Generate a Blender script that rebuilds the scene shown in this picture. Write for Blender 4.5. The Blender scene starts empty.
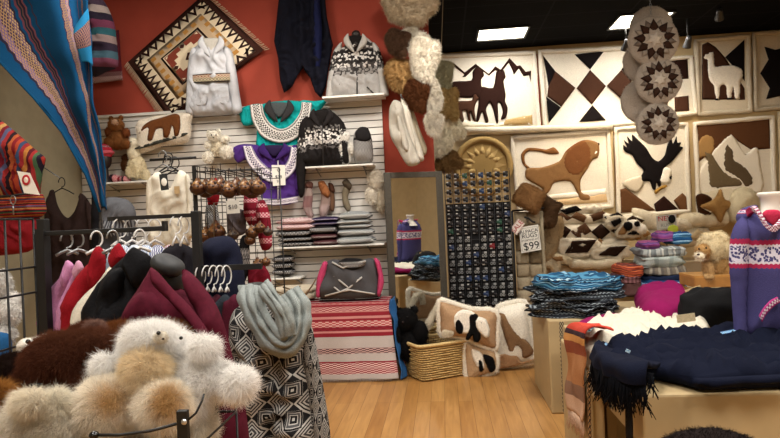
import bpy, math, random
import numpy as np
from mathutils import Vector, Matrix, noise
from mathutils.geometry import delaunay_2d_cdt
random.seed(7)
RNG = np.random.default_rng(7)
COL = bpy.context.scene.collection
F = 600.0; ROLL = 0.045; YAW = math.radians(5.0); EYE = 1.55
CR, SR, CY, SY = math.cos(ROLL), math.sin(ROLL), math.cos(YAW), math.sin(YAW)
def ray(px, py):
    u = (px-390)/F; v = (219-py)/F
    U = u*CR+v*SR; W = -u*SR+v*CR
    return (U*CY-SY, U*SY+CY, W)
def P(px, py, Y):                      # the point at depth Y of the room seen there
    d = ray(px, py); t = Y/d[1]
    return Vector((d[0]*t, Y, EYE+d[2]*t))
def PX(px, py, X):
    d = ray(px, py); t = X/d[0]
    return Vector((X, d[1]*t, EYE+d[2]*t))
def G(px, py, z=0.0):
    d = ray(px, py); t = (z-EYE)/d[2]
    return Vector((d[0]*t, d[1]*t, z))
def zc(x0, y0, s, pts):                # outline measured at another scale
    return [(x0+a/s, y0+b/s) for a, b in pts]
def lin(c):
    if isinstance(c, str):
        c = c.lstrip('#'); c = [int(c[i:i+2], 16)/255 for i in (0, 2, 4)]
    return tuple((x/12.92 if x <= .04045 else ((x+.055)/1.055)**2.4) for x in c)
def dim(c, k): return ''.join('%02x' % int(int(c[i:i+2], 16)*k) for i in (0, 2, 4))
# ------------------------------------------------------------ materials
MATS = {}
def newmat(name):
    m = bpy.data.materials.new(name); m.use_nodes = True
    nt = m.node_tree; b = nt.nodes['Principled BSDF']
    return m, nt, b
def N(nt, t, **kw):
    n = nt.nodes.new(t)
    for k, v in kw.items(): setattr(n, k, v)
    return n
def math_n(nt, op, a, b=None):
    n = N(nt, 'ShaderNodeMath', operation=op)
    for i, x in enumerate((a, b)):
        if x is None: continue
        if isinstance(x, (int, float)): n.inputs[i].default_value = x
        else: nt.links.new(x, n.inputs[i])
    return n.outputs[0]
def fabric_tail(nt, b, colsock, rough, scale, bump, var, coord='Object', sheen=0.0):
    tc = N(nt, 'ShaderNodeTexCoord')
    nz = N(nt, 'ShaderNodeTexNoise'); nz.inputs['Scale'].default_value = scale; nz.inputs['Detail'].default_value = 4
    nt.links.new(tc.outputs[coord], nz.inputs['Vector'])
    mr = N(nt, 'ShaderNodeMapRange'); mr.inputs['To Min'].default_value = 1-var; mr.inputs['To Max'].default_value = 1+var
    mr.inputs['From Min'].default_value = .3; mr.inputs['From Max'].default_value = .7
    nt.links.new(nz.outputs['Fac'], mr.inputs['Value'])
    mx = N(nt, 'ShaderNodeVectorMath', operation='SCALE')
    if isinstance(colsock, tuple): mx.inputs[0].default_value = colsock[:3]
    else: nt.links.new(colsock, mx.inputs[0])
    nt.links.new(mr.outputs[0], mx.inputs['Scale'])
    nt.links.new(mx.outputs[0], b.inputs['Base Color'])
    b.inputs['Roughness'].default_value = rough
    b.inputs['Specular IOR Level'].default_value = .12 if rough > .7 else .5
    if sheen: b.inputs['Sheen Weight'].default_value = sheen
    if bump:
        bp = N(nt, 'ShaderNodeBump'); bp.inputs['Strength'].default_value = bump; bp.inputs['Distance'].default_value = .004
        nt.links.new(nz.outputs['Fac'], bp.inputs['Height']); nt.links.new(bp.outputs[0], b.inputs['Normal'])
def M(c, rough=.9, scale=120, bump=.4, var=.12, metal=0.0, emit=0, sheen=0.0, key=None):
    k = key or ('m', c, rough, scale, bump, var, metal, emit)
    if k in MATS: return MATS[k]
    m, nt, b = newmat('plain')
    col = lin(c)
    fabric_tail(nt, b, col, rough, scale, bump, var, sheen=sheen)
    b.inputs['Metallic'].default_value = metal
    if emit:
        b.inputs['Emission Color'].default_value = (*col, 1); b.inputs['Emission Strength'].default_value = emit
    MATS[k] = m; return m
def attr_mat(rough=.95, scale=90, bump=.5, var=.15, key='attr'):
    if key in MATS: return MATS[key]
    m, nt, b = newmat('fleece')
    a = N(nt, 'ShaderNodeAttribute'); a.attribute_name = 'Col'
    fabric_tail(nt, b, a.outputs['Color'], rough, scale, bump, var)
    MATS[key] = m; return m
def longfur_mat():
    if 'longfur' in MATS: return MATS['longfur']
    m, nt, b = newmat('long_fleece'); a = N(nt, 'ShaderNodeAttribute'); a.attribute_name = 'Col'
    nt.links.new(a.outputs['Color'], b.inputs['Base Color']); b.inputs['Roughness'].default_value = .8; b.inputs['Specular IOR Level'].default_value = .1
    tr = N(nt, 'ShaderNodeBsdfTranslucent'); nt.links.new(a.outputs['Color'], tr.inputs[0])
    mx = N(nt, 'ShaderNodeMixShader'); mx.inputs[0].default_value = .5; out = nt.nodes['Material Output']
    nt.links.new(b.outputs[0], mx.inputs[1]); nt.links.new(tr.outputs[0], mx.inputs[2]); nt.links.new(mx.outputs[0], out.inputs[0])
    MATS['longfur'] = m; return m
def ramp(nt, fac, stops, interp='CONSTANT'):
    r = N(nt, 'ShaderNodeValToRGB'); cr = r.color_ramp; cr.interpolation = interp
    el = cr.elements
    while len(el) > 1: el.remove(el[-1])
    el[0].position = stops[0][0]; el[0].color = (*lin(stops[0][1]), 1)
    for p, c in stops[1:]:
        e = el.new(min(p, 1.0)); e.color = (*lin(c), 1)
    nt.links.new(fac, r.inputs[0]); return r.outputs[0]
def bands(stops, axis='v', zig=0.0, zfreq=20, motif=None, repeat=1, interp='CONSTANT', rough=.9, scale=150, bump=.5, var=.12, key=None, swirl=0, mrows=None):
    """woven or knitted bands along the UV axis; stops = (pos, colour[, motif colour]); motif = (freq_u, freq_v, kind)"""
    m, nt, b = newmat('woven_pattern')
    tc = N(nt, 'ShaderNodeTexCoord'); sp = N(nt, 'ShaderNodeSeparateXYZ'); nt.links.new(tc.outputs['UV'], sp.inputs[0])
    u, v = sp.outputs[0], sp.outputs[1]
    if axis == 'u': u, v = v, u
    w = v
    if repeat != 1: w = math_n(nt, 'FRACT', math_n(nt, 'MULTIPLY', v, repeat))
    if swirl:
        nz = N(nt, 'ShaderNodeTexNoise'); nz.inputs['Scale'].default_value = 3; nt.links.new(tc.outputs['UV'], nz.inputs['Vector'])
        w = math_n(nt, 'ADD', w, math_n(nt, 'MULTIPLY', math_n(nt, 'SUBTRACT', nz.outputs['Fac'], .5), swirl))
    if zig:
        tri = math_n(nt, 'PINGPONG', math_n(nt, 'MULTIPLY', u, zfreq), .5)
        w = math_n(nt, 'ADD', w, math_n(nt, 'MULTIPLY', math_n(nt, 'SUBTRACT', tri, .25), zig))
    ca = ramp(nt, w, [(s[0], s[1]) for s in stops], interp)
    if motif and any(len(s) > 2 for s in stops):
        cb = ramp(nt, w, [(s[0], s[2] if len(s) > 2 else s[1]) for s in stops], interp)
        fu, fv, kind = motif
        if kind == 'check':
            a = math_n(nt, 'FRACT', math_n(nt, 'MULTIPLY', u, fu)); c = math_n(nt, 'FRACT', math_n(nt, 'MULTIPLY', v, fv))
            k = math_n(nt, 'COMPARE', math_n(nt, 'GREATER_THAN', a, .5), math_n(nt, 'GREATER_THAN', c, .5)); nt.nodes[-1].inputs[2].default_value = .1
        elif kind == 'diamond':
            a = math_n(nt, 'PINGPONG', math_n(nt, 'MULTIPLY', u, fu), .5); c = math_n(nt, 'PINGPONG', math_n(nt, 'MULTIPLY', v, fv), .5)
            s_ = math_n(nt, 'ADD', a, c); k = math_n(nt, 'GREATER_THAN', math_n(nt, 'ABSOLUTE', math_n(nt, 'SUBTRACT', s_, .5)), .16)
        elif kind == 'bars':
            k = math_n(nt, 'GREATER_THAN', math_n(nt, 'FRACT', math_n(nt, 'MULTIPLY', u, fu)), .5)
        else:                                                   # small figures
            vo = N(nt, 'ShaderNodeTexVoronoi', distance='CHEBYCHEV'); vo.inputs['Scale'].default_value = 1
            cb_ = N(nt, 'ShaderNodeCombineXYZ'); nt.links.new(math_n(nt, 'MULTIPLY', u, fu), cb_.inputs[0]); nt.links.new(math_n(nt, 'MULTIPLY', v, fv), cb_.inputs[1])
            nt.links.new(cb_.outputs[0], vo.inputs['Vector']); k = math_n(nt, 'GREATER_THAN', vo.outputs['Distance'], .42)
        mx = N(nt, 'ShaderNodeMix', data_type='RGBA'); nt.links.new(k, mx.inputs[0]); nt.links.new(ca, mx.inputs[6]); nt.links.new(cb, mx.inputs[7])
        ca = mx.outputs[2]
    fabric_tail(nt, b, ca, rough, scale, bump, var)
    return m
# ------------------------------------------------------------ mesh builder
def sample_closed(poly, res):
    out = []
    n = len(poly)
    for i in range(n):
        a = Vector(poly[i]); b = Vector(poly[(i+1) % n]); k = max(1, int(round((b-a).length/res)))
        for j in range(k): out.append(a.lerp(b, j/k))
    return out
def smooth_poly(poly, it=1):
    if it == 1:                                                  # a curve through the given points
        poly = [Vector(p) for p in poly]; n = len(poly); o = []
        for i in range(n):
            p0, p1, p2, p3 = poly[i-1], poly[i], poly[(i+1) % n], poly[(i+2) % n]
            for f in (0, .33, .67):
                q = .5*((2*p1)+(-p0+p2)*f+(2*p0-5*p1+4*p2-p3)*f*f+(-p0+3*p1-3*p2+p3)*f**3)
                o.append(p1.lerp(p2, f).lerp(q, .8))
        return o
    for _ in range(it-1):
        o = []
        n = len(poly)
        for i in range(n):
            a = Vector(poly[i]); b = Vector(poly[(i+1) % n]); o += [a.lerp(b, .25), a.lerp(b, .75)]
        poly = o
    return [Vector(p) for p in poly]
def inside(poly, pts):
    x, y = pts[:, 0], pts[:, 1]; c = np.zeros(len(pts), bool); n = len(poly)
    for i in range(n):
        x1, y1 = poly[i]; x2, y2 = poly[(i+1) % n]
        if y1 == y2: continue
        k = ((y1 > y) != (y2 > y)) & (x < (x2-x1)*(y-y1)/(y2-y1)+x1)
        c ^= k
    return c
def edge_dist(poly, pts):
    d = np.full(len(pts), 1e9); n = len(poly)
    for i in range(n):
        a = np.array(poly[i]); b = np.array(poly[(i+1) % n]); ab = b-a; L = max(ab@ab, 1e-12)
        t = np.clip(((pts-a)@ab)/L, 0, 1); q = a+t[:, None]*ab
        d = np.minimum(d, np.hypot(*(pts-q).T))
    return d
def fbm(p, f, seed=0):
    return noise.noise(Vector((p[0]*f+seed*7.3, p[1]*f-seed*3.1, p[2]*f+seed)))
class MB:
    def __init__(self): self.ch = []; self.n = 0
    def add(self, V, Fc, mi=0, uv=None, col=None, smooth=True):
        V = np.asarray(V, float).reshape(-1, 3)
        if uv is None: uv = np.zeros((len(V), 2))
        c = np.ones((len(V), 3))*.5
        if col is not None: c = np.asarray([lin(col)]*len(V)) if isinstance(col, str) else (np.asarray(col, float) if np.ndim(col) == 2 else np.tile(np.asarray(col, float), (len(V), 1)))
        self.ch.append([V, Fc, mi, np.asarray(uv, float), c, smooth, self.n]); self.n += len(V)
        return self
    def box(self, c, s, mi=0, rot=None, col=None, taper=1.0):
        x, y, z = [k/2 for k in s]
        V = [Vector((a*x*(taper if d > 0 else 1), b*y*(taper if d > 0 else 1), d*z)) for a in (-1, 1) for b in (-1, 1) for d in (-1, 1)]
        if rot is not None: V = [rot @ v for v in V]
        V = [v+Vector(c) for v in V]
        Fc = [(0, 1, 3, 2), (4, 6, 7, 5), (0, 4, 5, 1), (2, 3, 7, 6), (0, 2, 6, 4), (1, 5, 7, 3)]
        uvs = [(a, d) for a in (0, 1) for b in (0, 1) for d in (0, 1)]
        return self.add(V, Fc, mi, uvs, col, False)
    def sell(self, c, half, p=1.0, rot=None, mi=0, seg=14, col=None, nz=0, nf=4, pz=None, seed=0):
        """superellipsoid: p=1 ball, small p rounded box"""
        pz = p if pz is None else pz
        V = []; UVs = []; nr = max(5, seg//2+1)
        sp = lambda x, e: math.copysign(abs(x)**e, x)
        for i in range(nr+1):
            ph = -math.pi/2+math.pi*i/nr
            for j in range(seg):
                th = 2*math.pi*j/seg
                v = Vector((sp(math.cos(ph), pz)*sp(math.cos(th), p), sp(math.cos(ph), pz)*sp(math.sin(th), p), sp(math.sin(ph), pz)))
                if nz: v = v*(1+nz*fbm(v, nf, seed))
                UVs.append((v.x*.5+.5, v.z*.5+.5))
                v = Vector((v.x*half[0], v.y*half[1], v.z*half[2]))
                if rot is not None: v = rot @ v
                V.append(v+Vector(c))
        Fc = [(i*seg+j, i*seg+(j+1) % seg, (i+1)*seg+(j+1) % seg, (i+1)*seg+j) for i in range(nr) for j in range(seg)]
        return self.add(V, Fc, mi, UVs, col)
    def tube(self, path, r, seg=6, mi=0, col=None, closed=False, caps=True):
        path = [Vector(p) for p in path]; n = len(path)
        rs = r if isinstance(r, (list, tuple)) else [r]*n
        V = []; up = None; L = 0; UVs = []
        for i in range(n):
            if closed: t = path[(i+1) % n]-path[i-1]
            else: t = path[min(i+1, n-1)]-path[max(i-1, 0)]
            if t.length < 1e-9: t = Vector((0, 0, 1))
            t.normalize()
            if up is None:
                up = t.orthogonal().normalized()
            up = (up-t*up.dot(t))
            up = up.normalized() if up.length > 1e-6 else t.orthogonal().normalized()
            s = t.cross(up)
            if i: L += (path[i]-path[i-1]).length
            for j in range(seg):
                a = 2*math.pi*j/seg
                V.append(path[i]+(up*math.cos(a)+s*math.sin(a))*rs[i]); UVs.append((j/seg, L))
        Fc = []
        for i in range(n if closed else n-1):
            k = (i+1) % n
            for j in range(seg): Fc.append((i*seg+j, i*seg+(j+1) % seg, k*seg+(j+1) % seg, k*seg+j))
        if caps and not closed: Fc += [tuple(range(seg))[::-1], tuple((n-1)*seg+j for j in range(seg))]
        return self.add(V, Fc, mi, UVs, col)
    def lathe(self, prof, c, seg=20, mi=0, col=None, sx=1, sy=1):
        V = []; UVs = []
        for i, (r, z) in enumerate(prof):
            for j in range(seg):
                a = 2*math.pi*j/seg; V.append((c[0]+r*math.cos(a)*sx, c[1]+r*math.sin(a)*sy, c[2]+z)); UVs.append((j/seg, i/(len(prof)-1)))
        Fc = [(i*seg+j, i*seg+(j+1) % seg, (i+1)*seg+(j+1) % seg, (i+1)*seg+j) for i in range(len(prof)-1) for j in range(seg)]
        return self.add(V, Fc, mi, UVs, col)
    def puff(self, pts, Y, T=.03, res=None, back=1.0, R=None, mi=0, col=None, nz=.0, nf=6, O=None, A=None, B=None, px=True, sm=1, seed=0, off=0.0, pw=.5, ripple=0, rf=40, bow=0.0, crease=0.0, cf=(16, 5)):
        """a closed outline swelled to real thickness. px: outline in photo pixels on the plane at depth Y"""
        if px:
            poly = [P(a, b, Y) for a, b in pts]; poly = [Vector((p.x, p.z)) for p in poly]
        else: poly = [Vector(p) for p in pts]
        if sm: poly = smooth_poly(poly, sm)
        xs = [p.x for p in poly]; ys = [p.y for p in poly]; x0, x1, y0, y1 = min(xs), max(xs), min(ys), max(ys)
        size = max(x1-x0, y1-y0); res = res or size/22
        bd = sample_closed(poly, res); nb = len(bd); bl = [tuple(p) for p in bd]
        g = []
        j = 0; yy = y0+res*.5
        while yy < y1:
            xx = x0+(res*.5 if j % 2 else 0)
            while xx < x1: g.append((xx, yy)); xx += res
            yy += res*.87; j += 1
        g = np.array(g) if g else np.zeros((0, 2))
        if len(g):
            g = g[inside(bl, g)]
        if len(g):
            dd = edge_dist(bl, g); k = dd > res*.45; g = g[k]; dd = dd[k]
        else: dd = np.zeros(0)
        allp = [Vector(p) for p in bl]+[Vector(p) for p in g]
        r = delaunay_2d_cdt(allp, [(i, (i+1) % nb) for i in range(nb)], [], 1, 1e-7)
        vs, fs = r[0], r[2]
        pv = np.array([tuple(v) for v in vs]); 
        d = edge_dist(bl, pv)
        R = R or max(1e-4, min(d.max(), T*2.5)); 
        t = np.clip(d/R, 0, 1); h = T*np.power(np.clip(1-(1-t)**2, 0, 1), pw)
        if px or O is None:
            A_, B_, N_, O_ = Vector((1, 0, 0)), Vector((0, 0, 1)), Vector((0, -1, 0)), Vector((0, Y if Y is not None else 0, 0))
        else:
            A_, B_, O_ = Vector(A), Vector(B), Vector(O); N_ = A_.cross(B_).normalized()
        isb = d < 1e-5
        V = []; UVs = []; idx2 = {}
        cx = (x0+x1)/2; hw = max((x1-x0)/2, 1e-6)
        for i, p in enumerate(pv):
            hh = h[i]
            if nz and not isb[i]: hh *= 1+nz*fbm((p[0], p[1], 0), nf, seed)*2
            if ripple and not isb[i]: hh += ripple*math.sin(p[0]*rf+2.5*fbm((p[0], p[1]*.6, 0), 3, seed))*t[i]
            if crease and not isb[i]:
                hh += crease*T*((1-abs(noise.noise(Vector((p[0]*cf[0]+3*noise.noise(Vector((p[0]*4, p[1]*4, seed))), p[1]*cf[1], seed)))))**5-.45)*t[i]
            cv = -bow*((p[0]-cx)/hw)**2
            V.append(O_+A_*p[0]+B_*p[1]+N_*(hh+off+cv)); UVs.append(((p[0]-x0)/max(x1-x0, 1e-6), (p[1]-y0)/max(y1-y0, 1e-6)))
        nv = len(V); 
        for i, p in enumerate(pv):
            if isb[i]: idx2[i] = i
            else:
                cv = -bow*((p[0]-cx)/hw)**2
                idx2[i] = len(V); V.append(O_+A_*p[0]+B_*p[1]+N_*(-h[i]*back+off+cv)); UVs.append(UVs[i])
        Fc = []
        for f in fs:
            f = list(f)
            # orientation: make front faces point along N
            a, b, c = pv[f[0]], pv[f[1]], pv[f[2]]
            if (b[0]-a[0])*(c[1]-a[1])-(b[1]-a[1])*(c[0]-a[0]) < 0: f = f[::-1]
            Fc.append(tuple(f))
            g2 = tuple(idx2[i] for i in f[::-1])
            if not all(isb[i] for i in f): Fc.append(g2)
        return self.add(V, Fc, mi, UVs, col)
    def loft(self, net, nu=24, nv=24, thick=.006, mi=0, col=None, nz=0, nf=5, seed=0, uvflip=False, closed_u=False):
        """smooth surface through rows of control points"""
        net = [[np.array(p, float) for p in row] for row in net]
        def cr(pts, t):
            n = len(pts)-1; x = min(t*n, n-1e-9); i = int(x); f = x-i
            p0 = pts[max(i-1, 0)]; p1 = pts[i]; p2 = pts[i+1]; p3 = pts[min(i+2, n)]
            return .5*((2*p1)+(-p0+p2)*f+(2*p0-5*p1+4*p2-p3)*f*f+(-p0+3*p1-3*p2+p3)*f**3)
        rows = [[cr(row, j/nu) for j in range(nu+1)] for row in net]
        Pt = np.zeros((nv+1, nu+1, 3))
        for j in range(nu+1):
            colp = [r[j] for r in rows]
            for i in range(nv+1): Pt[i, j] = cr(colp, i/nv)
        du = np.gradient(Pt, axis=1); dv = np.gradient(Pt, axis=0); n = np.cross(du, dv); n /= np.linalg.norm(n, axis=2, keepdims=True)+1e-9
        if nz:
            for i in range(nv+1):
                for j in range(nu+1): Pt[i, j] += n[i, j]*nz*fbm(Pt[i, j], nf, seed)
        a = (Pt+n*thick/2).reshape(-1, 3); b = (Pt-n*thick/2).reshape(-1, 3); W = nu+1; K = (nv+1)*W
        UVs = [(j/nu, i/nv) for i in range(nv+1) for j in range(nu+1)]*2
        Fc = []
        for i in range(nv):
            for j in range(nu):
                q = (i*W+j, i*W+j+1, (i+1)*W+j+1, (i+1)*W+j); Fc.append(q); Fc.append(tuple(K+k for k in q[::-1]))
        rim = [(0, j) for j in range(nu)]+[(i, nu) for i in range(nv)]+[(nv, j) for j in range(nu, 0, -1)]+[(i, 0) for i in range(nv, 0, -1)]
        rim = [i*W+j for i, j in rim]
        for k in range(len(rim)):
            p, q = rim[k], rim[(k+1) % len(rim)]; Fc.append((q, p, K+p, K+q))
        self.add(np.vstack([a, b]), Fc, mi, UVs, col); self.last = Pt
        return self
    def fur(self, n, L=.02, w=.0012, droop=.25, rnd=.5, colvar=.12, mi=0, only=None, curl=.3, tipmul=1.08):
        """soft pile: short tapering strands rooted on the surface built so far"""
        VV = []; CC = []; tris = []; off = 0
        for ch in self.ch:
            if only is not None and ch[2] not in only: continue
            for f in ch[1]:
                tris.append((f[0]+off, f[1]+off, f[2]+off))
                if len(f) == 4: tris.append((f[0]+off, f[2]+off, f[3]+off))
            VV.append(ch[0]); CC.append(ch[4]); off += len(ch[0])
        V = np.vstack(VV); C = np.vstack(CC); T = np.array(tris)
        a, b, c = V[T[:, 0]], V[T[:, 1]], V[T[:, 2]]; nr = np.cross(b-a, c-a); ar = np.linalg.norm(nr, axis=1)+1e-12; nrm = nr/ar[:, None]
        k = RNG.choice(len(T), n, p=ar/ar.sum())
        r1 = np.sqrt(RNG.random(n))[:, None]; r2 = RNG.random(n)[:, None]
        p = a[k]*(1-r1)+b[k]*(r1*(1-r2))+c[k]*(r1*r2); col = C[T[k, 0]]
        d = nrm[k]+rnd*RNG.normal(size=(n, 3)); d /= np.linalg.norm(d, axis=1, keepdims=True)
        # clumped lean so the pile reads as locks
        cl = np.array([noise.noise_vector(Vector(q)*22) for q in p]); d = d+cl*.9; d[:, 2] -= droop; d /= np.linalg.norm(d, axis=1, keepdims=True)
        ln = L*(.6+.6*RNG.random(n))[:, None]
        s = np.cross(d, RNG.normal(size=(n, 3))); s /= np.linalg.norm(s, axis=1, keepdims=True)+1e-9; s *= w/2
        cv = curl*RNG.normal(size=(n, 3))*.4; cv[:, 2] -= droop
        mid = p+d*ln*.55; tip = p+(d+cv*.8)*ln
        V5 = np.stack([p-s, p+s, mid-s*.7, mid+s*.7, tip], 1).reshape(-1, 3)
        i = np.arange(n)[:, None]*5
        Fc = np.concatenate([i+[0, 1, 3], i+[0, 3, 2], i+[2, 3, 4]], 1).reshape(-1, 3)
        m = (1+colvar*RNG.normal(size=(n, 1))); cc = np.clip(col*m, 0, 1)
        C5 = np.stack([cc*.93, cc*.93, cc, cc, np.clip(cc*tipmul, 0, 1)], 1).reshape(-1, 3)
        self.add(V5, Fc, mi, None, C5, True); return self
    def recol(self, fn, chunks=None):
        for i, ch in enumerate(self.ch):
            if chunks is not None and i not in chunks: continue
            ch[4] = np.array([lin(x) if isinstance(x, str) else x for x in (fn(v) for v in ch[0])])
        return self
    def build(self, name, mats, parent=None, origin=None, bevel=0, sub=0):
        V = np.vstack([c[0] for c in self.ch])
        if parent is not None: o0 = np.array(WL[parent.name]) if origin is None else np.array(origin)
        else: o0 = np.array(origin) if origin is not None else np.array([(V[:, 0].min()+V[:, 0].max())/2, (V[:, 1].min()+V[:, 1].max())/2, V[:, 2].min()])
        me = bpy.data.meshes.new(name)
        lt = []; lv = []; mis = []; sms = []
        for ch in self.ch:
            Fc = ch[1]
            if isinstance(Fc, np.ndarray):
                lt.append(np.full(len(Fc), Fc.shape[1])); lv.append((Fc+ch[6]).ravel()); k = len(Fc)
            else:
                lt.append(np.array([len(f) for f in Fc])); lv.append(np.array([i for f in Fc for i in f])+ch[6]); k = len(Fc)
            mis.append(np.full(k, ch[2])); sms.append(np.full(k, ch[5]))
        lt = np.concatenate(lt); lv = np.concatenate(lv).astype(np.int32)
        me.vertices.add(len(V)); me.vertices.foreach_set('co', (V-o0).astype(np.float32).ravel())
        me.loops.add(len(lv)); me.loops.foreach_set('vertex_index', lv)
        me.polygons.add(len(lt)); me.polygons.foreach_set('loop_start', np.concatenate([[0], np.cumsum(lt)[:-1]]).astype(np.int32))
        me.polygons.foreach_set('loop_total', lt.astype(np.int32))
        me.polygons.foreach_set('material_index', np.concatenate(mis).astype(np.int32)); me.polygons.foreach_set('use_smooth', np.concatenate(sms))
        me.update(calc_edges=True)
        uv = np.vstack([c[3] for c in self.ch]); ul = me.uv_layers.new(name='UVMap'); ul.data.foreach_set('uv', uv[lv].astype(np.float32).ravel())
        cc = np.vstack([c[4] for c in self.ch]); at = me.color_attributes.new('Col', 'FLOAT_COLOR', 'POINT')
        at.data.foreach_set('color', np.hstack([cc, np.ones((len(cc), 1))]).astype(np.float32).ravel())
        for m in (mats if isinstance(mats, (list, tuple)) else [mats]): me.materials.append(m)
        me.validate(clean_customdata=False)
        o = bpy.data.objects.new(name, me); COL.objects.link(o)
        if parent is not None:
            o.parent = parent; o.location = Vector(o0)-Vector(WL[parent.name])
        else: o.location = o0
        WL[o.name] = tuple(o0)
        if bevel:
            b = o.modifiers.new('bevel', 'BEVEL'); b.width = bevel; b.segments = 2; b.limit_method = 'ANGLE'
        return o
WL = {}
def tag(o, label=None, cat=None, group=None, kind=None):
    if label: o['label'] = label
    if cat: o['category'] = cat
    if group: o['group'] = group
    if kind: o['kind'] = kind
    return o
def thing(name, label, cat, loc, group=None):
    o = bpy.data.objects.new(name, None); COL.objects.link(o); o.location = Vector(loc); o.empty_display_size = .05
    WL[o.name] = tuple(loc); return tag(o, label, cat, group)
def struct(name, mb, mats, **k): return tag(mb.build(name, mats, **k), kind='structure')
def dup(root, loc, label=None, group=None, rz=None):
    def cp(o, par):
        c = o.copy(); COL.objects.link(c); c.parent = par
        for ch in o.children: cp(ch, c)
        return c
    r = cp(root, None); r.location = loc
    if rz is not None: r.rotation_euler = (0, 0, rz)
    if label: r['label'] = label
    if group: r['group'] = group
    return r
TXM = {}
def text(parent, s, loc, size, mat, rot=(math.pi/2, 0, 0), name='lettering', align='CENTER', ex=.0006):
    cu = bpy.data.curves.new('t', 'FONT'); cu.body = s; cu.size = size; cu.align_x = align; cu.align_y = 'CENTER'; cu.extrude = ex
    o = bpy.data.objects.new('t', cu); COL.objects.link(o)
    dg = bpy.context.evaluated_depsgraph_get(); me = bpy.data.meshes.new_from_object(o.evaluated_get(dg))
    bpy.data.objects.remove(o); me.materials.clear(); me.materials.append(mat)
    q = bpy.data.objects.new(name, me); COL.objects.link(q); q.parent = parent
    q.location = Vector(loc)-Vector(WL[parent.name]); q.rotation_euler = rot; return q
def px2m(n, Y): return n*Y/F
def Rz(a): return Matrix.Rotation(a, 3, 'Z')
def Ry(a): return Matrix.Rotation(a, 3, 'Y')
def Rx(a): return Matrix.Rotation(a, 3, 'X')
FL = lambda: attr_mat()
# ============================================================ SETTING
XL, XR, YB, YF, YR, ZC = -4.05, 7.4, 6.5, 10.7, -3.6, 4.45
def floor_mat():
    m, nt, b = newmat('maple_planks')
    tc = N(nt, 'ShaderNodeTexCoord'); mp = N(nt, 'ShaderNodeMapping'); mp.inputs['Rotation'].default_value = (0, 0, math.pi/2)
    nt.links.new(tc.outputs['Object'], mp.inputs[0])
    br = N(nt, 'ShaderNodeTexBrick'); nt.links.new(mp.outputs[0], br.inputs['Vector'])
    br.offset = .37; br.offset_frequency = 3
    for k, v in (('Scale', 1), ('Brick Width', 1.5), ('Row Height', .115), ('Mortar Size', .0016), ('Mortar Smooth', .3), ('Bias', 0)): br.inputs[k].default_value = v
    br.inputs['Color1'].default_value = (*lin('c09257'), 1); br.inputs['Color2'].default_value = (*lin('ab7b42'), 1); br.inputs['Mortar'].default_value = (*lin('6f4724'), 1)
    mp2 = N(nt, 'ShaderNodeMapping'); mp2.inputs['Scale'].default_value = (14, 1.1, 1); nt.links.new(tc.outputs['Object'], mp2.inputs[0])
    nz = N(nt, 'ShaderNodeTexNoise'); nz.inputs['Scale'].default_value = 2.2; nz.inputs['Detail'].default_value = 6; nz.inputs['Distortion'].default_value = .6
    nt.links.new(mp2.outputs[0], nz.inputs['Vector'])
    g = ramp(nt, nz.outputs['Fac'], [(.25, 'd8d0c8'), (.75, 'ffffff')], 'LINEAR')
    mx = N(nt, 'ShaderNodeMix', data_type='RGBA', blend_type='MULTIPLY'); mx.inputs[0].default_value = 1
    nt.links.new(br.outputs['Color'], mx.inputs[6]); nt.links.new(g, mx.inputs[7]); nt.links.new(mx.outputs[2], b.inputs['Base Color'])
    b.inputs['Roughness'].default_value = .38; b.inputs['Specular IOR Level'].default_value = .35
    bp = N(nt, 'ShaderNodeBump'); bp.inputs['Strength'].default_value = .15; bp.inputs['Distance'].default_value = .002
    nt.links.new(br.outputs['Fac'], bp.inputs['Height']); bp.invert = True; nt.links.new(bp.outputs[0], b.inputs['Normal'])
    return m
struct('floor', MB().box(((XL+XR)/2, (YR+YF)/2, -.05), (XR-XL+.4, YF-YR+.4, .1)), floor_mat())
def ceil_mat():
    m, nt, b = newmat('black_ceiling_tile')
    tc = N(nt, 'ShaderNodeTexCoord'); br = N(nt, 'ShaderNodeTexBrick'); nt.links.new(tc.outputs['Object'], br.inputs['Vector']); br.offset = 0
    for k, v in (('Scale', 1), ('Brick Width', 1.22), ('Row Height', .61), ('Mortar Size', .014), ('Mortar Smooth', 0)): br.inputs[k].default_value = v
    br.inputs['Color1'].default_value = (*lin('0b0b0d'), 1); br.inputs['Color2'].default_value = (*lin('09090b'), 1); br.inputs['Mortar'].default_value = (*lin('1c1c20'), 1)
    nt.links.new(br.outputs['Color'], b.inputs['Base Color']); b.inputs['Roughness'].default_value = .9; b.inputs['Specular IOR Level'].default_value = .05
    return m
struct('ceiling', MB().box(((XL+XR)/2, (YR+YF)/2, ZC+.05), (XR-XL+.4, YF-YR+.4, .1)), ceil_mat())
M_CREAM = M('c9b48c', .85, 6, .05, .05); M_OLIVE = M('9c937a', .85, 8, .05, .06); M_RED = M('9c4436', .8, 5, .05, .05)
XE = -.06                                                       # end of the partition
struct('wall_left', MB().box((XL-.05, (YR+YF)/2, ZC/2), (.1, YF-YR, ZC)), M_OLIVE)
struct('wall_far', MB().box(((XL+XR)/2, YF+.05, ZC/2), (XR-XL, .1, ZC)), M_CREAM)
struct('wall_right', MB().box((XR+.05, (YR+YF)/2, ZC/2), (.1, YF-YR, ZC)), M_CREAM)
struct('wall_rear', MB().box(((XL+XR)/2, YR-.05, ZC/2), (XR-XL, .1, ZC)), M_CREAM)
struct('wall_back', MB().box(((XL+XE)/2, YB+.07, ZC/2), (XE-XL, .14, ZC)), M_RED)
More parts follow.
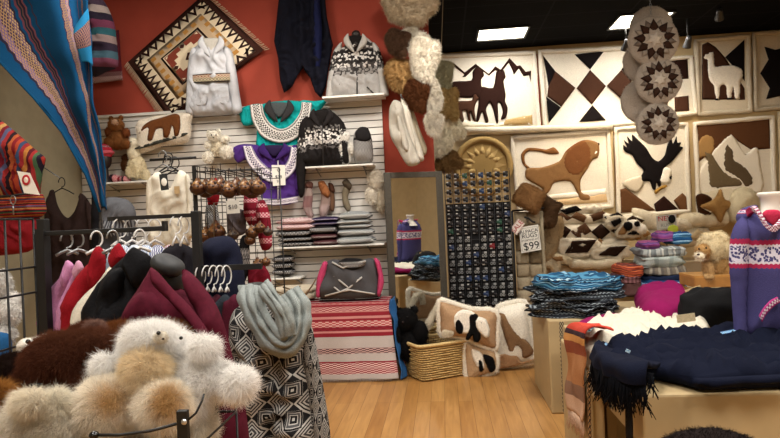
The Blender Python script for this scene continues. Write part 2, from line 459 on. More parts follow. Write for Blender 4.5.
# white slatted panel of the back wall
zt = P(300, 103, YB-.08).z; xa = XL+.01; xb = P(386, 200, YB-.03).x
sl = MB(); z = .1; sp = .0765
sl.box(((xa+xb)/2, YB-.012, zt/2), (xb-xa, .02, zt-.02), 1)
while z+sp < zt: sl.box(((xa+xb)/2, YB-.032, z+sp/2), (xb-xa, .022, sp-.011), 0); z += sp
sl.box(((xa+xb)/2, YB-.045, zt-.01), (xb-xa, .05, .03), 0)
struct('wall_slatted', sl, [M('d6d2cc', .55, 4, .0, .03), M('6d6963', .8)])
struct('baseboard_far', MB().box(((XL+XR)/2, YF-.01, .06), (XR-XL, .02, .12)), M('5b4a38', .6))
SLY = YB-.045                                                    # face of the slats
# ------------------------------------------------------------ lamps
M_TUBE = M('fff4dc', .5, emit=9.0); M_BLACKM = M('0a0a0b', .55, 40, .1); M_STEEL = M('8d8f92', .35, 40, .05, metal=.9)
M_WHITEP = M('e8e6e0', .5, 20, .05)
def area(name, loc, sx, sy, power, col=(1, .94, .87), rot=(0, 0, 0)):
    l = bpy.data.lights.new(name, 'AREA'); l.shape = 'RECTANGLE'; l.size = sx; l.size_y = sy; l.energy = power; l.color = col
    o = bpy.data.objects.new(name, l); COL.objects.link(o); o.location = loc; o.rotation_euler = rot; return o
def troffer(x, y, label, power, group=None, sx=.6, sy=1.2):
    t = thing('ceiling_light', label, 'ceiling light', (x, y, ZC), group)
    f = MB()
    for a, b, c, d in ((-sx/2, 0, .03, sy), (sx/2, 0, .03, sy), (0, -sy/2, sx, .03), (0, sy/2, sx, .03)): f.box((x+a, y+b, ZC-.012), (c, d, .03))
    f.build('frame', M_BLACKM, t)
    MB().box((x, y, ZC-.006), (sx-.03, sy-.03, .008)).build('diffuser', M_TUBE, t)
    area('ceiling_glow', (x, y, ZC-.04), sx*.9, sy*.9, power)
g1 = G(502, 33, ZC); g2 = G(640, 20, ZC)
troffer(g1.x, g1.y, 'lit ceiling panel above the dark alpaca family rug', 38, sx=.78, sy=.62)
troffer(g2.x, g2.y, 'lit ceiling panel behind the hanging star cushions', 34, sx=.8, sy=.7)
for i, (x, y, p) in enumerate([(-2.3, 4.2, 48), (.6, 3.6, 95), (3.6, 4.4, 42), (-1.6, .9, 100), (1.6, .6, 95), (4.6, .8, 40), (0, -2.2, 60)]):
    troffer(x, y, 'lit ceiling panel of the near part of the shop', p, 'ceiling panels above the near racks and tables')
def spot(src, tgt, power, size=45, blend=.8, col=(1, .78, .52), rad=.05):
    l = bpy.data.lights.new('spot_beam', 'SPOT'); l.energy = power; l.spot_size = math.radians(size); l.spot_blend = blend; l.color = col; l.shadow_soft_size = rad
    o = bpy.data.objects.new('spot_beam', l); COL.objects.link(o); o.location = src
    o.rotation_euler = (Vector(tgt)-Vector(src)).to_track_quat('-Z', 'Y').to_euler(); return o
def track_head(loc, tgt, label, group=None, lit=True):
    loc = Vector(loc); d = (Vector(tgt)-loc).normalized()
    t = thing('track_spotlight', label, 'spotlight', (loc.x, loc.y, loc.z), group)
    R = d.to_track_quat('-Z', 'Y').to_matrix()
    m = MB(); prof = [(.0, .09), (.035, .085), (.045, .05), (.05, -.02), (.062, -.07), (.062, -.085), (.05, -.085), (.045, -.07)]
    m.lathe(prof, (0, 0, 0), 16); m.ch[-1][0] = np.array([R @ Vector(v)+loc for v in m.ch[-1][0]]); m.build('housing', M('4a4a4c', .4, 40, .05, metal=.5), t)
    m = MB(); m.sell((0, 0, -.07), (.046, .046, .012)); m.ch[-1][0] = np.array([R @ Vector(v)+loc for v in m.ch[-1][0]]); m.build('bulb', M('fff0d0', .4, emit=14.0) if lit else M_STEEL, t)
    MB().tube([loc+Vector((0, 0, .02)), Vector((loc.x, loc.y, ZC-.02))], .012).build('stem', M_BLACKM, t)
    return loc+d*.12
def put_spot(px, py, Y, tgt, label, pw, size=50, col=(1, .78, .52), lit=True):
    s = P(px, py, Y)
    s.z = min(s.z, ZC-.12)
    e = track_head(s, tgt, label, None, lit)
    if pw: spot(e, tgt, pw, size, col=col)
put_spot(719, 6, 9.2, P(716, 110, YF), 'bright spotlight alone on the dark ceiling above the white llama rug', 22, 40)
put_spot(626, 45, 9.5, P(590, 170, YF), 'dark metal spotlight left of the hanging star cushions', 105, 80)
put_spot(688, 42, 9.6, P(660, 150, YF), 'small dark spotlight right of the hanging star cushions', 60, 75)

put_spot(300, -60, 4.9, P(214, 62, YB), 'track spotlight shining on the grey cardigan', 85, 30, col=(1, .9, .78))
put_spot(470, -60, 5.2, P(402, 120, YB), 'track spotlight shining on the pale coats at the wall end', 75, 32, col=(1, .9, .78))
put_spot(345, -70, 4.6, P(300, 160, YB), 'track spotlight shining on the teal and purple sweaters', 60, 60, col=(1, .9, .8))
put_spot(700, -20, 7.5, P(590, 200, YF), 'track spotlight shining on the lion and eagle rugs', 95, 50)
put_spot(800, -40, 6.5, P(745, 190, YF), 'track spotlight shining on the wolves rug', 75, 46)
# ============================================================ FAR WALL: fleece rugs
FX = 'e6dfd0'; DK = '2a1712'; BR = '452c20'; TN = '876440'; BK = '141011'; GYW = 'c9bfae'
YW = YF-.03
def rug(name, label, outline, shapes, cat='rug', Y=YW, border=2.6, base=FX, group='picture rugs on the far wall', T=.02, bcol=FX, furn=3500):
    t = thing(name, label, cat, P(sum(p[0] for p in outline)/len(outline), max(p[1] for p in outline), Y), group)
    m = MB(); m.puff(outline, Y, T, R=.05, col=base, sm=0, nz=.15, nf=8, res=.07)
    for i, (c, pts, tt) in enumerate(shapes):
        m.puff(pts, Y, T*(.35+.6*tt), R=.022, off=T*1.25+i*.002, col=c, sm=1 if tt > .5 else 0, nz=.12, nf=12, seed=i, res=.035)
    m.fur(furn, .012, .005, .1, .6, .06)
    m.build('picture_panel', FL(), t)
    b = MB(); n = len(outline)
    pr = [P(a, c, Y-.03) for a, c in outline]; cen = sum(pr, Vector())/n
    path = []
    for i in range(n):
        a = pr[i]; c = pr[(i+1) % n]; k = max(2, int((c-a).length/.12))
        for j in range(k): q = a.lerp(c, j/k); path.append(q+(cen-q).normalized()*.02*border/2.6)
    b.tube(path, [px2m(border, Y)*(.85+.25*noise.noise(p*6)) for p in path], 8, 0, bcol, closed=True); b.fur(1500, .015, .006, .1, .6, .05)
    b.build('fleece_border', FL(), t)
    return t
s1 = lambda pts: zc(430, 45, 4.61, pts)
rug('fleece_rug', 'cream fleece rug picturing a dark alpaca family under zigzag mountains', [(438, 55), (535, 52), (540, 132), (440, 135)], [
    ('efe6d2', s1([(120, 380), (150, 345), (250, 360), (310, 365), (380, 345), (470, 320), (470, 370), (300, 375)]), .3),
    ('b79a68', s1([(330, 372), (350, 345), (470, 322), (472, 368)]), .4),
    (DK, s1([(90, 100), (110, 85), (160, 128), (210, 88), (270, 135), (300, 100), (325, 115), (365, 62), (400, 98), (415, 95), (440, 125), (465, 120), (463, 175), (455, 140), (430, 145), (408, 110), (385, 140), (380, 120), (362, 84), (330, 125), (300, 118), (272, 142), (212, 102), (165, 148), (148, 150), (160, 138), (110, 100)]), .4),
    (DK, s1([(92, 195), (110, 170), (190, 165), (196, 125), (210, 105), (225, 102), (245, 125), (248, 145), (236, 160), (238, 200), (250, 240), (215, 245), (205, 232), (190, 245), (130, 242), (110, 225)]), .8),
    (DK, s1([(230, 195), (290, 200), (305, 125), (325, 125), (340, 118), (348, 150), (338, 170), (348, 230), (345, 260), (357, 290), (350, 335), (325, 345), (335, 310), (325, 275), (312, 270), (315, 350), (305, 360), (290, 300), (275, 268), (258, 300), (270, 352), (255, 358), (240, 310), (225, 350), (212, 352), (222, 280)]), .9),
    (BR, s1([(125, 262), (190, 258), (198, 232), (215, 228), (226, 248), (212, 268), (205, 300), (212, 352), (200, 350), (185, 310), (188, 352), (175, 345), (165, 305), (150, 310), (158, 355), (148, 358), (130, 330), (122, 300)]), .9)])
s5 = lambda pts: zc(535, 40, 4.61, pts)
rug('fleece_rug', 'wide cream fleece rug with black and brown diamonds in a row', [(539, 51), (634, 47), (640, 123), (545, 131)], [
    (BK, s5([(35, 72), (92, 145), (62, 225), (52, 160)]), .4), (BR, s5([(92, 145), (185, 222), (120, 310), (55, 262), (60, 220)]), .4), (BK, s5([(50, 262), (118, 312), (62, 385)]), .4),
    (BK, s5([(180, 68), (316, 54), (252, 138)]), .4), (BR, s5([(252, 140), (325, 214), (260, 300), (190, 224)]), .4), (BK, s5([(262, 302), (326, 372), (200, 380)]), .4),
    (BR, s5([(328, 214), (395, 140), (440, 190), (445, 260), (425, 302)]), .4), (BK, s5([(395, 138), (455, 75), (450, 190), (440, 190)]), .4)])
rug('fleece_rug', 'cream fleece rug with brown notched blocks behind the hanging star cushions', [(641, 60), (692, 56), (697, 114), (645, 120)], [
    (DK, s5([(560, 105), (640, 98), (700, 85), (705, 180), (650, 182), (640, 165), (600, 170), (560, 180)]), .4), (BR, s5([(640, 265), (705, 258), (708, 328), (642, 332)]), .4)])
s6 = lambda pts: zc(690, 20, 4.38, pts)
rug('fleece_rug', 'tall fleece rug picturing one white llama in profile', [(695, 40), (749, 35), (751, 112), (698, 115)], [
    (BR, s6([(50, 110), (75, 98), (110, 120), (150, 165), (235, 300), (238, 350), (50, 350)]), .3), (BK, s6([(150, 165), (235, 88), (236, 270), (190, 210)]), .35),
    ('f2ecdf', s6([(55, 175), (60, 150), (78, 148), (78, 130), (88, 142), (95, 128), (102, 150), (108, 205), (140, 200), (195, 202), (222, 215), (230, 245), (218, 270), (215, 345), (190, 345), (185, 300), (178, 345), (158, 345), (150, 290), (130, 295), (126, 348), (108, 348), (98, 290), (80, 270), (72, 220), (72, 180)]), 1.3),
    (BK, s6([(108, 344), (127, 343), (126, 352), (108, 353)]), 1.5), (BK, s6([(158, 343), (178, 341), (178, 349), (158, 350)]), 1.5), (BK, s6([(190, 343), (208, 341), (206, 348), (190, 349)]), 1.5)], base='d9cfbb', bcol='cfc5b1')
rug('fleece_rug', 'fleece rug with one large dark notched star at the right edge', [(753, 33), (806, 29), (810, 106), (755, 111)], [
    (BK, s6([(322, 118), (370, 132), (420, 120), (480, 130), (455, 230), (478, 345), (390, 335), (330, 348), (345, 300), (304, 235), (340, 175)]), .4)], base='cfc5b1', bcol='c2b8a4')
s2 = lambda pts: zc(505, 120, 4.38, pts)
rug('fleece_rug', 'cream fleece rug picturing a brown lion with a curled tail', [(511, 137), (609, 130), (613, 207), (518, 214)], [
    ('efe6d6', s2([(180, 330), (440, 300), (445, 330), (180, 352)]), .3), ('d3b58c', s2([(205, 355), (440, 320), (448, 360), (210, 375)]), .3),
    ('7d5430', s2([(235, 148), (190, 150), (150, 140), (105, 137), (85, 155), (88, 190), (108, 210), (98, 215), (75, 190), (70, 150), (95, 124), (140, 124), (180, 130), (210, 120), (225, 130)]), .8),
    (TN, s2([(95, 212), (160, 208), (235, 182), (262, 140), (300, 110), (345, 88), (385, 92), (408, 105), (412, 135), (405, 165), (388, 172), (372, 190), (360, 215), (330, 262), (332, 315), (365, 328), (372, 350), (330, 352), (318, 330), (285, 270), (215, 275), (195, 310), (170, 330), (160, 300), (110, 270), (88, 250)]), 1.0),
    ('73492a', s2([(262, 140), (300, 108), (345, 88), (372, 110), (378, 170), (350, 220), (310, 250), (268, 230), (250, 190)]), 1.25),
    ('f3eddf', s2([(384, 140), (404, 134), (404, 150), (388, 152)]), 1.5), (BK, s2([(400, 104), (411, 102), (411, 112), (402, 114)]), 1.7), (BK, s2([(364, 112), (374, 110), (374, 118), (366, 119)]), 1.7)])
s3 = lambda pts: zc(610, 110, 3.98, pts)
rug('fleece_rug', 'cream fleece rug picturing a flying bald eagle over brown peaks', [(615, 128), (687, 123), (690, 212), (618, 218)], [
    ('8d6037', s3([(12, 85), (28, 84), (38, 400), (22, 402)]), .3), ('ae875a', s3([(298, 70), (312, 70), (325, 395), (305, 398)]), .3),
    ('5f4029', s3([(28, 320), (60, 310), (180, 400), (28, 412)]), .4), (DK, s3([(172, 375), (212, 342), (275, 400), (180, 405)]), .5), ('6d4a30', s3([(250, 360), (285, 330), (305, 350), (306, 400), (275, 400)]), .4),
    (BK, s3([(55, 165), (50, 140), (65, 150), (52, 120), (72, 135), (65, 105), (85, 125), (85, 98), (110, 120), (140, 150), (165, 190), (190, 205), (215, 180), (225, 140), (240, 110), (248, 135), (262, 105), (265, 130), (280, 130), (275, 145), (288, 150), (270, 175), (240, 210), (215, 230), (205, 265), (200, 300), (190, 305), (182, 290), (178, 318), (165, 312), (155, 285), (118, 285), (122, 262), (130, 240), (105, 215), (85, 180)]), 1.0),
    ('f4efe2', s3([(205, 232), (235, 232), (242, 255), (235, 270), (236, 290), (205, 295), (190, 285), (200, 262)]), 1.4), (BK, s3([(228, 266), (243, 262), (241, 276), (232, 275)]), 1.8),
    ('cfc4b0', s3([(120, 262), (50, 285), (55, 305), (85, 325), (105, 328), (130, 300)]), .7), ('a4803f', s3([(172, 325), (185, 312), (215, 298), (225, 305), (200, 318), (180, 335)]), 1.2)])
s4 = lambda pts: zc(685, 105, 3.65, pts)
rug('fleece_rug', 'fleece rug picturing two howling wolves before white peaks and a moon', [(694, 123), (773, 116), (776, 215), (698, 222)], [
    ('5c3c26', s4([(38, 70), (305, 45), (308, 160), (240, 165), (170, 120), (38, 215)]), .35), ('a88454', s4([(38, 145), (60, 112), (95, 110), (108, 140), (100, 178), (60, 195), (38, 190)]), .8),
    ('f0e9da', s4([(40, 260), (90, 180), (165, 105), (215, 180), (258, 148), (272, 220), (275, 320), (100, 330), (42, 320)]), .7),
    ('6f6048', s4([(62, 165), (78, 172), (105, 185), (118, 215), (150, 250), (205, 275), (208, 295), (170, 302), (90, 305), (78, 250), (75, 200)]), 1.2),
    ('5f503c', s4([(148, 135), (158, 152), (172, 162), (178, 200), (215, 225), (242, 260), (243, 290), (215, 300), (190, 270), (140, 240), (135, 190), (140, 155)]), 1.1),
    ('e6dcc4', s4([(50, 320), (120, 300), (240, 300), (270, 325), (265, 400), (60, 410)]), .4)], furn=5000)
# plain tall panels to its right
for i, (x0, x1, y0, y1, c) in enumerate([(779, 800, 112, 212, 'cdbf9f')]):
    rug('fleece_rug', 'plain pale fleece rug at the right edge beside the wolves rug', [(x0, y0), (x1, y0-1), (x1+1, y1), (x0+2, y1)], [], base=c, bcol=c)
# fleece roll along the top of the lower rugs
t = MB(); t.tube([P(x, y, YF-.12) for x, y in ((462, 130), (500, 130), (560, 128), (612, 126))], .055, 10, col='e9e0cb'); t.fur(2500, .015, .006)
tag(t.build('fleece_roll', FL()), 'long cream fleece roll above the lion rug', 'fleece roll')
# red strips between rugs
for a, b, lb in (((536, 54), (541, 128), 'red strip between the alpaca rug and the diamond rug'), ((693.5, 57), (697, 114), 'red strip left of the white llama rug')):
    p, q = P(*a, YF-.02), P(*b, YF-.02); tag(MB().tube([p, q], .02, 6).build('red_strip', M('a02418')), lb, 'trim strip', 'red strips between the rugs')
# round quilted medallion
t = thing('fleece_medallion', 'round tan fleece medallion with stitched sunburst above the jewelry rack', 'wall hanging', P(484, 168, YF-.04))
c = P(483, 166, YF-.09); r = px2m(28, YF)
m = MB(); m.sell(c, (r, .04, r), 1, seg=40, col='a08452')
for k in range(16):
    a0 = 2*math.pi*k/16; pts = [(c.x+r*.12*math.cos(a0), c.z+r*.12*math.sin(a0)), (c.x+r*.5*math.cos(a0-.17), c.z+r*.5*math.sin(a0-.17)), (c.x+r*.8*math.cos(a0), c.z+r*.8*math.sin(a0)), (c.x+r*.5*math.cos(a0+.17), c.z+r*.5*math.sin(a0+.17))]
    m.puff(pts, YF-.126, .02, px=False, sm=0, col='b89c68', res=.05)
m.build('quilted_disc', FL(), t)
m = MB(); m.tube([c+Vector((math.cos(a)*r*.93, -.02, math.sin(a)*r*.93)) for a in [2*math.pi*k/40 for k in range(40)]], .055, 8, col='a88c5a', closed=True); m.fur(2500, .012, .006); m.build('fleece_border', FL(), t)
# ------------------------------------------------------------ hanging star cushions
def star_cushion(cx, cy, r, Y, label, front=True):
    c = P(cx, cy, Y); R = px2m(r, Y)
    t = thing('star_cushion', label, 'cushion', (c.x, c.y, c.z-R), 'round star cushions hung on a chain' if not front else None)
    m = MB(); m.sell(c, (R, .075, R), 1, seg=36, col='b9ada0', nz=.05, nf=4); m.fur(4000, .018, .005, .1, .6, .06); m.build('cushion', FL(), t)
    if front:
        s = MB(); col = ['3d2a22', '8f8378']
        for k in range(9):
            a = 2*math.pi*k/9+.2
            pts = [(math.cos(a+q)*R*rr, math.sin(a+q)*R*rr) for q, rr in ((0, .3), (.38, .52), (0, .84), (-.38, .52))]
            s.puff(pts, Y-.068, .022, px=False, sm=0, O=(c.x, c.y-.066, c.z), A=(1, 0, 0), B=(0, 0, 1), col='3d2a22', res=.03)
            a += math.pi/9
            pts = [(math.cos(a+q)*R*rr, math.sin(a+q)*R*rr) for q, rr in ((0, .42), (.26, .62), (0, .86), (-.26, .62))]
            s.puff(pts, Y, .02, px=False, sm=0, O=(c.x, c.y-.055, c.z), A=(1, 0, 0), B=(0, 0, 1), col='a3988c' if k % 2 else '7d7066', res=.03)
        pts = []
        for k in range(12):
            a = math.pi*k/6+.3; rr = .36 if k % 2 == 0 else .2; pts.append((math.cos(a)*R*rr, math.sin(a)*R*rr))
        s.puff(pts, Y, .022, px=False, sm=0, O=(c.x, c.y-.072, c.z), A=(1, 0, 0), B=(0, 0, 1), col='cfc5b8', res=.02)
        s.build('star_patch', FL(), t)
    return t
YM = 7.6
star_cushion(645, 62, 21, YM+.22, 'plain back of a round cushion hanging behind the star cushions', False)
star_cushion(644, 101, 22, YM+.2, 'plain back of a round cushion hanging behind the star cushions', False)
star_cushion(651, 27, 20, YM+.2, 'plain back of a round cushion hanging behind the star cushions', False)
star_cushion(653, 41, 24, YM, 'top star cushion of the three hanging on the chain')
star_cushion(658, 81, 22, YM, 'middle star cushion of the three hanging on the chain')
star_cushion(657, 124, 20, YM, 'lowest star cushion of the three hanging on the chain')
m = MB(); a = P(651, 18, YM+.1); b = P(651, -8, YM+.1); b.z = ZC
k = 0; z = P(657, 130, YM).z
while z < ZC:
    pts = [Vector((a.x+(.012*math.cos(q) if k % 2 else 0), a.y+(0 if k % 2 else .012*math.cos(q)), z+.02*math.sin(q))) for q in [2*math.pi*j/8 for j in range(8)]]
    m.tube(pts, .003, 4, closed=True); z += .032; k += 1
tag(m.build('hanging_chain', M_STEEL), 'thin metal chain carrying the round star cushions from the ceiling', 'chain')
# chain of hanging grey fur at far right edge
# ============================================================ RED WALL AND SLATTED WALL
YQ = YB-.06
# geometric wool rug hung as a diamond
o = [(128, 62), (204, -6), (264, 50), (170, 120)]
def aff(a, b):                                                   # 0..1 rug space to pixels
    p0, p1, p3 = Vector(o[0]), Vector(o[1]), Vector(o[3]); p2 = Vector(o[2])
    q = (p0*(1-a)+p1*a)*(1-b)+(p3*(1-a)+p2*a)*b; return (q.x, q.y)
t = thing('woven_rug', 'brown and beige geometric woven rug hung as a diamond on the red wall', 'rug', P(170, 120, YQ))
m = MB(); mats = [M('3a211b', .9, 200, .6), M('b79f82', .9, 200, .6), M('7a3a2c', .9, 200, .6), M('d8c8ac', .9, 200, .6), M('2a1815', .9, 200, .6), M('a87a3f', .9, 200, .6)]
def rq(pts, mi, dz=0): m.puff([aff(a, b) for a, b in pts], YQ, .006 if not dz else .0015, R=.01, mi=mi, sm=0, res=.08, off=.006+dz*1.1 if dz else 0)
rq([(0, 0), (1, 0), (1, 1), (0, 1)], 0); rq([(.05, .05), (.95, .05), (.95, .95), (.05, .95)], 3, .003); 
K = 9
for k in range(K):                                               # toothed triangles round the border
    a = .05+.9*k/K; b = .05+.9*(k+1)/K; c = (a+b)/2
    for e in range(4):
        f = [(a, .05), (b, .05), (c, .155)] if e < 2 else [(.05, a), (.05, b), (.155, c)]
        g2 = [(c-.02, .06), (c+.02, .06), (c, .1)] if e < 2 else [(.06, c-.02), (.06, c+.02), (.1, c)]
        if e == 1: f = [(x, 1-y) for x, y in f]; g2 = [(x, 1-y) for x, y in g2]
        if e == 3: f = [(1-x, y) for x, y in f]; g2 = [(1-x, y) for x, y in g2]
        rq(f, 4, .006); rq(g2, 3, .009)
rq([(.16, .16), (.84, .16), (.84, .84), (.16, .84)], 1, .006)
for k in range(7):
    for j in range(7):
        if k in (0, 6) or j in (0, 6):
            a = .19+.1*k; b = .19+.1*j; rq([(a, b), (a+.05, b), (a+.05, b+.05), (a, b+.05)], 5, .008)
rq([(.27, .27), (.73, .27), (.73, .73), (.27, .73)], 4, .009); rq([(.29, .29), (.71, .29), (.71, .71), (.29, .71)], 3, .012)
for sx, sy in ((0, 0), (1, 0), (0, 1), (1, 1)):
    f = lambda pts: [(x if not sx else 1-x, y if not sy else 1-y) for x, y in pts]
    rq(f([(.3, .3), (.47, .3), (.47, .36), (.41, .36), (.41, .41), (.36, .41), (.36, .47), (.3, .47)]), 2, .014)
    rq(f([(.31, .31), (.34, .31), (.31, .34)]), 3, .016)
for cx, cy in ((.5, .33), (.33, .5), (.67, .5), (.5, .67)): rq([(cx-.03, cy), (cx, cy-.03), (cx+.03, cy), (cx, cy+.03)], 0, .014)
rq([(.5, .44), (.56, .5), (.5, .56), (.44, .5)], 0, .015); rq([(.5, .475), (.525, .5), (.5, .525), (.475, .5)], 3, .017)
m.build('woven_field', mats, t)
for side in (0, 1):
    m = MB()
    for k in range(46):
        b = k/45
        p = P(*aff(side, b), YQ); q = P(*aff(side+(-.05 if side == 0 else .05), b+random.uniform(-.01, .01)), YQ); m.tube([p, q+Vector((0, 0, -.02))], .004, 4)
    m.build('fringe', M('c9b79a'), t)
# ------------------------------------------------------------ garment tools
def zebra(c1, c2, c3, key=None): pass
def garm(name, label, cat, Y, parts, group=None, base=None):
    """parts: (name, outline px, dY, thickness, material, extra)"""
    xs = [p[0] for q in parts for p in q[1]]; ys = [p[1] for q in parts for p in q[1]]
    t = thing(name, label, cat, base or P((min(xs)+max(xs))/2, max(ys), Y), group); first = None
    for i, q in enumerate(parts):
        kw = dict(nz=.2, nf=7, R=q[3]*1.3, back=.8, seed=i, crease=.55, pw=.6); kw.update(q[5] if len(q) > 5 else {})
        if 'res' not in kw: pp = [P(a, b, Y) for a, b in q[1]]; kw['res'] = max(max(p.x for p in pp)-min(p.x for p in pp), max(p.z for p in pp)-min(p.z for p in pp))/34
        d = {k: kw.pop(k) for k in ('label', 'par', 'fur') if k in kw}
        m = MB(); m.puff(q[1], Y+q[2], q[3], **kw)
        if d.get('fur'): m.fur(*d['fur'])
        ob = m.build(q[0], q[4], first if (q[0] in SUBP and first) else t); first = first or ob
        if d.get('label'): ob['label'] = d['label']
    return t
SUBP = ('pocket', 'collar_lining', 'patterned_band', 'patterned_yoke', 'hem_band', 'lapel')
def kid(t): return next((c for c in t.children if c.type == 'MESH'), t)
def strip(name, t, outer, inner, Y, mat, thick=.014, dy=None):
    """a band following the knit: outer and inner edges in photo pixels"""
    dy = dy or [0]*len(outer)
    m = MB(); m.loft([[P(x, y, Y-d) for (x, y), d in zip(outer, dy)], [P(x, y, Y-d) for (x, y), d in zip(inner, dy)]], 40, 8, thick, nz=.006, nf=9); return m.build(name, mat, kid(t))
def collar(t, Y, cx, cy, w, h, mat, inner='1d1a1a', skin=True):
    """an open stand collar: two flaps round a dark opening"""
    m = MB(); m.puff([(cx-w*.5, cy-h*.55), (cx+w*.5, cy-h*.55), (cx+w*.35, cy), (cx, cy+h*.6), (cx-w*.35, cy)], Y, .02); m.build('neck_opening', M(inner), t)
    for s in (-1, 1):
        m = MB(); m.puff([(cx+s*w*.45, cy-h*.8), (cx+s*w*.72, cy-h*.35), (cx+s*w*.7, cy+h*.15), (cx+s*w*.3, cy+h*.75), (cx+s*w*.05, cy+h*.95), (cx+s*w*.22, cy+h*.2), (cx+s*w*.38, cy-h*.3)], Y-.02, .018, nz=.2); m.build('collar_flap', mat, t)
W1 = 'e9e5de'
# grey cardigan
mg = bands([(0, 'c3c5cb')], scale=220, bump=.7)
belt = bands([(0, '2a2624'), (.15, 'c8bca4', '7e3a2a'), (.5, '4a4038', 'd8c9a8'), (.85, '2a2624')], motif=(12, 3, 'diamond'))
garm('wool_cardigan', 'light grey wool cardigan with a patterned band on a bust before the diamond rug', 'cardigan', YQ-.1, [
    ('body', [(203, 42), (218, 42), (226, 48), (233, 60), (234, 90), (236, 112), (212, 116), (188, 112), (189, 60), (194, 48)], 0, .11, mg, dict(ripple=.008, rf=45)),
    ('sleeve', [(196, 47), (190, 52), (187, 75), (186, 100), (186, 113), (194, 114), (196, 90), (199, 60)], -.05, .05, mg),
    ('sleeve', [(224, 46), (232, 52), (237, 75), (240, 96), (242, 111), (233, 114), (229, 90), (224, 62)], -.05, .05, mg),
    ('pocket', [(196, 90), (206, 89), (206, 104), (196, 105)], -.1, .012, mg), ('pocket', [(218, 88), (228, 87), (229, 102), (219, 103)], -.1, .012, mg)])
tc_ = bpy.data.objects['wool_cardigan']; strip('patterned_band', tc_, [(193, 75), (202, 74), (212, 73.5), (222, 73), (230, 73)], [(193, 83), (202, 82.5), (212, 82), (222, 81.5), (230, 81)], YQ-.22, belt, dy=[-.02, 0, .01, 0, -.02])
collar(tc_, YQ-.2, 211, 45, 18, 12, mg, 'b8b4ac')
# navy cape
mn = M('13141f', .9, 150, .5)
m = MB()
net = []
top = [(279, -14), (292, -16), (306, -16), (318, -15), (330, -12)]
r1 = [(276, 20), (290, 22), (303, 24), (318, 22), (332, 20)]
r2 = [(275, 50), (290, 56), (304, 60), (318, 58), (333, 52)]
r3 = [(281, 78), (286, 92), (304, 76), (320, 96), (327, 84)]
for row, q in ((top, 0), (r1, 1), (r2, 2), (r3, 3)):
    net.append([P(x, y, YQ-.08-(.11 if i % 2 else 0)) for i, (x, y) in enumerate(row)])
t = thing('wool_cape', 'dark navy cape hanging in points on the red wall', 'cape', P(304, 98, YQ))
m.puff([(280, -14), (324, -14), (327, 17), (330, 32), (333, 45), (329, 66), (326, 86), (321, 98), (315, 92), (310, 78), (303, 68), (298, 75), (292, 87), (284, 93), (280, 80), (278, 58), (274, 41), (277, 15)], YQ-.06, .035, nz=.1, ripple=.03, rf=34, back=.5, R=.03, crease=1.6, cf=(12, 1.5), sm=0, res=.02)
m.build('cape_body', mn, t)
m = MB(); m.puff([(310, -14), (318, -14), (322, 30), (321, 60), (317, 74), (313, 50), (312, 20)], YQ-.1, .025, nz=.3, ripple=.01); m.build('front_fold', M('181d40', .85, 150, .5), t)  # bluer colour on this fold paints in the cape's highlight
# grey and black patterned zip jacket standing on the panel top
mj = bands([(0, 'a7a5a3'), (.36, '8e8b89', '3d3a39'), (.47, 'd6d3cf', '4a4645'), (.53, '2f2c2b'), (.58, 'd9d6d2', '2a2727'), (.7, '262323'), (.75, 'cfccc8', '55504e'), (.8, '3a3736'), (.86, 'c9c6c2')], zig=.05, zfreq=9, motif=(20, 26, 'fig'))
ms = bands([(0, 'b5b3b0'), (.5, '6c6967', '2a2828'), (.62, 'c7c4c0', '2f2c2b'), (.75, '2f2c2b'), (.82, 'bab7b3')], zig=.06, zfreq=5, motif=(8, 24, 'fig'))
DKZ = M('1f1c1c', .6)
def zip_jacket(label, pts_body, sl1, sl2, col, zipx, Y, mb, msl, mc, T=.1):
    t = garm('zip_jacket', label, 'jacket', Y, [('body', pts_body, 0, T, mb, dict(ripple=.006, rf=50)), ('sleeve', sl1, -.04, .05, msl), ('sleeve', sl2, -.04, .05, msl)])
    cx = sum(p[0] for p in col)/len(col); cy = min(p[1] for p in col); collar(t, Y-T*.95, cx, cy+9, 16, 11, mc)
    z = [P(x, y, Y-T-.008) for x, y in zipx]; MB().tube(z, .008, 5).build('zipper', DKZ, kid(t)); return t
t = zip_jacket('grey jacket with black zigzag bands and open collar on top of the slatted panel',
    [(346, 45), (352, 36), (364, 36), (374, 44), (380, 55), (382, 75), (381, 96), (362, 99), (329, 98), (329, 80), (333, 55)],
    [(342, 42), (334, 50), (330, 65), (327, 85), (326, 98), (333, 98), (336, 80), (340, 60)], [(372, 42), (379, 48), (384, 65), (386, 80), (389, 95), (381, 96), (378, 80), (374, 60)],
    [(346, 47), (345, 38), (351, 33), (358, 34), (365, 38), (366, 48), (360, 56), (356, 62), (351, 54)], [(356, 60), (357, 80), (357, 97)], YQ-.12, mj, ms, M('bcb8b3'))
m = MB(); m.sell(P(356, 35, YQ-.13), (.05, .05, .05), 1, col='1d1a1a'); m.build('display_neck', M('241a16', .5), t)
for pts in ([(336, 88), (345, 79)], [(367, 87), (374, 94)]): MB().tube([P(*p, YQ-.215) for p in pts], .008, 5).build('pocket_trim', DKZ, t)
# shelf rail under it
m = MB(); a = P(327, 101, YQ); b = P(386, 98, YQ); m.box(((a.x+b.x)/2, YQ-.14, (a.z+b.z)/2-.01), (b.x-a.x, .25, .02)); tag(m.build('wall_shelf', M_WHITEP), 'small white shelf under the grey zigzag jacket', 'shelf')
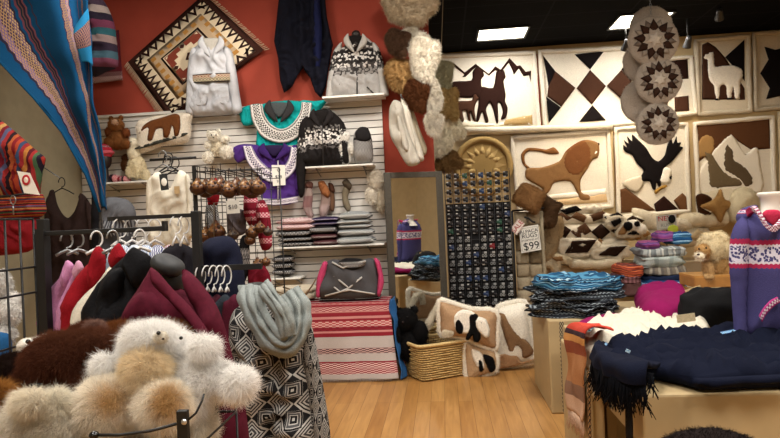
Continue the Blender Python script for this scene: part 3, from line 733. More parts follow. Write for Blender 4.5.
# teal sweater
mt = bands([(0, '139a9a'), (.02, '139a9a')], scale=200)
ptt = bands([(0, '8f8c8a'), (.12, 'dcd9d4'), (.25, '3a3838', 'd5d1cc'), (.45, 'e2dfda', '2a2828'), (.7, 'dcd9d4'), (.8, '6f6c6a'), (.9, 'c9c6c2')], zig=.08, zfreq=22, motif=(30, 5, 'check'))
garm('wool_pullover', 'teal sweater with a grey and white patterned yoke pinned to the slats', 'sweater', SLY-.08, [
    ('body', [(262, 104), (300, 101), (305, 120), (303, 150), (259, 154), (258, 120)], 0, .04, mt),
    ('sleeve', [(262, 104), (246, 106), (239, 112), (243, 125), (252, 125), (262, 118)], -.01, .04, mt), ('sleeve', [(300, 101), (314, 101), (327, 100), (322, 108), (314, 116), (302, 118)], -.01, .04, mt),
    ])
tt_ = [o for o in COL.objects if o.name.startswith('wool_pullover')][-1]
strip('patterned_yoke', tt_, [(250, 105), (253, 122), (263, 137), (281, 143), (298, 137), (309, 120), (312, 103)], [(262, 104), (265, 116), (272, 125), (282, 129), (292, 124), (300, 113), (302, 102)], SLY-.145, ptt)
strip('hem_band', tt_, [(259, 152), (270, 152), (285, 151), (303, 149)], [(259, 147), (270, 147), (285, 146), (303, 144)], SLY-.13, ptt)
collar(tt_, SLY-.14, 279, 110, 20, 13, M('343436'), '4a5052')
# purple sweater with price tag
mp = bands([(0, '4d2f7c')], scale=200)
pty = bands([(0, '8e86a0'), (.12, 'e0dbe2'), (.3, 'e6e1e6', '3a2858'), (.55, '6a5a88', 'e6e1e6'), (.7, 'e6e1e6'), (.85, '8e86a0')], zig=.08, zfreq=22, motif=(28, 5, 'check'))
t = garm('wool_pullover', 'purple sweater with white patterned yoke and a white price tag', 'sweater', SLY-.12, [
    ('body', [(262, 148), (290, 146), (298, 150), (297, 175), (297, 202), (264, 204), (260, 180), (255, 162)], 0, .06, mp, dict(ripple=.006)),
    ('sleeve', [(262, 147), (244, 144), (234, 147), (233, 156), (238, 163), (246, 160), (256, 166), (262, 168)], -.02, .045, mp),
    ('sleeve', [(292, 146), (299, 148), (300, 175), (299, 190), (294, 190), (292, 165)], -.02, .03, mp),
    ])
strip('patterned_yoke', t, [(243, 146), (247, 161), (256, 173), (270, 182), (286, 179), (297, 166), (300, 148)], [(252, 146), (257, 156), (264, 164), (273, 170), (283, 167), (289, 158), (291, 147)], SLY-.2, pty)
strip('hem_band', t, [(263, 204), (275, 205), (286, 204), (298, 202)], [(262, 198), (275, 199), (286, 198), (298, 196)], SLY-.19, pty)
collar(t, SLY-.2, 274, 151, 22, 10, M('3c2466'), '2c2044')
MB().tube([P(278, y, SLY-.2) for y in (160, 180, 202)], .007, 5).build('zipper', M('cfcad2'), kid(t))
PAPER = M('efece4', .8, 10, .0, .02); INK = M('1b1b1d', .8, 10, 0, 0); REDINK = M('b5242c', .8, 10, 0, 0)
def sign(name, label, cat, corners, Y, lines, mat=PAPER, th=.004, group=None, parent=None, frame=None, rotd=0):
    ps = [P(x, y, Y) for x, y in corners]; c = sum(ps, Vector())/4
    if parent is None: t = thing(name, label, cat, c-Vector((0, 0, (ps[0]-ps[3]).length/2)), group)
    else: t = parent
    pl = MB(); pl.puff(corners, Y, th, R=th, sm=0, res=.2); ob = pl.build('card' if parent is None else name, mat, t); t0 = t; t = ob
    xa = (ps[1]-ps[0]).normalized(); ang = math.atan2(xa.z, xa.x)
    if frame:
        q = [c+(p-c)*.88+Vector((0, -th-.0005, 0)) for p in ps]; MB().tube(q, .0018 if Y > 3 else .001, 4, closed=True).build('printed_border', frame, t)
    up = Vector((-math.sin(ang), 0, math.cos(ang)))
    for s, dy, size, im in lines:
        text(t, s, c+up*dy+Vector((0, -th-.001, 0)), size, im, (math.pi/2, -ang, 0))
    return t0
sign('price_tag', '', '', [(271.5, 165), (285, 165), (285.5, 185), (273, 186)], SLY-.22, [('O', .055, .05, INK), ('$39', -.02, .05, M('55555a')), ('95', -.065, .04, M('55555a'))], parent=t)
# black and white zip sweater
mjb = bands([(0, '1d1a1a'), (.3, '1d1a1a', '5a5655'), (.38, '8a8785', 'cdc9c5'), (.44, 'dcd9d5', '2a2726'), (.54, 'cfccc8', '1d1a1a'), (.62, '6d6a69', '1d1a1a'), (.7, '1d1a1a')], zig=.05, zfreq=9, motif=(22, 28, 'fig'))
msb = bands([(0, '1d1a1a'), (.55, '1d1a1a', '6d6a69'), (.62, 'd6d3cf', '3a3736'), (.72, '1d1a1a')], zig=.06, zfreq=5, motif=(8, 28, 'fig'))
t = zip_jacket('black zip sweater with a white banded chest and long left sleeve hanging down',
    [(310, 116), (318, 110), (330, 110), (340, 118), (346, 128), (346, 150), (347, 163), (325, 165), (302, 166), (301, 140), (302, 124)],
    [(308, 116), (300, 124), (297, 150), (296, 172), (299, 196), (304, 195), (306, 170), (309, 140)], [(338, 117), (345, 126), (348, 145), (349, 162), (343, 162), (340, 140)],
    [(313, 120), (311, 112), (319, 108), (328, 109), (333, 116), (328, 124), (322, 130), (317, 124)], [(322, 128), (323, 145), (323, 165)], SLY-.2, mjb, msb, M('262324'), T=.08)
# ------------------------------------------------------------ shelves on the slats
def wshelf(x0, y0, x1, y1, label, D=.28):
    a = P(x0, y0, SLY-D); b = P(x1, y1, SLY-D); z = (a.z+b.z)/2
    t = thing('wall_shelf', label, 'shelf', ((a.x+b.x)/2, SLY, z))
    MB().box(((a.x+b.x)/2, SLY-D/2, z-.009), (b.x-a.x, D, .018)).build('shelf_board', M_WHITEP, t, bevel=.003)
    for k in (.15, .85):
        x = a.x+(b.x-a.x)*k; MB().tube([(x, SLY+.02, z-.02), (x, SLY-D*.85, z-.02), (x, SLY, z-.09)], .008, 5).build('bracket', M_STEEL, t)
    return z, t
ZS1, _ = wshelf(98, 184, 147, 179, 'white shelf at the left end of the slats with the cream llama toy')
ZS2, _ = wshelf(305, 167, 373, 163, 'white shelf below the black zip sweater')
# ------------------------------------------------------------ plush
EYEM = M('0c0a0a', .15, 10, 0, 0)
def plush(name, label, cat, Y, blobs, eyes=(), nose=None, fur=(5000, .018, .004), group=None, tz=None, extra=()):
    """blobs: (px, py, rx, ry, rdepth_px, dY, colour[, rotation])"""
    base = P(sum(b[0] for b in blobs)/len(blobs), max(b[1]+b[3] for b in blobs), Y)
    t = thing(name, label, cat, base, group); m = MB()
    for i, b in enumerate(blobs):
        c = P(b[0], b[1], Y+b[5]); s = Y/F; m.sell(c, (b[2]*s, b[4]*s, b[3]*s), 1, Ry(b[7]) if len(b) > 7 else None, seg=18, col=b[6], nz=.06, nf=3, seed=i)
    if fur: m.fur(*fur)
    m.build('fluffy_body', FL(), t)
    for e in eyes:
        q = MB(); s = Y/F; q.sell(P(e[0], e[1], Y+e[2]), (e[3]*s,)*3, 1, seg=10); q.build('eye', EYEM, t)
    if nose: 
        q = MB(); s = Y/F; q.sell(P(nose[0], nose[1], Y+nose[2]), (nose[3]*s, nose[3]*s*.8, nose[3]*s*.7), 1, seg=10); q.build('nose', M('2a1512', .5), t)
    return t
YS = SLY-.14
plush('plush_alpaca', 'rust brown fluffy alpaca toy sitting at the top left of the slats', 'plush toy', YS, [
    (118, 140, 11, 10, 9, 0, '8a5a33'), (116, 125, 8, 7, 7, -.03, '96643a'), (110, 143, 6, 6, 6, -.06, '7c4e2a'), (127, 144, 6, 5, 6, -.06, '7c4e2a'), (109, 132, 4, 5, 4, -.04, '7a4526'), (126, 133, 4, 5, 4, -.04, '7a4526'), (111, 119, 2.5, 3, 2, 0, '7c4e2a'), (121, 118, 2.5, 3, 2, 0, '7c4e2a'), (115, 122, 3, 2.6, 3, -.1, 'd9b79c')],
    eyes=[(112.5, 121, -.11, .7), (118, 121, -.11, .7)])
plush('plush_alpaca', 'cream fluffy llama toy standing on the left white shelf', 'plush toy', YS, [
    (137, 167, 9, 12, 8, 0, 'e2d5b4'), (134, 152, 6, 10, 6, -.02, 'e8dfc6'), (133, 143, 5, 5, 5, -.04, 'ece4d0'), (146, 175, 4, 6, 4, -.04, 'dccfae'), (130, 172, 4, 6, 4, -.05, 'dccfae')], eyes=[(131, 142, -.09, .7)])
plush('plush_alpaca', 'small dark brown toy behind the cream llama toy', 'plush toy', YS+.06, [(127, 165, 6, 8, 5, 0, '5c3a22'), (126, 158, 4, 4, 4, -.02, '5c3a22')], fur=(1500, .015, .004))
plush('plush_bear', 'white fluffy teddy bear with splayed legs pinned on the slats', 'plush toy', SLY-.12, [
    (219, 147, 8, 9, 6, 0, 'e6dcc6'), (214, 136, 6.5, 5.5, 6, -.04, 'efe9dc'), (208, 157, 5, 5.5, 5, -.05, 'efe9dc'), (227, 152, 7, 6.5, 5, -.05, 'efe9dc'), (225, 139, 4.5, 3.5, 4, -.04, 'efe9dc'), (208, 145, 3, 4, 3, -.04, 'efe9dc'), (209, 132, 2, 2, 1.5, 0, 'efe9dc'), (219, 131, 2, 2, 1.5, 0, 'efe9dc')],
    eyes=[(211.5, 135, -.11, .7), (216, 135, -.11, .7)], nose=(213.5, 137.5, -.115, .8), fur=(6000, .022, .004))
# cushion with brown animal
t = thing('picture_cushion', 'cream fleece cushion with a brown bear figure beside the rust alpaca toy', 'cushion', P(165, 150, YS))
m = MB(); m.puff([(139, 120), (190, 112), (191, 122), (188, 142), (163, 146), (141, 153), (138, 140)], YS, .09, R=.12, col='e8dfd0', nz=.1, sm=1); m.fur(5000, .012, .004); m.build('cushion', FL(), t)
m = MB(); m.puff([(143, 135), (146, 128), (154, 122), (168, 118), (178, 115), (183, 117), (184, 126), (182, 136), (178, 137), (176, 128), (172, 138), (167, 138), (166, 130), (160, 131), (156, 141), (151, 141), (152, 130), (147, 132)], YS, .02, off=.085, R=.02, col='6a3f22'); m.puff([(142, 147), (186, 134), (187, 137), (142, 150)], YS, .012, off=.075, R=.02, col='3a3a34'); m.build('animal_patch', FL(), t)
# dark head form with red beanie
t = thing('mannequin_head', 'dark display head wearing a red and pink knitted hat on the left shelf', 'mannequin head', (P(106, 178, YS-.1).x, YS-.1, ZS1))
c = P(105, 160, YS-.1); m = MB(); m.sell(c, (px2m(6.5, YS), px2m(7, YS), px2m(10, YS)), 1); m.lathe([(.055, 0), (.05, .02), (.03, .06), (.03, c.z-ZS1-.06)], (c.x, c.y, ZS1), 14); m.build('head', M('241a18', .45, 20, .1), t)
hat = bands([(0, 'c23a4a'), (.35, 'd98a96', '7a1f30'), (.55, 'b02a3c'), (.75, '2a1a20', 'e0a0a8'), (.85, 'c23a4a')], motif=(20, 8, 'check'))
m = MB(); cc = P(104.5, 152, YS-.1); m.sell(cc, (px2m(8, YS), px2m(8, YS), px2m(8.5, YS)), 1, seg=20); m.build('knitted_hat', hat, t)
m = MB(); m.tube([cc+Vector((math.cos(a)*px2m(7.8, YS), math.sin(a)*px2m(7.8, YS), -.02+.015*math.cos(a))) for a in [2*math.pi*k/20 for k in range(20)]], .018, 8, closed=True); m.build('hat_brim', M('d0606e'), t)
# generic folded knit
def folded(name, label, cat, x0, x1, ybot, n, hpx, Y, D, mat, group=None, jit=1.5, zb=None, rot=0, seed=0, roundx=.35, yoff=0):
    """a folded piece with its layered edge, or a pile of n when n is a list of materials"""
    a = P(x0, ybot, Y); b = P(x1, ybot, Y); s = Y/F; zb = a.z if zb is None else zb
    lay = max(1, round(hpx*s/.06)); h = hpx*s/lay; m = MB(); R = Rz(rot); cx = (a.x+b.x)/2
    rr = random.Random(seed)
    for i in range(lay):
        m.sell((cx+rr.uniform(-1, 1)*.012, Y+D/2+rr.uniform(-1, 1)*.006, zb+h*(i+.5)), ((b.x-a.x)/2*(1-.03*rr.random()), D/2, h*.62), roundx, R @ Rz(rr.uniform(-.04, .04)), seg=44, pz=.95, nz=.1, nf=3, seed=i+seed)
    return tag(m.build(name, mat), label, cat, group), zb+hpx*s
mitt = bands([(0, '7a1f2c'), (.3, 'c9a0a0', '7a1f2c'), (.5, '2a2028'), (.7, 'b03040', 'd8b0b0')], axis='u', motif=(8, 10, 'check'))
folded('folded_mittens', 'folded red patterned knitwear before the dark display head', 'knitwear', 100, 116, 179, 1, 8, YS-.1, .15, mitt, zb=ZS1)
folded('folded_mittens', 'folded dark red knitwear between the display head and cream toy', 'knitwear', 117, 127, 178, 1, 6, YS-.08, .12, mitt, zb=ZS1, seed=4)
# second shelf: white toy and grey hat
t2 = plush('plush_alpaca', 'white fluffy toy standing beside the black zip sweater', 'plush toy', SLY-.2, [(345, 152, 7, 12, 6, 0, 'e9e6df'), (344, 137, 5.5, 6.5, 5, -.03, 'f0ede7'), (341, 146, 2.5, 6, 3, -.04, 'e9e6df'), (351, 148, 2.5, 6, 3, -.04, 'e9e6df')], eyes=[(342, 135, -.08, .6), (346, 135, -.08, .6)])
hatg = bands([(0, '3c3a3b', 'b9b6b2'), (.35, 'a8a5a2', '3c3a3b'), (.65, '2a2829'), (.72, '9a9896')], motif=(14, 10, 'check'))
t = thing('knitted_backpack', 'grey and black knitted pouch beside the white toy on the shelf', 'bag', (P(363, 164, SLY-.2).x, SLY-.2, ZS2))
m = MB(); m.puff([(354, 134), (358, 129), (366, 128), (371, 135), (373, 150), (372, 162), (356, 163), (353, 150)], SLY-.2, .09, nz=.2); m.build('pouch', hatg, t)
m = MB(); m.puff([(355, 133), (360, 127), (368, 128), (371, 138), (365, 142), (357, 140)], SLY-.27, .04); m.build('flap', M('232122'), t)
# ------------------------------------------------------------ knitted slippers hung in a row
sl1 = bands([(0, '5a4a4a', 'c9b0ac'), (.3, 'b08a88', '5a3a3c'), (.6, 'cfc0b8', '6a4a48'), (.85, '8a5a48')], motif=(7, 14, 'check'))
sl2 = bands([(0, '4a3a38', 'c9b0ac'), (.4, 'b39a90', '4a3a38'), (.7, '7a5038')], motif=(6, 14, 'check'))
def sock(label, leg, foot, Y, mat, lin_):
    t = garm('knitted_slipper', label, 'slipper', Y, [('slipper_body', leg, 0, .04, mat), ('slipper_cuff', foot, -.02, .04, lin_)], 'knitted slippers hung on the slats')
    p = P(leg[0][0], leg[0][1]-1, Y); MB().tube([p+Vector((0, .1, .02)), p+Vector((0, 0, .02)), p+Vector((0, 0, -.01))], .004, 4).build('hook', M_STEEL, t)
sock('pink and grey knitted slipper hung nearest the black sleeve', [(307, 184), (311, 182), (313, 195), (312, 208), (314, 216), (309, 218), (303, 208), (304, 195)], [(305, 184), (308, 181), (313, 183), (312, 188), (306, 188)], SLY-.08, sl1, M('6a4a42'))
sock('tan lined patterned slipper in the middle of the hung row', [(322, 184), (330, 196), (330, 206), (326, 217), (321, 218), (319, 210), (321, 200)], [(318, 182), (324, 181), (330, 192), (328, 198), (322, 194), (319, 188)], SLY-.08, sl2, M('8d5a38'))
sock('dark brown slipper of the middle pair on the slats', [(330, 184), (334, 190), (335, 205), (333, 212), (329, 208), (328, 195)], [(328, 183), (333, 184), (335, 192), (330, 192)], SLY-.05, M('6a4e3c'), M('4a3024'))
sock('grey brown slipper hung alone at the right of the row', [(346, 182), (351, 187), (348, 197), (351, 208), (348, 212), (343, 205), (342, 192)], [(342, 182), (347, 179), (352, 185), (350, 190), (345, 188)], SLY-.08, M('7a705e'), M('4a4034'))
# ------------------------------------------------------------ folded sweaters on the slats
ZS3, _ = wshelf(272, 248, 384, 243, 'white shelf carrying the folded patterned sweaters', .3)
pk = bands([(0, 'b58a90'), (.25, 'dcc6c4', '9a5a66'), (.5, 'e4d6d2', 'a06a76'), (.75, 'b07c84', 'e4d6d2')], motif=(11, 4, 'diamond'), zig=.1, zfreq=11)
bkp = bands([(0, '1a191b'), (.3, 'a8a6a6', '1a191b'), (.5, '1f1e20', 'b4b2b2'), (.7, '1a191b')], motif=(10, 4, 'diamond'), zig=.08, zfreq=10)
pu = bands([(0, '2c2440'), (.4, '5a4f6c', 'b0a8b8'), (.6, '2c2440')], motif=(9, 4, 'diamond'), zig=.08, zfreq=9)
mr = bands([(0, '3c2226'), (.35, '9a8a88', '3c2226'), (.6, '4c2a2e')], motif=(9, 4, 'diamond'), zig=.08, zfreq=9)
gw = bands([(0, '3e4244'), (.2, 'b9bcbc', '3a3d3f'), (.42, 'dcdcd9', '2f3234'), (.62, '8a8e90'), (.75, '3c4042', 'c9cccc')], motif=(11, 4, 'diamond'), zig=.12, zfreq=11)
Yf = SLY-.3; Gf = 'folded patterned sweaters on the slat shelf'
_, z = folded('folded_sweater', 'black folded sweater under the pink one on the slats', 'sweater', 276, 313, 245, 1, 10, Yf, .26, bkp, zb=ZS3); folded('folded_sweater', 'black folded sweater with grey bands just beneath the pink folded one', 'sweater', 274, 311, 230, 1, 7, Yf, .26, bkp, zb=z, seed=3)
folded('folded_sweater', 'pale pink patterned sweater on top of the left folded pile', 'sweater', 274, 314, 228, 1, 12, Yf-.02, .28, pk, zb=z+px2m(7, Yf), seed=5)
_, z = folded('folded_sweater', 'dark maroon patterned sweater at the bottom of the middle pile', 'sweater', 311, 338, 243, 1, 12, Yf-.02, .26, mr, zb=ZS3, seed=6)
_, z = folded('folded_sweater', 'charcoal sweater with grey bands in the middle pile', 'sweater', 309, 337, 233, 1, 8, Yf-.02, .26, bkp, zb=z, seed=7)
folded('folded_sweater', 'dark purple folded sweater topping the middle pile', 'sweater', 310, 340, 228, 1, 9, Yf, .26, pu, zb=z, seed=8)
z = ZS3
for i, (lb, h) in enumerate((('lowest grey and white sweater of the right pile', 8), ('second grey and white sweater from the bottom of the right pile', 8), ('third grey and white sweater from the bottom of the right pile', 9), ('top grey and white sweater of the right pile', 8))):
    _, z = folded('folded_sweater', lb, 'sweater', 335+i*1.3, 374+(i % 2)*1-i, 240, 1, h, Yf-.03, .28, gw, zb=z, seed=10+i)
# round fluffs at right end of the slats
plush('fur_muff', 'cream fur tail hanging at the right end of the slats', 'fur piece', SLY-.1, [(376, 180, 8, 10, 6, 0, 'cfc6b6'), (372, 195, 6, 9, 5, 0, 'd8d0c2'), (381, 200, 5, 12, 4, 0, 'c4b9a6')], fur=(4000, .03, .004))
# ============================================================ MIDDLE OF THE SHOP
TF = G(355, 381).y                                               # front of the draped table
ta, tb = P(303, 305, TF), P(389, 301, TF); TX0, TX1, TZ = ta.x, tb.x, .76; TB = 6.1
t = thing('draped_table', 'display table before the slats covered with a red and white striped cloth', 'table', ((TX0+TX1)/2, (TF+TB)/2, 0))
WOODT = M('6b4a30', .6, 20, .1)
MB().box(((TX0+TX1)/2, (TF+TB)/2+.02, TZ-.02), (TX1-TX0-.03, TB-TF-.06, .03)).build('tabletop', WOODT, t)
for a in (TX0+.06, TX1-.06):
    for b in (TF+.08, TB-.06): MB().box((a, b, (TZ-.035)/2), (.045, .045, TZ-.035)).build('leg', WOODT, t)
red, wh, gr = '8e2a36', 'bdb4b2', '5c4044'
cl = bands([(0, wh), (.1, red, 'd9b3b0'), (.17, red, 'e0c4c0'), (.24, red), (.26, wh), (.36, gr, 'c9a8a4'), (.43, wh), (.52, wh), (.56, red), (.6, 'c98a88'), (.62, red, '7a2430'), (.66, 'b54a50', 'd8b0ac'), (.72, red), (.75, 'c98a88'), (.78, '8a2632'), (.8, red), (.83, 'c08480'), (.85, red, 'd6a8a4'), (.92, red), (.95, '8a2632', 'c98a88')], motif=(13, 36, 'check'), scale=260, bump=.6)
m = MB(); net = []
xs = [TX0+(TX1-TX0)*k/8 for k in range(9)]
for j, (dz, ex) in enumerate([(TZ, 0), (TZ*.8, .01), (TZ*.5, .015), (TZ*.25, .02), (.025, .03)]):
    net.append([(x+(k-4)*.004*j, TF-.015-ex-(.012*math.sin(k*2.1)*j/3), dz) for k, x in enumerate(xs)])
net = net[::-1]; m.loft(net, 40, 40, .006, nz=.006, nf=4); m.build('striped_cloth', cl, t)['label'] = 'red and white woven striped cloth'
m = MB(); m.loft([[(x, TF-.012, TZ+.004) for x in xs], [(x, (TF+TB)/2, TZ+.006) for x in xs], [(x, TB, TZ+.004) for x in xs]], 16, 8, .005); m.build('cloth_top', bands([(0, red), (.3, wh), (.5, red), (.7, '8a2632')], repeat=3), t)
m = MB()
for k in range(60): x = TX0+(TX1-TX0)*(k+.5)/60; m.tube([(x, TF-.05, .03), (x+random.uniform(-.004, .004), TF-.055, .006)], .002, 3)
o_ = m.build('fringe', M('c8bdb6'), t); o_['kind'] = 'stuff'
# blue cloth over the right side
m = MB(); bx = TX1+.02
m.loft([[(bx-.02, TF-.03, TZ+.01), (bx, TF+.15, TZ+.01), (bx-.01, TF+.27, TZ+.01)], [(bx+.02, TF-.04, .5), (bx+.04, TF+.15, .5), (bx+.02, TF+.27, .5)], [(bx+.05, TF-.05, .2), (bx+.07, TF+.15, .2), (bx+.04, TF+.27, .2)], [(bx+.06, TF-.06, .02), (bx+.1, TF+.12, .02), (bx+.05, TF+.27, .02)]], 16, 24, .01, nz=.05, nf=7)
tag(m.build('blue_cloth', M('2c5a8e', .85, 120, .5)), 'bright blue cloth hanging at the right side of the striped table', 'cloth')
# sweaters on the table
crm = bands([(0, 'cfc3ae')], scale=160)
t = thing('folded_sweater', 'cream folded cardigan with brown edging left on the striped table', 'sweater', P(292, 300, TF+.25))
m = MB(); c = P(292, 293, TF+.3); m.sell((c.x, c.y, TZ+.05), (.26, .2, .045), .45, Rz(.1), seg=32, pz=.7, nz=.08, nf=3); m.sell((c.x+.03, c.y+.02, TZ+.11), (.22, .18, .04), .5, Rz(-.1), seg=32, pz=.7, nz=.1, nf=3, seed=3); m.build('knit_body', crm, t)
for pts in ([(275, 291), (288, 295), (302, 297), (309, 290)], [(283, 287), (293, 290), (300, 286)], [(305, 296), (312, 286), (316, 279)]):
    MB().tube([P(x, y, TF+.3-.16-.04*k) for k, (x, y) in enumerate(pts)], .008, 5).build('edging', M('7c6850'), t)
tpile = [('1d2022', 'lowest black sweater of the pile right on the striped table'), ('1f4a48', 'dark teal folded sweater in the pile on the striped table'), ('5c5f66', 'slate grey folded sweater in the pile on the striped table'), ('26282b', 'black folded sweater just under the charcoal and pink one')]
z = TZ+.01; a = P(316, 300, TF+.02); b = P(380, 297, TF+.02)
for i, (c_, lb) in enumerate(tpile):
    _, z = folded('folded_sweater', lb, 'sweater', 317+i, 380-i, 300, 1, 4.5, TF+.03, .27, bands([(0, c_), (.4, c_, '9a9a9c'), (.6, c_)], motif=(30, 20, 'check')), 'sweaters piled on the striped table', zb=z, seed=30+i)
chg = bands([(0, '4c4b4e')], scale=200)
t = thing('folded_sweater', 'charcoal sweater with pink sides and grey trim topping the striped table pile', 'sweater', (P(349, 290, TF).x, TF+.2, z))
garm_Y = TF+.1
m = MB(); m.puff([(325, 264), (334, 259), (352, 262), (372, 258), (378, 268), (380, 288), (376, 297), (350, 300), (322, 299), (318, 288)], TF+.06, .09, nz=.3, ripple=.01); m.build('knit_body', chg, t)
for pts in ([(323, 262), (328, 264), (323, 285), (320, 297), (316, 296), (317, 278)], [(374, 258), (380, 262), (384, 282), (380, 296), (377, 294), (378, 275)]):
    m = MB(); m.puff(pts, TF+.02, .04); m.build('side_panel', M('b8426a'), t)['label'] = 'pink knitted side panel'
for pts in ([(332, 262), (343, 268), (354, 263), (366, 261)], [(334, 276), (344, 284), (349, 288), (362, 277)], [(325, 296), (343, 291), (350, 290), (375, 294)], [(349, 288), (340, 292), (334, 287)]):
    MB().tube([P(x, y, TF-.03) for x, y in pts], .009, 5).build('grey_trim', M('b5b2ae'), t)
m = MB(); m.puff([(338, 263), (346, 258), (362, 259), (366, 264), (352, 271)], TF-.01, .03); m.build('collar', bkp, t)
# things below the pink pile: grey brown knitted items lower left
folded('folded_knitwear', 'dark grey folded knitwear left of the cream cardigan under the slat shelf', 'knitwear', 271, 291, 276, 1, 20, SLY-.3, .25, bkp, zb=P(280, 276, SLY-.3).z, seed=50)
ZS4, _ = wshelf(266, 279, 300, 277, 'narrow white shelf under the dark grey folded knitwear', .3)
# ------------------------------------------------------------ mirror
MYc = P(413, 172, 6.3); tgt = P(758, 250, 3.6)
mp_ = Vector((MYc.x, 6.3, 1.2)); d1 = (Vector((0, 0, 0))-Vector((mp_.x, mp_.y, 0))).normalized(); d2 = (Vector((tgt.x, tgt.y, 0))-Vector((mp_.x, mp_.y, 0))).normalized()
nrm = (d1+d2).normalized(); ay = math.atan2(nrm.x, -nrm.y)
RM = Rz(ay); hw = px2m(28.5, 6.3)/math.cos(ay); zt_ = MYc.z; tilt = 0
t = thing('standing_mirror', 'tall mirror in a brushed metal frame reflecting the right tables', 'mirror', (mp_.x, mp_.y, 0))
def mb(p, s): return (Vector((mp_.x, mp_.y, 0))+RM @ Vector(p), s)
m = MB()
for px_, pz_, sx_, sz_ in ((-hw+.035, (zt_+.12)/2, .07, zt_-.12), (hw-.035, (zt_+.12)/2, .07, zt_-.12), (0, zt_-.03, 2*hw-.14, .06), (0, .15, 2*hw-.14, .06)):
    c, s = mb((px_, 0, pz_), (sx_, .035, sz_)); m.box(c, s, 0, RM)
m.build('frame', M('5f5c56', .4, 60, .05, metal=.7), t, bevel=.004)
glass, nt_, b_ = newmat('mirror_glass'); b_.inputs['Metallic'].default_value = 1; b_.inputs['Roughness'].default_value = .015; b_.inputs['Base Color'].default_value = (.85, .86, .85, 1)
m = MB(); c, s = mb((0, .0, (zt_+.12)/2), (2*hw-.13, .012, zt_-.22)); m.box(c, s, 0, RM); m.build('mirror_glass', glass, t)
for sx_ in (-1, 1):
    m = MB(); m.tube([Vector((mp_.x, mp_.y, 0))+RM @ Vector(q) for q in ((sx_*(hw-.05), .02, .14), (sx_*(hw-.05), -.16, .012))], .012, 6); m.tube([Vector((mp_.x, mp_.y, 0))+RM @ Vector(q) for q in ((sx_*(hw-.05), .02, .14), (sx_*(hw-.05), .1, .012))], .012, 6); m.build('stand_foot', M_STEEL, t)
# ------------------------------------------------------------ jewelry rack
RYk = 6.75
p0, p1 = P(444, 171, RYk), P(509, 168, RYk); z0 = .02
t = thing('display_grid', 'tall wire grid rack between the mirror and the hanging hide strip', 'display rack', ((p0.x+p1.x)/2, RYk, 0))
m = MB(); W_ = p1.x-p0.x
for k in range(9): x = p0.x+W_*k/8; m.tube([(x, RYk, z0), (x, RYk, p0.z)], .006 if k in (0, 8) else .0035, 4)
z = z0
while z <= p0.z+.001: m.tube([(p0.x, RYk, z), (p1.x, RYk, z)], .003, 4); z += .09
m.build('wire_grid', M('3a3a3c', .4, 40, .05, metal=.5), t)
MB().box(((p0.x+p1.x)/2, RYk+.012, (P(475, 203, RYk).z+.35)/2), (W_-.01, .006, P(475, 203, RYk).z-.35)).build('dark_gap_sheet', M('1b1b1d', .8), t)  # added dark sheet that blackens the gaps between the cards
for x in (p0.x, p1.x): MB().tube([(x, RYk-.2, .015), (x, RYk+.2, .015)], .012, 6).build('foot', M_BLACKM, t)
proto = None; rows = 19; zz = p0.z-.075; cnt = 0
CARDS = [('c8c6c0', '15151a', 0), ('9fa0a0', '15151a', 0), ('b9b8b2', '24385c', 0), ('2a2a2c', 'a8a8a6', 1), ('232325', '8f9294', 1), ('c3bfb8', '7a2028', 0), ('9a9a96', '1f4a3a', 0)]
protos = []
def card_bm(bg, fg, kind, o):
    m = MB(); m.box((o[0], o[1]-.012, o[2]+.006), (.05, .004, .062), 0)
    for s in (-1, 1):
        if kind: m.tube([(o[0]+s*.015+.011*math.cos(a), o[1]-.02, o[2]-.01+.014*math.sin(a)) for a in [2*math.pi*k/8 for k in range(8)]], .0035, 4, 1, closed=True)
        else: m.sell((o[0]+s*.014, o[1]-.02, o[2]+.001-s*.006), (.017, .009, .02), .8, mi=1, seg=8); 
    m.box((o[0]+.012, o[1]-.018, o[2]+.026), (.03, .014, .022), 1)
    return m
rr = random.Random(5)
for r in range(17):
    for c in range(8):
        x = p0.x+W_*(c+.5)/8; z = zz-r*.088
        if z < .35: continue
        k = (rr.choice([0, 0, 1, 1, 1, 0, 1, 2, 6]) if r < 8 else rr.choice([0, 3, 4, 3, 4, 1, 2]))
        if r == 9 and c == 5: k = 5
        if r > 1 and rr.random() < .04: continue
        pr = next((q for q in protos if q[0] == k), None)
        lab = ['pale card with a black pair of earrings', 'grey card with a black pair of earrings', 'pale card with a navy pair of earrings', 'dark card with grey ring earrings', 'black card with silver ring earrings', 'pale card with a red pair of earrings', 'grey card with a green pair of earrings'][k]
        if pr is None:
            bg, fg, kd = CARDS[k]; o = card_bm(bg, fg, kd, (x, RYk-.006, z)).build('jewelry_card', [M(bg, .6, 20, 0, .04), M(fg, .35, 30, 0, .1)], None, (x, RYk-.006, z))
            tag(o, lab+' on the tall wire rack', 'jewelry', ['black pairs on pale cards', 'black pairs on grey cards', 'navy pairs on pale cards', 'grey rings on dark cards', 'silver rings on black cards', 'red pairs on pale cards', 'green pairs on grey cards'][k]); protos.append((k, o))
        else:
            q = pr[1].copy(); COL.objects.link(q); q.location = (x, RYk-.006, z)
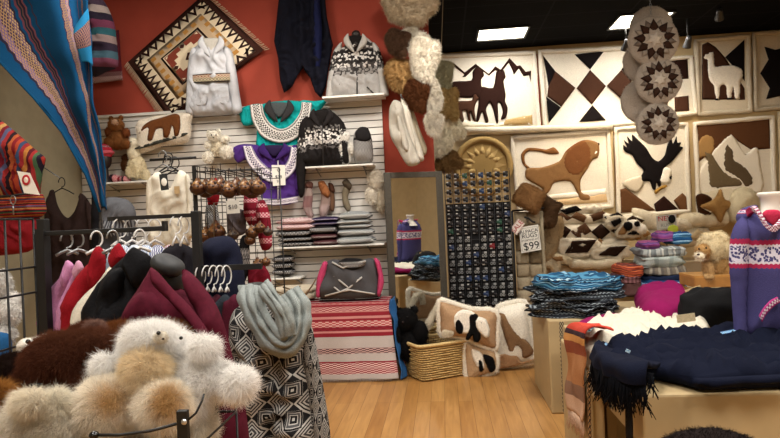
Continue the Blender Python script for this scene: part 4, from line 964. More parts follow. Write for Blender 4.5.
# ------------------------------------------------------------ wicker basket
bf0, bf1 = G(412, 386), G(464, 377); 
t = thing('wicker_basket', 'square tan wicker basket on the floor with a black plush bear in it', 'basket', ((bf0.x+bf1.x)/2, bf0.y+.25, 0))
bc = Vector(((bf0.x+bf1.x)/2-.02, (bf0.y+bf1.y)/2+.23, 0)); dv_ = (bf1-bf0); ab = math.atan2(dv_.y, dv_.x); RB = Rz(ab); bw, bd_, bh = dv_.length/2, .2, .33
wick, nt_, b_ = newmat('woven_wicker')
tc = N(nt_, 'ShaderNodeTexCoord'); br = N(nt_, 'ShaderNodeTexBrick'); br.offset = .5
for k, v in (('Scale', 1), ('Brick Width', .055), ('Row Height', .022), ('Mortar Size', .004), ('Mortar Smooth', .6)): br.inputs[k].default_value = v
br.inputs['Color1'].default_value = (*lin('c9aa72'), 1); br.inputs['Color2'].default_value = (*lin('ab8850'), 1); br.inputs['Mortar'].default_value = (*lin('4a3217'), 1)
nt_.links.new(tc.outputs['UV'], br.inputs['Vector']); nt_.links.new(br.outputs['Color'], b_.inputs['Base Color']); bp = N(nt_, 'ShaderNodeBump'); bp.invert = True; bp.inputs['Distance'].default_value = .01
nt_.links.new(br.outputs['Fac'], bp.inputs['Height']); nt_.links.new(bp.outputs[0], b_.inputs['Normal']); b_.inputs['Roughness'].default_value = .7
def ring(hx, hy, z, n=48, p=.25):
    o = []
    for k in range(n):
        a = 2*math.pi*k/n+math.pi/4; x = math.copysign(abs(math.cos(a))**p, math.cos(a)); y = math.copysign(abs(math.sin(a))**p, math.sin(a)); o.append(bc+RB @ Vector((x*hx, y*hy, z)))
    return o
m = MB()
for inner in (0, 1):
    V = []; UV = []; n = 48; K = 16
    for i in range(K+1):
        f = i/K; rr_ = ring((bw*(.84+.16*f))-.012*inner, (bd_*(.84+.16*f))-.012*inner, .01+bh*f); L = 0
        for k, p in enumerate(rr_):
            if k: L += (rr_[k]-rr_[k-1]).length
            V.append(p+Vector((0, 0, 0))); UV.append((L, f*bh))
    Fc = [(i*n+j, i*n+(j+1) % n, (i+1)*n+(j+1) % n, (i+1)*n+j) for i in range(K) for j in range(n)]
    if inner: Fc = [f[::-1] for f in Fc]
    m.add(V, Fc, 0, UV)
m.box(bc+Vector((0, 0, .015)), (bw*1.6, bd_*1.6, .02), 0, RB); m.build('woven_side', wick, t)
for i in range(15):
    m = MB(); f = (i+.5)/15; pts = ring(bw*(.84+.16*f)+.004, bd_*(.84+.16*f)+.004, .01+bh*f, 72)
    pts = [p+(p-bc-Vector((0, 0, p.z))).normalized()*(.006*(1 if ((k+i) % 2) else -1)) for k, p in enumerate(pts)]
    m.tube(pts, .008, 5, closed=True); m.build('wicker_strand', M('bd9c62', .7, 60, .5, .25), t)
m = MB(); m.tube(ring(bw+.008, bd_+.008, bh+.015), .016, 8, closed=True); m.build('rim', M('cdb078', .7, 60, .5, .2), t)
# black plush bear in the basket
YBk = bc.y
BK2 = '0d0c0d'
plush('plush_bear', 'black fluffy bear sitting in the wicker basket', 'plush toy', YBk, [
    (410, 345, 15, 17, 14, 0, BK2), (405, 320, 12.5, 12, 12, -.02, BK2), (397, 311, 4, 4, 4, 0, BK2), (414, 310, 4, 4, 4, 0, BK2), (427, 350, 9, 7, 8, -.08, BK2), (394, 335, 7, 12, 7, -.1, BK2), (420, 333, 8, 12, 7, -.05, BK2)],
    eyes=[(400, 318, -.14, .8), (407, 317, -.14, .8)], nose=(403, 322, -.145, 1.2), fur=(9000, .022, .003))
# ------------------------------------------------------------ floor cushions
def pcush(label, out, Y, T, shapes, base='b89a78', bord='e9e2d4', tiltb=0):
    t = thing('picture_cushion', label, 'cushion', P(sum(p[0] for p in out)/len(out), max(p[1] for p in out), Y), 'picture cushions leaning beside the basket')
    m = MB(); m.puff(out, Y, T, R=T*1.3, col=base, nz=.1); m.fur(5000, .012, .003, .1, .6); m.build('cushion', FL(), t)
    b = MB(); pr = [P(a, c, Y) for a, c in smooth2(out)]; b.tube(pr, [.03+.006*noise.noise(p*9) for p in pr], 8, 0, bord, closed=True); b.fur(4000, .018, .003, .1, .7); b.build('fleece_border', FL(), t)
    for nm, items in shapes:
        m = MB()
        for i, (c, pts, tt) in enumerate(items): m.puff(pts, Y, tt*.6, R=.025, off=T*.92+i*.003, col=c, seed=i)
        m.fur(3000, .01, .0025, .1, .6); m.build(nm, FL(), t)
    return t
def smooth2(o): return [(p.x, p.y) for p in smooth_poly([Vector(q) for q in o], 1)]
c5 = lambda pts: zc(400, 290, 4.17, pts)
WHT = 'ece6da'
pcush('cushion with a brown llama figure leaning rightmost by the jewelry rack', c5([(400, 90), (440, 60), (520, 50), (535, 120), (550, 220), (572, 290), (500, 310), (405, 325), (400, 230)]), bf1.y+.28, .1, [
    ('animal_patch', [('8a6a4c', c5([(405, 92), (440, 100), (470, 160), (520, 200), (550, 240), (545, 260), (520, 275), (505, 270), (500, 240), (480, 228), (470, 250), (448, 250), (440, 215), (420, 150)]), .03)]), ('lower_patch', [('b08a66', c5([(410, 262), (480, 262), (500, 290), (555, 280), (500, 300), (410, 318)]), .02)])], base='ebe5d8')
pcush('cushion with a panda face lying highest beside the basket', c5([(165, 45), (200, 50), (300, 80), (400, 90), (402, 180), (400, 245), (330, 225), (260, 195), (175, 190), (165, 120)]), bf1.y+.02, .1, [
    ('animal_patch', [(WHT, c5([(225, 100), (260, 75), (310, 90), (300, 140), (280, 175), (240, 165), (225, 140)]), .045), (BK2, c5([(228, 125), (245, 112), (265, 140), (262, 168), (245, 175), (232, 160)]), .06),
      (BK2, c5([(285, 95), (320, 95), (325, 130), (335, 180), (325, 208), (305, 205), (300, 180), (285, 200), (272, 195), (285, 150)]), .06), (WHT, c5([(325, 105), (355, 115), (370, 155), (365, 185), (345, 185), (315, 150), (310, 120)]), .085), (BK2, c5([(330, 120), (340, 120), (340, 130), (330, 130)]), .1), (BK2, c5([(350, 145), (356, 145), (356, 152), (350, 152)]), .1)]),
    ('paw_patch', [('e0d6c2', c5([(180, 160), (220, 165), (215, 185), (178, 190)]), .03)])], base='b09070')
pcush('cushion with black and white patches lowest beside the basket', c5([(272, 215), (330, 235), (395, 250), (400, 330), (345, 355), (290, 372), (275, 340)]), bf1.y+.04, .07, [
    ('animal_patch', [(WHT, c5([(300, 240), (340, 260), (350, 320), (320, 310), (300, 270)]), .03), (BK2, c5([(345, 262), (385, 275), (395, 320), (375, 335), (355, 300)]), .05), (BK2, c5([(325, 285), (340, 290), (345, 325), (330, 330)]), .05)])])
# white toy leaning behind left of the panda cushion
t = MB(); t.tube([P(x, y, bf1.y+.15) for x, y in ((424, 331), (432, 318), (440, 304), (448, 302), (450, 315))], [.03, .035, .035, .03, .03], 10, col='d9d0bd'); t.fur(3000, .018, .003)
tag(t.build('fleece_strip', FL()), 'bent cream fleece strip leaning between basket and panda cushion', 'fleece')
# ------------------------------------------------------------ hanging hide strip, brown pillows, signs
YH = 7.1
t = thing('patchwork_hide', 'long grey brown patchwork hide hanging beside the jewelry rack', 'hide', P(528, 328, YH))
m = MB(); rr = random.Random(3)
for r in range(9):
    for c in range(2):
        x = 514+c*13+r*.6; y = 212+r*13
        m.puff([(x, y), (x+13.2, y-.6), (x+13.8, y+12.6), (x+.6, y+13.2)], YH, .03, R=.03, sm=0, col=rr.choice(['8f8068', 'a6977e', '7c6c54', 'b3a58c']), res=.03)
m.fur(7000, .016, .004); m.build('hide_patches', FL(), t)
m = MB(); m.tube([P(x, y, YH) for x, y in ((541, 211), (543, 250), (546, 290), (547, 326))], .02, 8, col='a89c84'); m.fur(1500, .014, .004); m.build('pale_edge', FL(), t)
MB().tube([P(512, 211, YH), P(544, 208, YH)], .012, 6).build('hanging_rod', M_BLACKM, t)
MB().tube([P(512, 211, YH+.02), Vector((P(512, 211, YH).x, YH+.02, .0))], .014, 6).build('rack_post', M_BLACKM, t)
c6 = lambda pts: zc(505, 120, 4.38, pts)
def fluff(name, label, cat, pts, Y, T, col, fur=(5000, .02, .004), group=None, **k):
    m = MB(); m.puff(pts, Y, T, R=T*1.3, col=col, nz=.2, **k); m.fur(*fur); return tag(m.build(name, FL()), label, cat, group)
fluff('fleece_pillow', 'light brown square fleece pillow before the lion rug', 'pillow', c6([(80, 275), (130, 290), (180, 325), (160, 370), (135, 415), (85, 390), (30, 355), (50, 310)]), YH-.12, .09, '8a6540')
fluff('fleece_pillow', 'dark brown fleece pillow right of the light brown one', 'pillow', c6([(178, 330), (210, 350), (255, 370), (235, 400), (215, 470), (150, 465), (145, 400)]), YH+.1, .08, '57402c')
fluff('fleece_pillow', 'beige patchwork pillow leaning under the dark brown one', 'pillow', [(545, 215), (556, 217), (560, 232), (556, 252), (545, 262), (540, 245)], YH+.5, .08, 'b09a78')
c7 = lambda pts: zc(508, 210, 9.73, pts)
YT = YH-.14
t = sign('price_sign', 'white framed price sign reading $99 hanging on the hide strip', 'sign', c7([(108, 172), (292, 140), (325, 385), (130, 420)]), YT, [
    ('ALPACA', .085, .055, INK), ('RUGS', .035, .07, INK), ('STARTING AT', -.015, .03, INK), ('$99', -.085, .12, INK)], frame=INK)
m = MB(); m.tube([P(*q, YT-.02) for q in c7([(160, 70), (200, 80), (240, 115), (265, 120)])], .012, 6); m.build('clip', M_BLACKM, t)
sign('sale_sign', 'small tilted white sign with red SALE above the $99 sign', 'sign', c7([(20, 185), (100, 85), (165, 135), (85, 245)]), YT-.03, [('SALE', 0, .075, REDINK)], frame=REDINK)
# ------------------------------------------------------------ strung furs by the partition end
FUR = [(409, 9, 24, 15, 'b7a68c', 'broad pale cream pelt at the top of the fur string'), (398, 43, 10, 12, '5a4232', 'brown and white pelt at the left of the fur string'), (410, 38, 8, 9, 'd8cfbe', 'small white pelt near the top of the fur string'), (424, 58, 13, 22, 'dcd5c6', 'large white pelt on the right of the fur string'),
       (404, 76, 16, 15, 'b08d5c', 'tan square pelt in the middle of the fur string'), (417, 96, 10, 14, '5e3820', 'dark brown pelt under the tan one'), (434, 98, 6, 15, 'e4ddcf', 'narrow white pelt beside the dark brown one'), (434, 124, 7, 10, 'e0d8c9', 'lowest narrow white pelt on the fur string')]
FUR2 = [(443, 76, 9, 15, 'a9a485', 'greenish cream pelt on the rear fur string'), (447, 104, 11, 15, 'a58a58', 'tan pelt on the rear fur string'), (449, 129, 13, 12, 'ddd5bd', 'cream pelt spread low on the rear fur string'), (438, 145, 11, 9, 'd9d0b9', 'lowest cream pelt on the rear fur string'), (448, 161, 12, 9, '7a5c38', 'brown pelt ending the rear fur string')]
rr = random.Random(11)
for lst, Y in ((FUR, 6.2), (FUR2, 7.0)):
    for i, (x, y, rx, ry, c, lb) in enumerate(lst):
        n = 12; k0 = rr.uniform(0, 6); pts = [(x+rx*1.1*math.copysign(abs(math.cos(a))**.75, math.cos(a))*(1+.2*math.sin(3*a+k0)), y+ry*1.1*math.copysign(abs(math.sin(a))**.75, math.sin(a))*(1+.18*math.sin(4*a+k0))) for a in [2*math.pi*k/n for k in range(n)]]
        fluff('fur_pelt', lb, 'fur pelt', pts, Y-.1*(i % 2), px2m(min(rx, ry)*.42, Y), c, (8000, .035, .003), crease=.8, cf=(20, 9))
    m = MB(); q = P(lst[0][0], 0, Y); e = P(lst[-1][0], lst[-1][1], Y); m.tube([Vector((q.x, Y, ZC)), q, P(lst[3][0], lst[3][1], Y) , e], .005, 4); tag(m.build('pelt_string', M('8a7a60')), 'cord carrying the %s string of fur pelts' % ('front' if Y < 6.5 else 'rear'), 'cord')
# cream jackets on the wall arm right of the slats
for i, (pts, c, lb) in enumerate([
    ([(394, 100), (402, 104), (406, 125), (416, 150), (420, 163), (408, 166), (398, 150), (390, 135), (389, 110)], 'c4beb2', 'leftmost pale wool coat hanging beside the slatted panel'),
    ([(401, 98), (409, 104), (413, 125), (421, 146), (424, 160), (417, 160), (408, 140), (401, 120)], 'dcd5c7', 'middle cream wool coat hanging beside the slatted panel'),
    ([(407, 104), (414, 112), (420, 130), (427, 148), (424, 156), (416, 142), (409, 122)], 'b2a68f', 'rightmost beige wool coat hanging beside the slatted panel')]):
    Y = YB-.5+.12*i; tt = garm('wool_coat', lb, 'coat', Y, [('body', pts, 0, .06, M(c, .9, 150, .5), dict(nz=.5, ripple=.012, rf=60)), ('sleeve', [(pts[0][0]+1, pts[0][1]+5), (pts[0][0]+6, pts[0][1]+14), (pts[0][0]+12, pts[0][1]+34), (pts[0][0]+15, pts[0][1]+50), (pts[0][0]+10, pts[0][1]+50), (pts[0][0]+4, pts[0][1]+30)], -.06, .035, M(c, .9, 150, .5))])
m = MB(); m.tube([(P(402, 98, YB-.4).x, YB, P(402, 98, YB-.4).z), (P(402, 98, YB-.4).x, YB-.55, P(402, 98, YB-.4).z)], .01, 6); tag(m.build('coat_hook', M_STEEL), 'metal arm on the red wall carrying the pale coats', 'wall hook')
# far platform and its rug piles
PF = 9.75
a = P(546, 270, PF); b = P(705, 262, PF); ph = .66
t = thing('rug_platform', 'long beige platform under the heaps of folded rugs', 'platform', ((a.x+b.x)/2, PF+.35, 0))
MB().box(((a.x+b.x)/2, PF+.38, ph/2), (b.x-a.x, .75, ph)).build('body', M('a8977c', .7, 10, .05, .05), t, bevel=.01)
MB().box(((a.x+b.x)/2, PF+.38, ph+.012), (b.x-a.x+.04, .78, .024)).build('top_board', M('bba98a', .7, 10, .05, .05), t)
dia = bands([(0, 'e0d8c8'), (.25, '3a2418', 'e0d8c8'), (.75, 'e0d8c8')], motif=(3, 1, 'diamond'), rough=.95, scale=60, bump=.8)
def roll(label, x0, y0, x1, y1, hpx, Y, cols, dep=.5, seed=0, pat=True, sag=.02):
    """a rug folded over: thick rounded lip seen end-on with pieced shapes"""
    p, q = P(x0, y0, Y), P(x1, y1, Y); s = Y/F; h = hpx*s; m = MB(); rr = random.Random(seed)
    n = 10; base = cols[0]
    path = [p.lerp(q, k/n)+Vector((0, dep*.5+.03*rr.uniform(-1, 1), h*.5-sag*math.sin(math.pi*k/n)*(1+rr.random())+.014*rr.uniform(-1, 1))) for k in range(n+1)]
    V = []; seg = 18; UVs = []
    for i, c in enumerate(path):
        e = .82 if i in (0, n) else 1
        for j in range(seg):
            an = 2*math.pi*j/seg; y = math.copysign(abs(math.cos(an))**.6, math.cos(an))*dep/2*e; z = math.copysign(abs(math.sin(an))**.75, math.sin(an))*h/2*e*(1+.1*rr.random())
            V.append((c.x, c.y+y, c.z+z)); UVs.append((i/n, j/seg))
    Fc = [(i*seg+j, i*seg+(j+1) % seg, (i+1)*seg+(j+1) % seg, (i+1)*seg+j) for i in range(n) for j in range(seg)]+[tuple(range(seg))[::-1], tuple(n*seg+j for j in range(seg))]
    m.add(V, Fc, 0, UVs, base)
    if pat:
        k = max(2, int((x1-x0)/16))
        for i in range(k):
            cx = x0+(x1-x0)*(i+.5)/k; cy = y0+(y1-y0)*(i+.5)/k-hpx*(.5+rr.uniform(-.1, .1)); w_, h_ = (x1-x0)/k*rr.uniform(.46, .6), hpx*.5; sh = rr.uniform(-5, 5)
            m.puff([(cx-w_, cy), (cx+sh, cy-h_), (cx+w_, cy), (cx-sh, cy+h_)], Y-.0, .02, R=.04, sm=0, col=cols[1+i % (len(cols)-1)], res=.05, off=.0)
            if rr.random() < .6: m.puff([(cx-w_*.4, cy), (cx+sh, cy-h_*.4), (cx+w_*.4, cy), (cx-sh, cy+h_*.4)], Y, .03, R=.03, sm=0, col=base, res=.05)
    m.fur(3500, .018, .006, .1, .6, .06)
    return tag(m.build('folded_rug', FL()), label, 'rug', 'folded fleece rugs heaped on the platform')
DK1, BR1, CR1 = '2a1a12', '4f3523', 'ddd4c1'
roll('lowest folded cream rug at the left end of the platform', 548, 262, 625, 262, 13, PF-.05, ['c9b898', BR1, 'a98b62'], .6, 1, False)
roll('pale rolled fleece lying below the cream rug lips', 572, 268, 622, 265, 8, PF-.2, ['ddd2ba', 'ddd2ba'], .25, 2, False)
roll('cream rug with brown patches folded second from the bottom', 545, 251, 628, 248, 12, PF, [CR1, '7c5c3c', CR1, '6a4c34'], .6, 3)
roll('rug with large dark brown diamonds in the middle of the heap', 552, 240, 630, 238, 17, PF+.02, [CR1, DK1, BR1], .6, 4)
roll('rug with small brown diamonds high in the heap', 553, 225, 607, 221, 11, PF+.08, [CR1, BR1, '6a4c34'], .55, 5)
roll('rug with black patches at the top left of the heap', 560, 215, 604, 213, 9, PF+.12, [CR1, BK, CR1, '4a3a30'], .5, 6)
roll('rug with black and white patches at the right of the heap', 604, 222, 645, 226, 10, PF+.02, [CR1, BK, DK1], .5, 7)
roll('rug with a brown fold behind the new sign', 612, 236, 650, 240, 12, PF-.02, ['d3c7ae', DK1, 'b08a5c'], .5, 8)
roll('pale rug heaped at the right end of the platform', 650, 247, 712, 245, 18, PF+.1, ['cfc2a8', 'b8a27c', '8d7048'], .5, 9)
roll('pale ribbed rug behind the lion toy', 690, 228, 732, 224, 14, PF+.1, ['d3c6aa', 'bfae8c'], .5, 10, False)
def lump(label, pts, Y, T, base, shapes, seed):
    m = MB(); m.puff(pts, Y, T, R=T*.9, col=base, nz=.3, crease=.9, cf=(9, 9), seed=seed)
    for i, (c, q) in enumerate(shapes): m.puff(q, Y, .018, R=.03, off=T*1.35+.004*i, sm=0, col=c)
    m.fur(4000, .02, .005, .1, .6, .06); tag(m.build('folded_rug', FL()), label, 'rug', 'folded fleece rugs heaped on the platform')
u1 = lambda pts: zc(540, 200, 4.38, pts)
lump('cream rug draped over the left end of the platform', u1([(15, 255), (50, 238), (110, 240), (150, 262), (135, 285), (95, 280), (88, 320), (92, 370), (75, 395), (60, 350), (45, 300), (15, 290)]), PF-.12, .05, 'd3c6aa', [('94704a', u1([(45, 250), (90, 245), (100, 262), (70, 268)]))], 1)
lump('crumpled rug with a dark diamond and pale centre in the heap', u1([(80, 170), (150, 165), (240, 170), (270, 200), (225, 245), (150, 258), (95, 245), (75, 210)]), PF-.06, .05, CR1, [(DK1, u1([(105, 232), (135, 180), (245, 172), (205, 228)])), (CR1, u1([(160, 196), (180, 186), (202, 192), (182, 206)]))], 2)
lump('crumpled rug with a brown tail of dark fleece in the heap', u1([(215, 230), (250, 200), (330, 190), (390, 200), (400, 240), (330, 262), (240, 262)]), PF-.08, .05, CR1, [(DK1, u1([(250, 240), (300, 205), (375, 200), (330, 245)]))], 3)
lump('cream rug with tan and black blocks bunched at the centre right', u1([(330, 140), (370, 95), (400, 110), (450, 130), (440, 160), (380, 165), (340, 165)]), PF-.08, .05, CR1, [('a07c52', u1([(335, 150), (368, 95), (392, 110), (365, 150)])), (BK, u1([(375, 150), (400, 130), (440, 132), (430, 150)]))], 4)
lump('cream rug with black blotches bunched at the top of the heap', u1([(285, 100), (300, 78), (340, 68), (375, 80), (370, 110), (330, 125), (295, 122)]), PF-.04, .05, CR1, [(BK, u1([(305, 95), (345, 80), (352, 95), (320, 118)]))], 5)
lump('pale rug with a brown edge bunched at the left of the heap', u1([(60, 90), (90, 70), (105, 110), (95, 170), (80, 230), (60, 200), (50, 140)]), PF-.04, .06, 'b8a27e', [], 6)
# pelts / small star patch toys draped on the heap
fluff('star_pelt', 'tan and brown pieced star pelt propped before the wolves rug', 'fur pelt', zc(685, 105, 3.65, [(55, 370), (105, 345), (130, 305), (145, 345), (195, 358), (150, 385), (130, 430), (100, 390)]), PF+.1, .05, 'a88350', (3500, .018, .005))
fluff('star_pelt', 'dark brown pieced pelt left of the tan star pelt', 'fur pelt', zc(685, 105, 3.65, [(40, 335), (70, 325), (100, 345), (60, 372), (95, 395), (110, 430), (60, 420)]), PF+.2, .05, '4a2c1a', (3500, .018, .005))
fluff('fleece_pillow', 'fluffy cream pillow at the foot of the wolves rug', 'pillow', [(735, 190), (745, 187), (755, 192), (758, 208), (750, 222), (732, 222), (728, 205)], PF+.1, .15, 'cbbfa2')
fluff('fleece_pillow', 'long pale pillow lying behind the new sign', 'pillow', [(632, 208), (645, 210), (660, 216), (690, 220), (692, 230), (660, 232), (640, 226), (634, 217)], PF+.2, .1, 'd6ccb6')
plush('plush_panda', 'black and white panda toy lying on the rug heap', 'plush toy', PF-.1, [(633, 226, 8, 6, 6, 0, 'e8e0d2'), (641, 229, 5, 5, 5, -.05, 'efe9dc'), (628, 226, 4, 4, 4, -.08, BK), (637, 224, 2.5, 2.5, 3, -.1, BK)], fur=(2500, .018, .005))
pk_ = P(664, 226, PF-.3)
t = sign('new_sign', 'grey framed sign with red NEW standing on the rug heap', 'sign', [(656, 216), (676, 214), (677, 228), (657, 230)], 8.9, [('NEW', .05, .1, REDINK), ('RUGS', -.045, .07, M('8a8a88'))], mat=M('c9c8c2', .8, 10, 0, 0), frame=M('55524c'))
m = MB(); m.sell(P(672, 219, 8.85), (.05, .008, .06), 1, seg=16); m.build('round_mark', INK, t); m = MB(); m.sell(P(673, 229, 8.8), (.075, .01, .06), 1, seg=16); m.build('green_sticker', M('b8c83a', .7, 10, 0, 0), t)
m = MB(); c = P(667, 230, 8.9); m.tube([c, Vector((c.x, 8.95, .82))], .008, 5); m.build('post', M_BLACKM, t)
# ============================================================ LEFT: WALL HANGINGS, RACKS
# blue woven blanket draped high on the left
YBl = 4.9
blu = bands([(0, '0c4066'), (.1, '2a2234'), (.115, '6a5480', 'a08058'), (.15, 'a08058', '3a2c48'), (.19, '5a4468', 'b09468'), (.215, '2a2234'), (.23, '0c4066'), (.25, '6a3c48'), (.262, '1c2a38'), (.275, '6a4a48'), (.285, '2a2234'), (.3, '7a4a54'), (.31, '0c4066'), (.34, '3a2c3a'), (.35, '0c4066'), (.56, '2a2234'), (.57, '8e7048', '4a3c60'), (.62, '6a5480', '9a8058'), (.65, '2a2234'), (.66, '0c4066'), (.78, '5a3a48'), (.79, '0c4066'), (.86, '7a6048', '3a3050'), (.9, '0c4066')], axis='u', motif=(50, 70, 'diamond'), scale=200, bump=.7, zig=.02, zfreq=24)
t = thing('woven_blanket', 'large blue striped woven blanket draped diagonally at the top left', 'blanket', P(60, 200, YBl))
def edge(pts): return [P(x, y, YBl-d) for x, y, d in pts]
rows = [
 [(-45, -30, .1), (0, -40, .0), (40, -40, .1), (66, -40, 0), (92, -40, .05)],
 [(-30, 20, .1), (14, 0, .0), (50, -8, .1), (74, -8, 0), (90, 0, .05)],
 [(0, 62, .12), (34, 45, .0), (60, 35, .12), (80, 30, .02), (91, 36, .08)],
 [(34, 98, .15), (56, 82, .03), (74, 76, .15), (86, 74, .05), (93, 78, .1)],
 [(62, 132, .15), (74, 120, .05), (84, 116, .15), (91, 114, .08), (97, 116, .12)],
 [(86, 175, .12), (92, 165, .08), (96, 160, .14), (100, 158, .1), (103, 162, .12)],
 [(100, 212, .1), (102, 208, .1), (104, 207, .12), (105, 208, .1), (107, 210, .1)]]
m = MB(); m.loft([edge(r) for r in rows[::-1]], 60, 70, .012, nz=.03, nf=4); m.build('woven_body', blu, t)
m = MB(); m.tube(edge([(r[0][0], r[0][1], r[0][2]+.005) for r in rows]), .012, 6); m.build('plain_border', M('0c4266', .9, 150), t)
m = MB(); m.loft([edge([(74, 30, .16), (82, 15, .18), (88, 8, .16)]), edge([(75, 40, .2), (84, 36, .2), (90, 30, .18)]), edge([(82, 62, .16), (88, 62, .18), (93, 66, .16)])], 10, 20, .01, nz=.02); m.build('folded_corner', bands([(0, '1f6f9e'), (.3, '8e6a5e', '3a3048'), (.7, '1f6f9e')], motif=(10, 10, 'diamond')), t)
# second textile: rounded striped cape behind
st = ['2a2430', '6a3a4c', '38505c', '2c2230', '7d6a68', '244a52', '5c2c40', '201a26', '8d7f7a', '3a2c3a', '4a2034', '2a3c48']
cp = bands([(i/12, c) for i, c in enumerate(st)], repeat=1, scale=200)
garm('striped_cape', 'dark striped woven hat shape hanging right of the blue blanket', 'textile', 5.6, [('woven_body', [(88, -12), (96, -8), (106, 4), (114, 22), (117, 45), (118, 66), (106, 72), (92, 76), (88, 40)], 0, .13, cp, dict(ripple=.01))])
garm('woven_cloth', 'maroon woven cloth with a patterned hem behind the striped hat shape', 'textile', YQ-.02, [('woven_body', [(88, 34), (119, 30), (121, 60), (123, 80), (92, 84)], 0, .012, bands([(0, '7a3a40', 'b0a09a'), (.12, '4c1c24', '8a6a6a'), (.2, '5a1f28')], motif=(14, 20, 'check')), dict(sm=0))])
# red striped backpack on the left wall
cols = [dim(c, .8) for c in ['8a2026', 'b4472c', '3a4a6a', '9c2a2c', 'c07a3a', '5c1a22', 'a83030', '4c6a4a', '2a2030', 'b23a30', 'c89a5a', '7a1c28', '5a5a7a', 'a02c2c', '2c1a20', 'b85a34']]
rb = bands([(i/16, c) for i, c in enumerate(cols)], axis='u', repeat=1.6, scale=220)
rb2 = bands([(i/16, c) for i, c in enumerate(cols)], axis='v', repeat=1.6, scale=220)
YBg = 4.0
t = garm('striped_backpack', 'red rainbow striped backpack hanging at the left edge', 'bag', YBg, [
    ('main_pocket', [(-14, 118), (0, 120), (18, 134), (36, 150), (45, 158), (42, 172), (40, 188), (36, 196), (-14, 200)], 0, .1, rb, dict(nz=.2)),
    ('lower_band', [(-14, 196), (38, 193), (44, 200), (42, 217), (-14, 221)], -.02, .09, rb2), ('base', [(-14, 219), (38, 216), (38, 240), (28, 252), (-14, 254)], .0, .09, M('7a1820', .85, 150))])
t['label'] = 'red rainbow striped backpack with a white tag hanging at the left edge'
MB().tube([P(x, y, YBg-.12) for x, y in ((-10, 197), (10, 196), (38, 192))], .008, 5).build('zipper', M_BLACKM, t)
m = MB(); q = P(13, 200, YBg-.14); m.tube([q+Vector((.02*math.cos(a), 0, .03*math.sin(a))) for a in [2*math.pi*k/10 for k in range(10)]], .004, 5, closed=True); m.tube([q+Vector((0, 0, -.03)), q+Vector((0, 0, -.1))], .005, 5); m.build('buckle', M_STEEL, t)
t2 = sign('hang_tag', '', '', [(17, 171), (30, 173), (40, 195), (24, 193)], YBg-.17, [], parent=t)
m = MB(); m.sell(P(26, 180, YBg-.178), (.03, .004, .036), 1, seg=20, col='b03038'); m.sell(P(26, 180, YBg-.182), (.016, .003, .02), 1, seg=14, col='e8d8cc'); m.build('round_emblem', FL(), t)
MB().tube([P(-4, 119, YBg), P(-6, 112, YBg+.1), Vector((XL+.0, YBg+.25, P(-8, 108, YBg).z))], .008, 5).build('strap', M('6a1c22'), t)
# brown cardigan on the left wall
YCd = 5.7
br_ = M('2f2220', .9, 120, .6)
t = garm('wool_cardigan', 'dark brown open cardigan hanging on the olive wall', 'cardigan', YCd, [
    ('body', [(48, 196), (54, 190), (57, 203), (62, 213), (68, 218), (74, 212), (78, 203), (80, 193), (88, 200), (92, 225), (95, 262), (98, 300), (70, 304), (48, 300), (47, 250)], 0, .06, br_, dict(ripple=.015, rf=50)),
    ('sleeve', [(50, 194), (45, 204), (44, 240), (46, 285), (52, 285), (53, 240), (54, 205)], -.03, .04, br_), ('sleeve', [(86, 198), (93, 210), (98, 245), (101, 285), (95, 286), (90, 245), (86, 215)], -.03, .04, br_)])
def hanger(px, py, Y, mat, w=20, label=None, parent=None, ang=0, group=None, drop=9, hook=8, kind='white plastic'):
    """a clothes hanger: hook, neck and shoulder bar"""
    c = P(px, py, Y); s = Y/F; R = Rz(ang)
    hk = [c+R @ Vector((.6*hook*s*.5*math.sin(a), 0, hook*s*.5+hook*s*.42*math.cos(a))) for a in [2.6-k*.42 for k in range(11)]]
    t = parent or thing('clothes_hanger', label, 'hanger', c-Vector((0, 0, drop*s)), group)
    m = MB(); m.tube([c+Vector((0, 0, -.01)), c+R @ Vector((0, 0, hook*s*.12))]+[q for q in hk[::-1]][0:0]+hk, .0035 if Y < 4 else .005, 6); m.build('hanger_hook', mat, t)
    m = MB(); m.tube([c+R @ Vector((-w*s/2, 0, -drop*s)), c+R @ Vector((-w*s/4, 0, -drop*s*.45)), c, c+R @ Vector((w*s/4, 0, -drop*s*.45)), c+R @ Vector((w*s/2, 0, -drop*s))], .006, 6); m.build('hanger_shoulder', mat, t)
    return t
WHM = M('c8c8c8', .35, 20, .0, .02); GRM = M('8f9295', .35, 20, 0, .02, metal=.7)
hanger(62, 188, YCd, M_BLACKM, 26, parent=t, drop=7, hook=12)
MB().tube([P(60, 178, YCd), Vector((XL, YCd+.05, P(60, 172, YCd).z+.1))], .006, 5).build('wall_wire', GRM, t)
# ------------------------------------------------------------ wire grid panel, far left
t = thing('wire_grid_panel', 'black wire grid panel at the left edge behind the plush toys', 'grid panel', (-1.7, 2.2, 0))
XG = PX(40, 230, -1.62); m = MB()
xg = -1.62
ztop = P(40, 219, XG.y).z
ys = [1.55+.078*k for k in range(12)]; ys = [y for y in ys if y <= XG.y+.02]
for y in ys: m.tube([(xg, y, .35), (xg, y, ztop)], .0045, 5)
z = ztop
k = 0
while z > .35:
    m.tube([(xg, ys[0], z), (xg, ys[-1], z)], .0045, 5); z -= (.19 if k % 2 == 0 else .1); k += 1
m.build('wire_grid', M_BLACKM, t)
MB().box((xg, XG.y+.02, ztop/2), (.035, .035, ztop)).build('post', M_BLACKM, t, bevel=.003)
m = MB(); m.sell((xg+.018, XG.y-.005, P(36, 296, XG.y).z), (.012, .012, .012), 1, seg=10); m.build('bolt', M_STEEL, t)
MB().box((xg, XG.y-.2, .015), (.05, .7, .03)).build('foot', M_BLACKM, t)
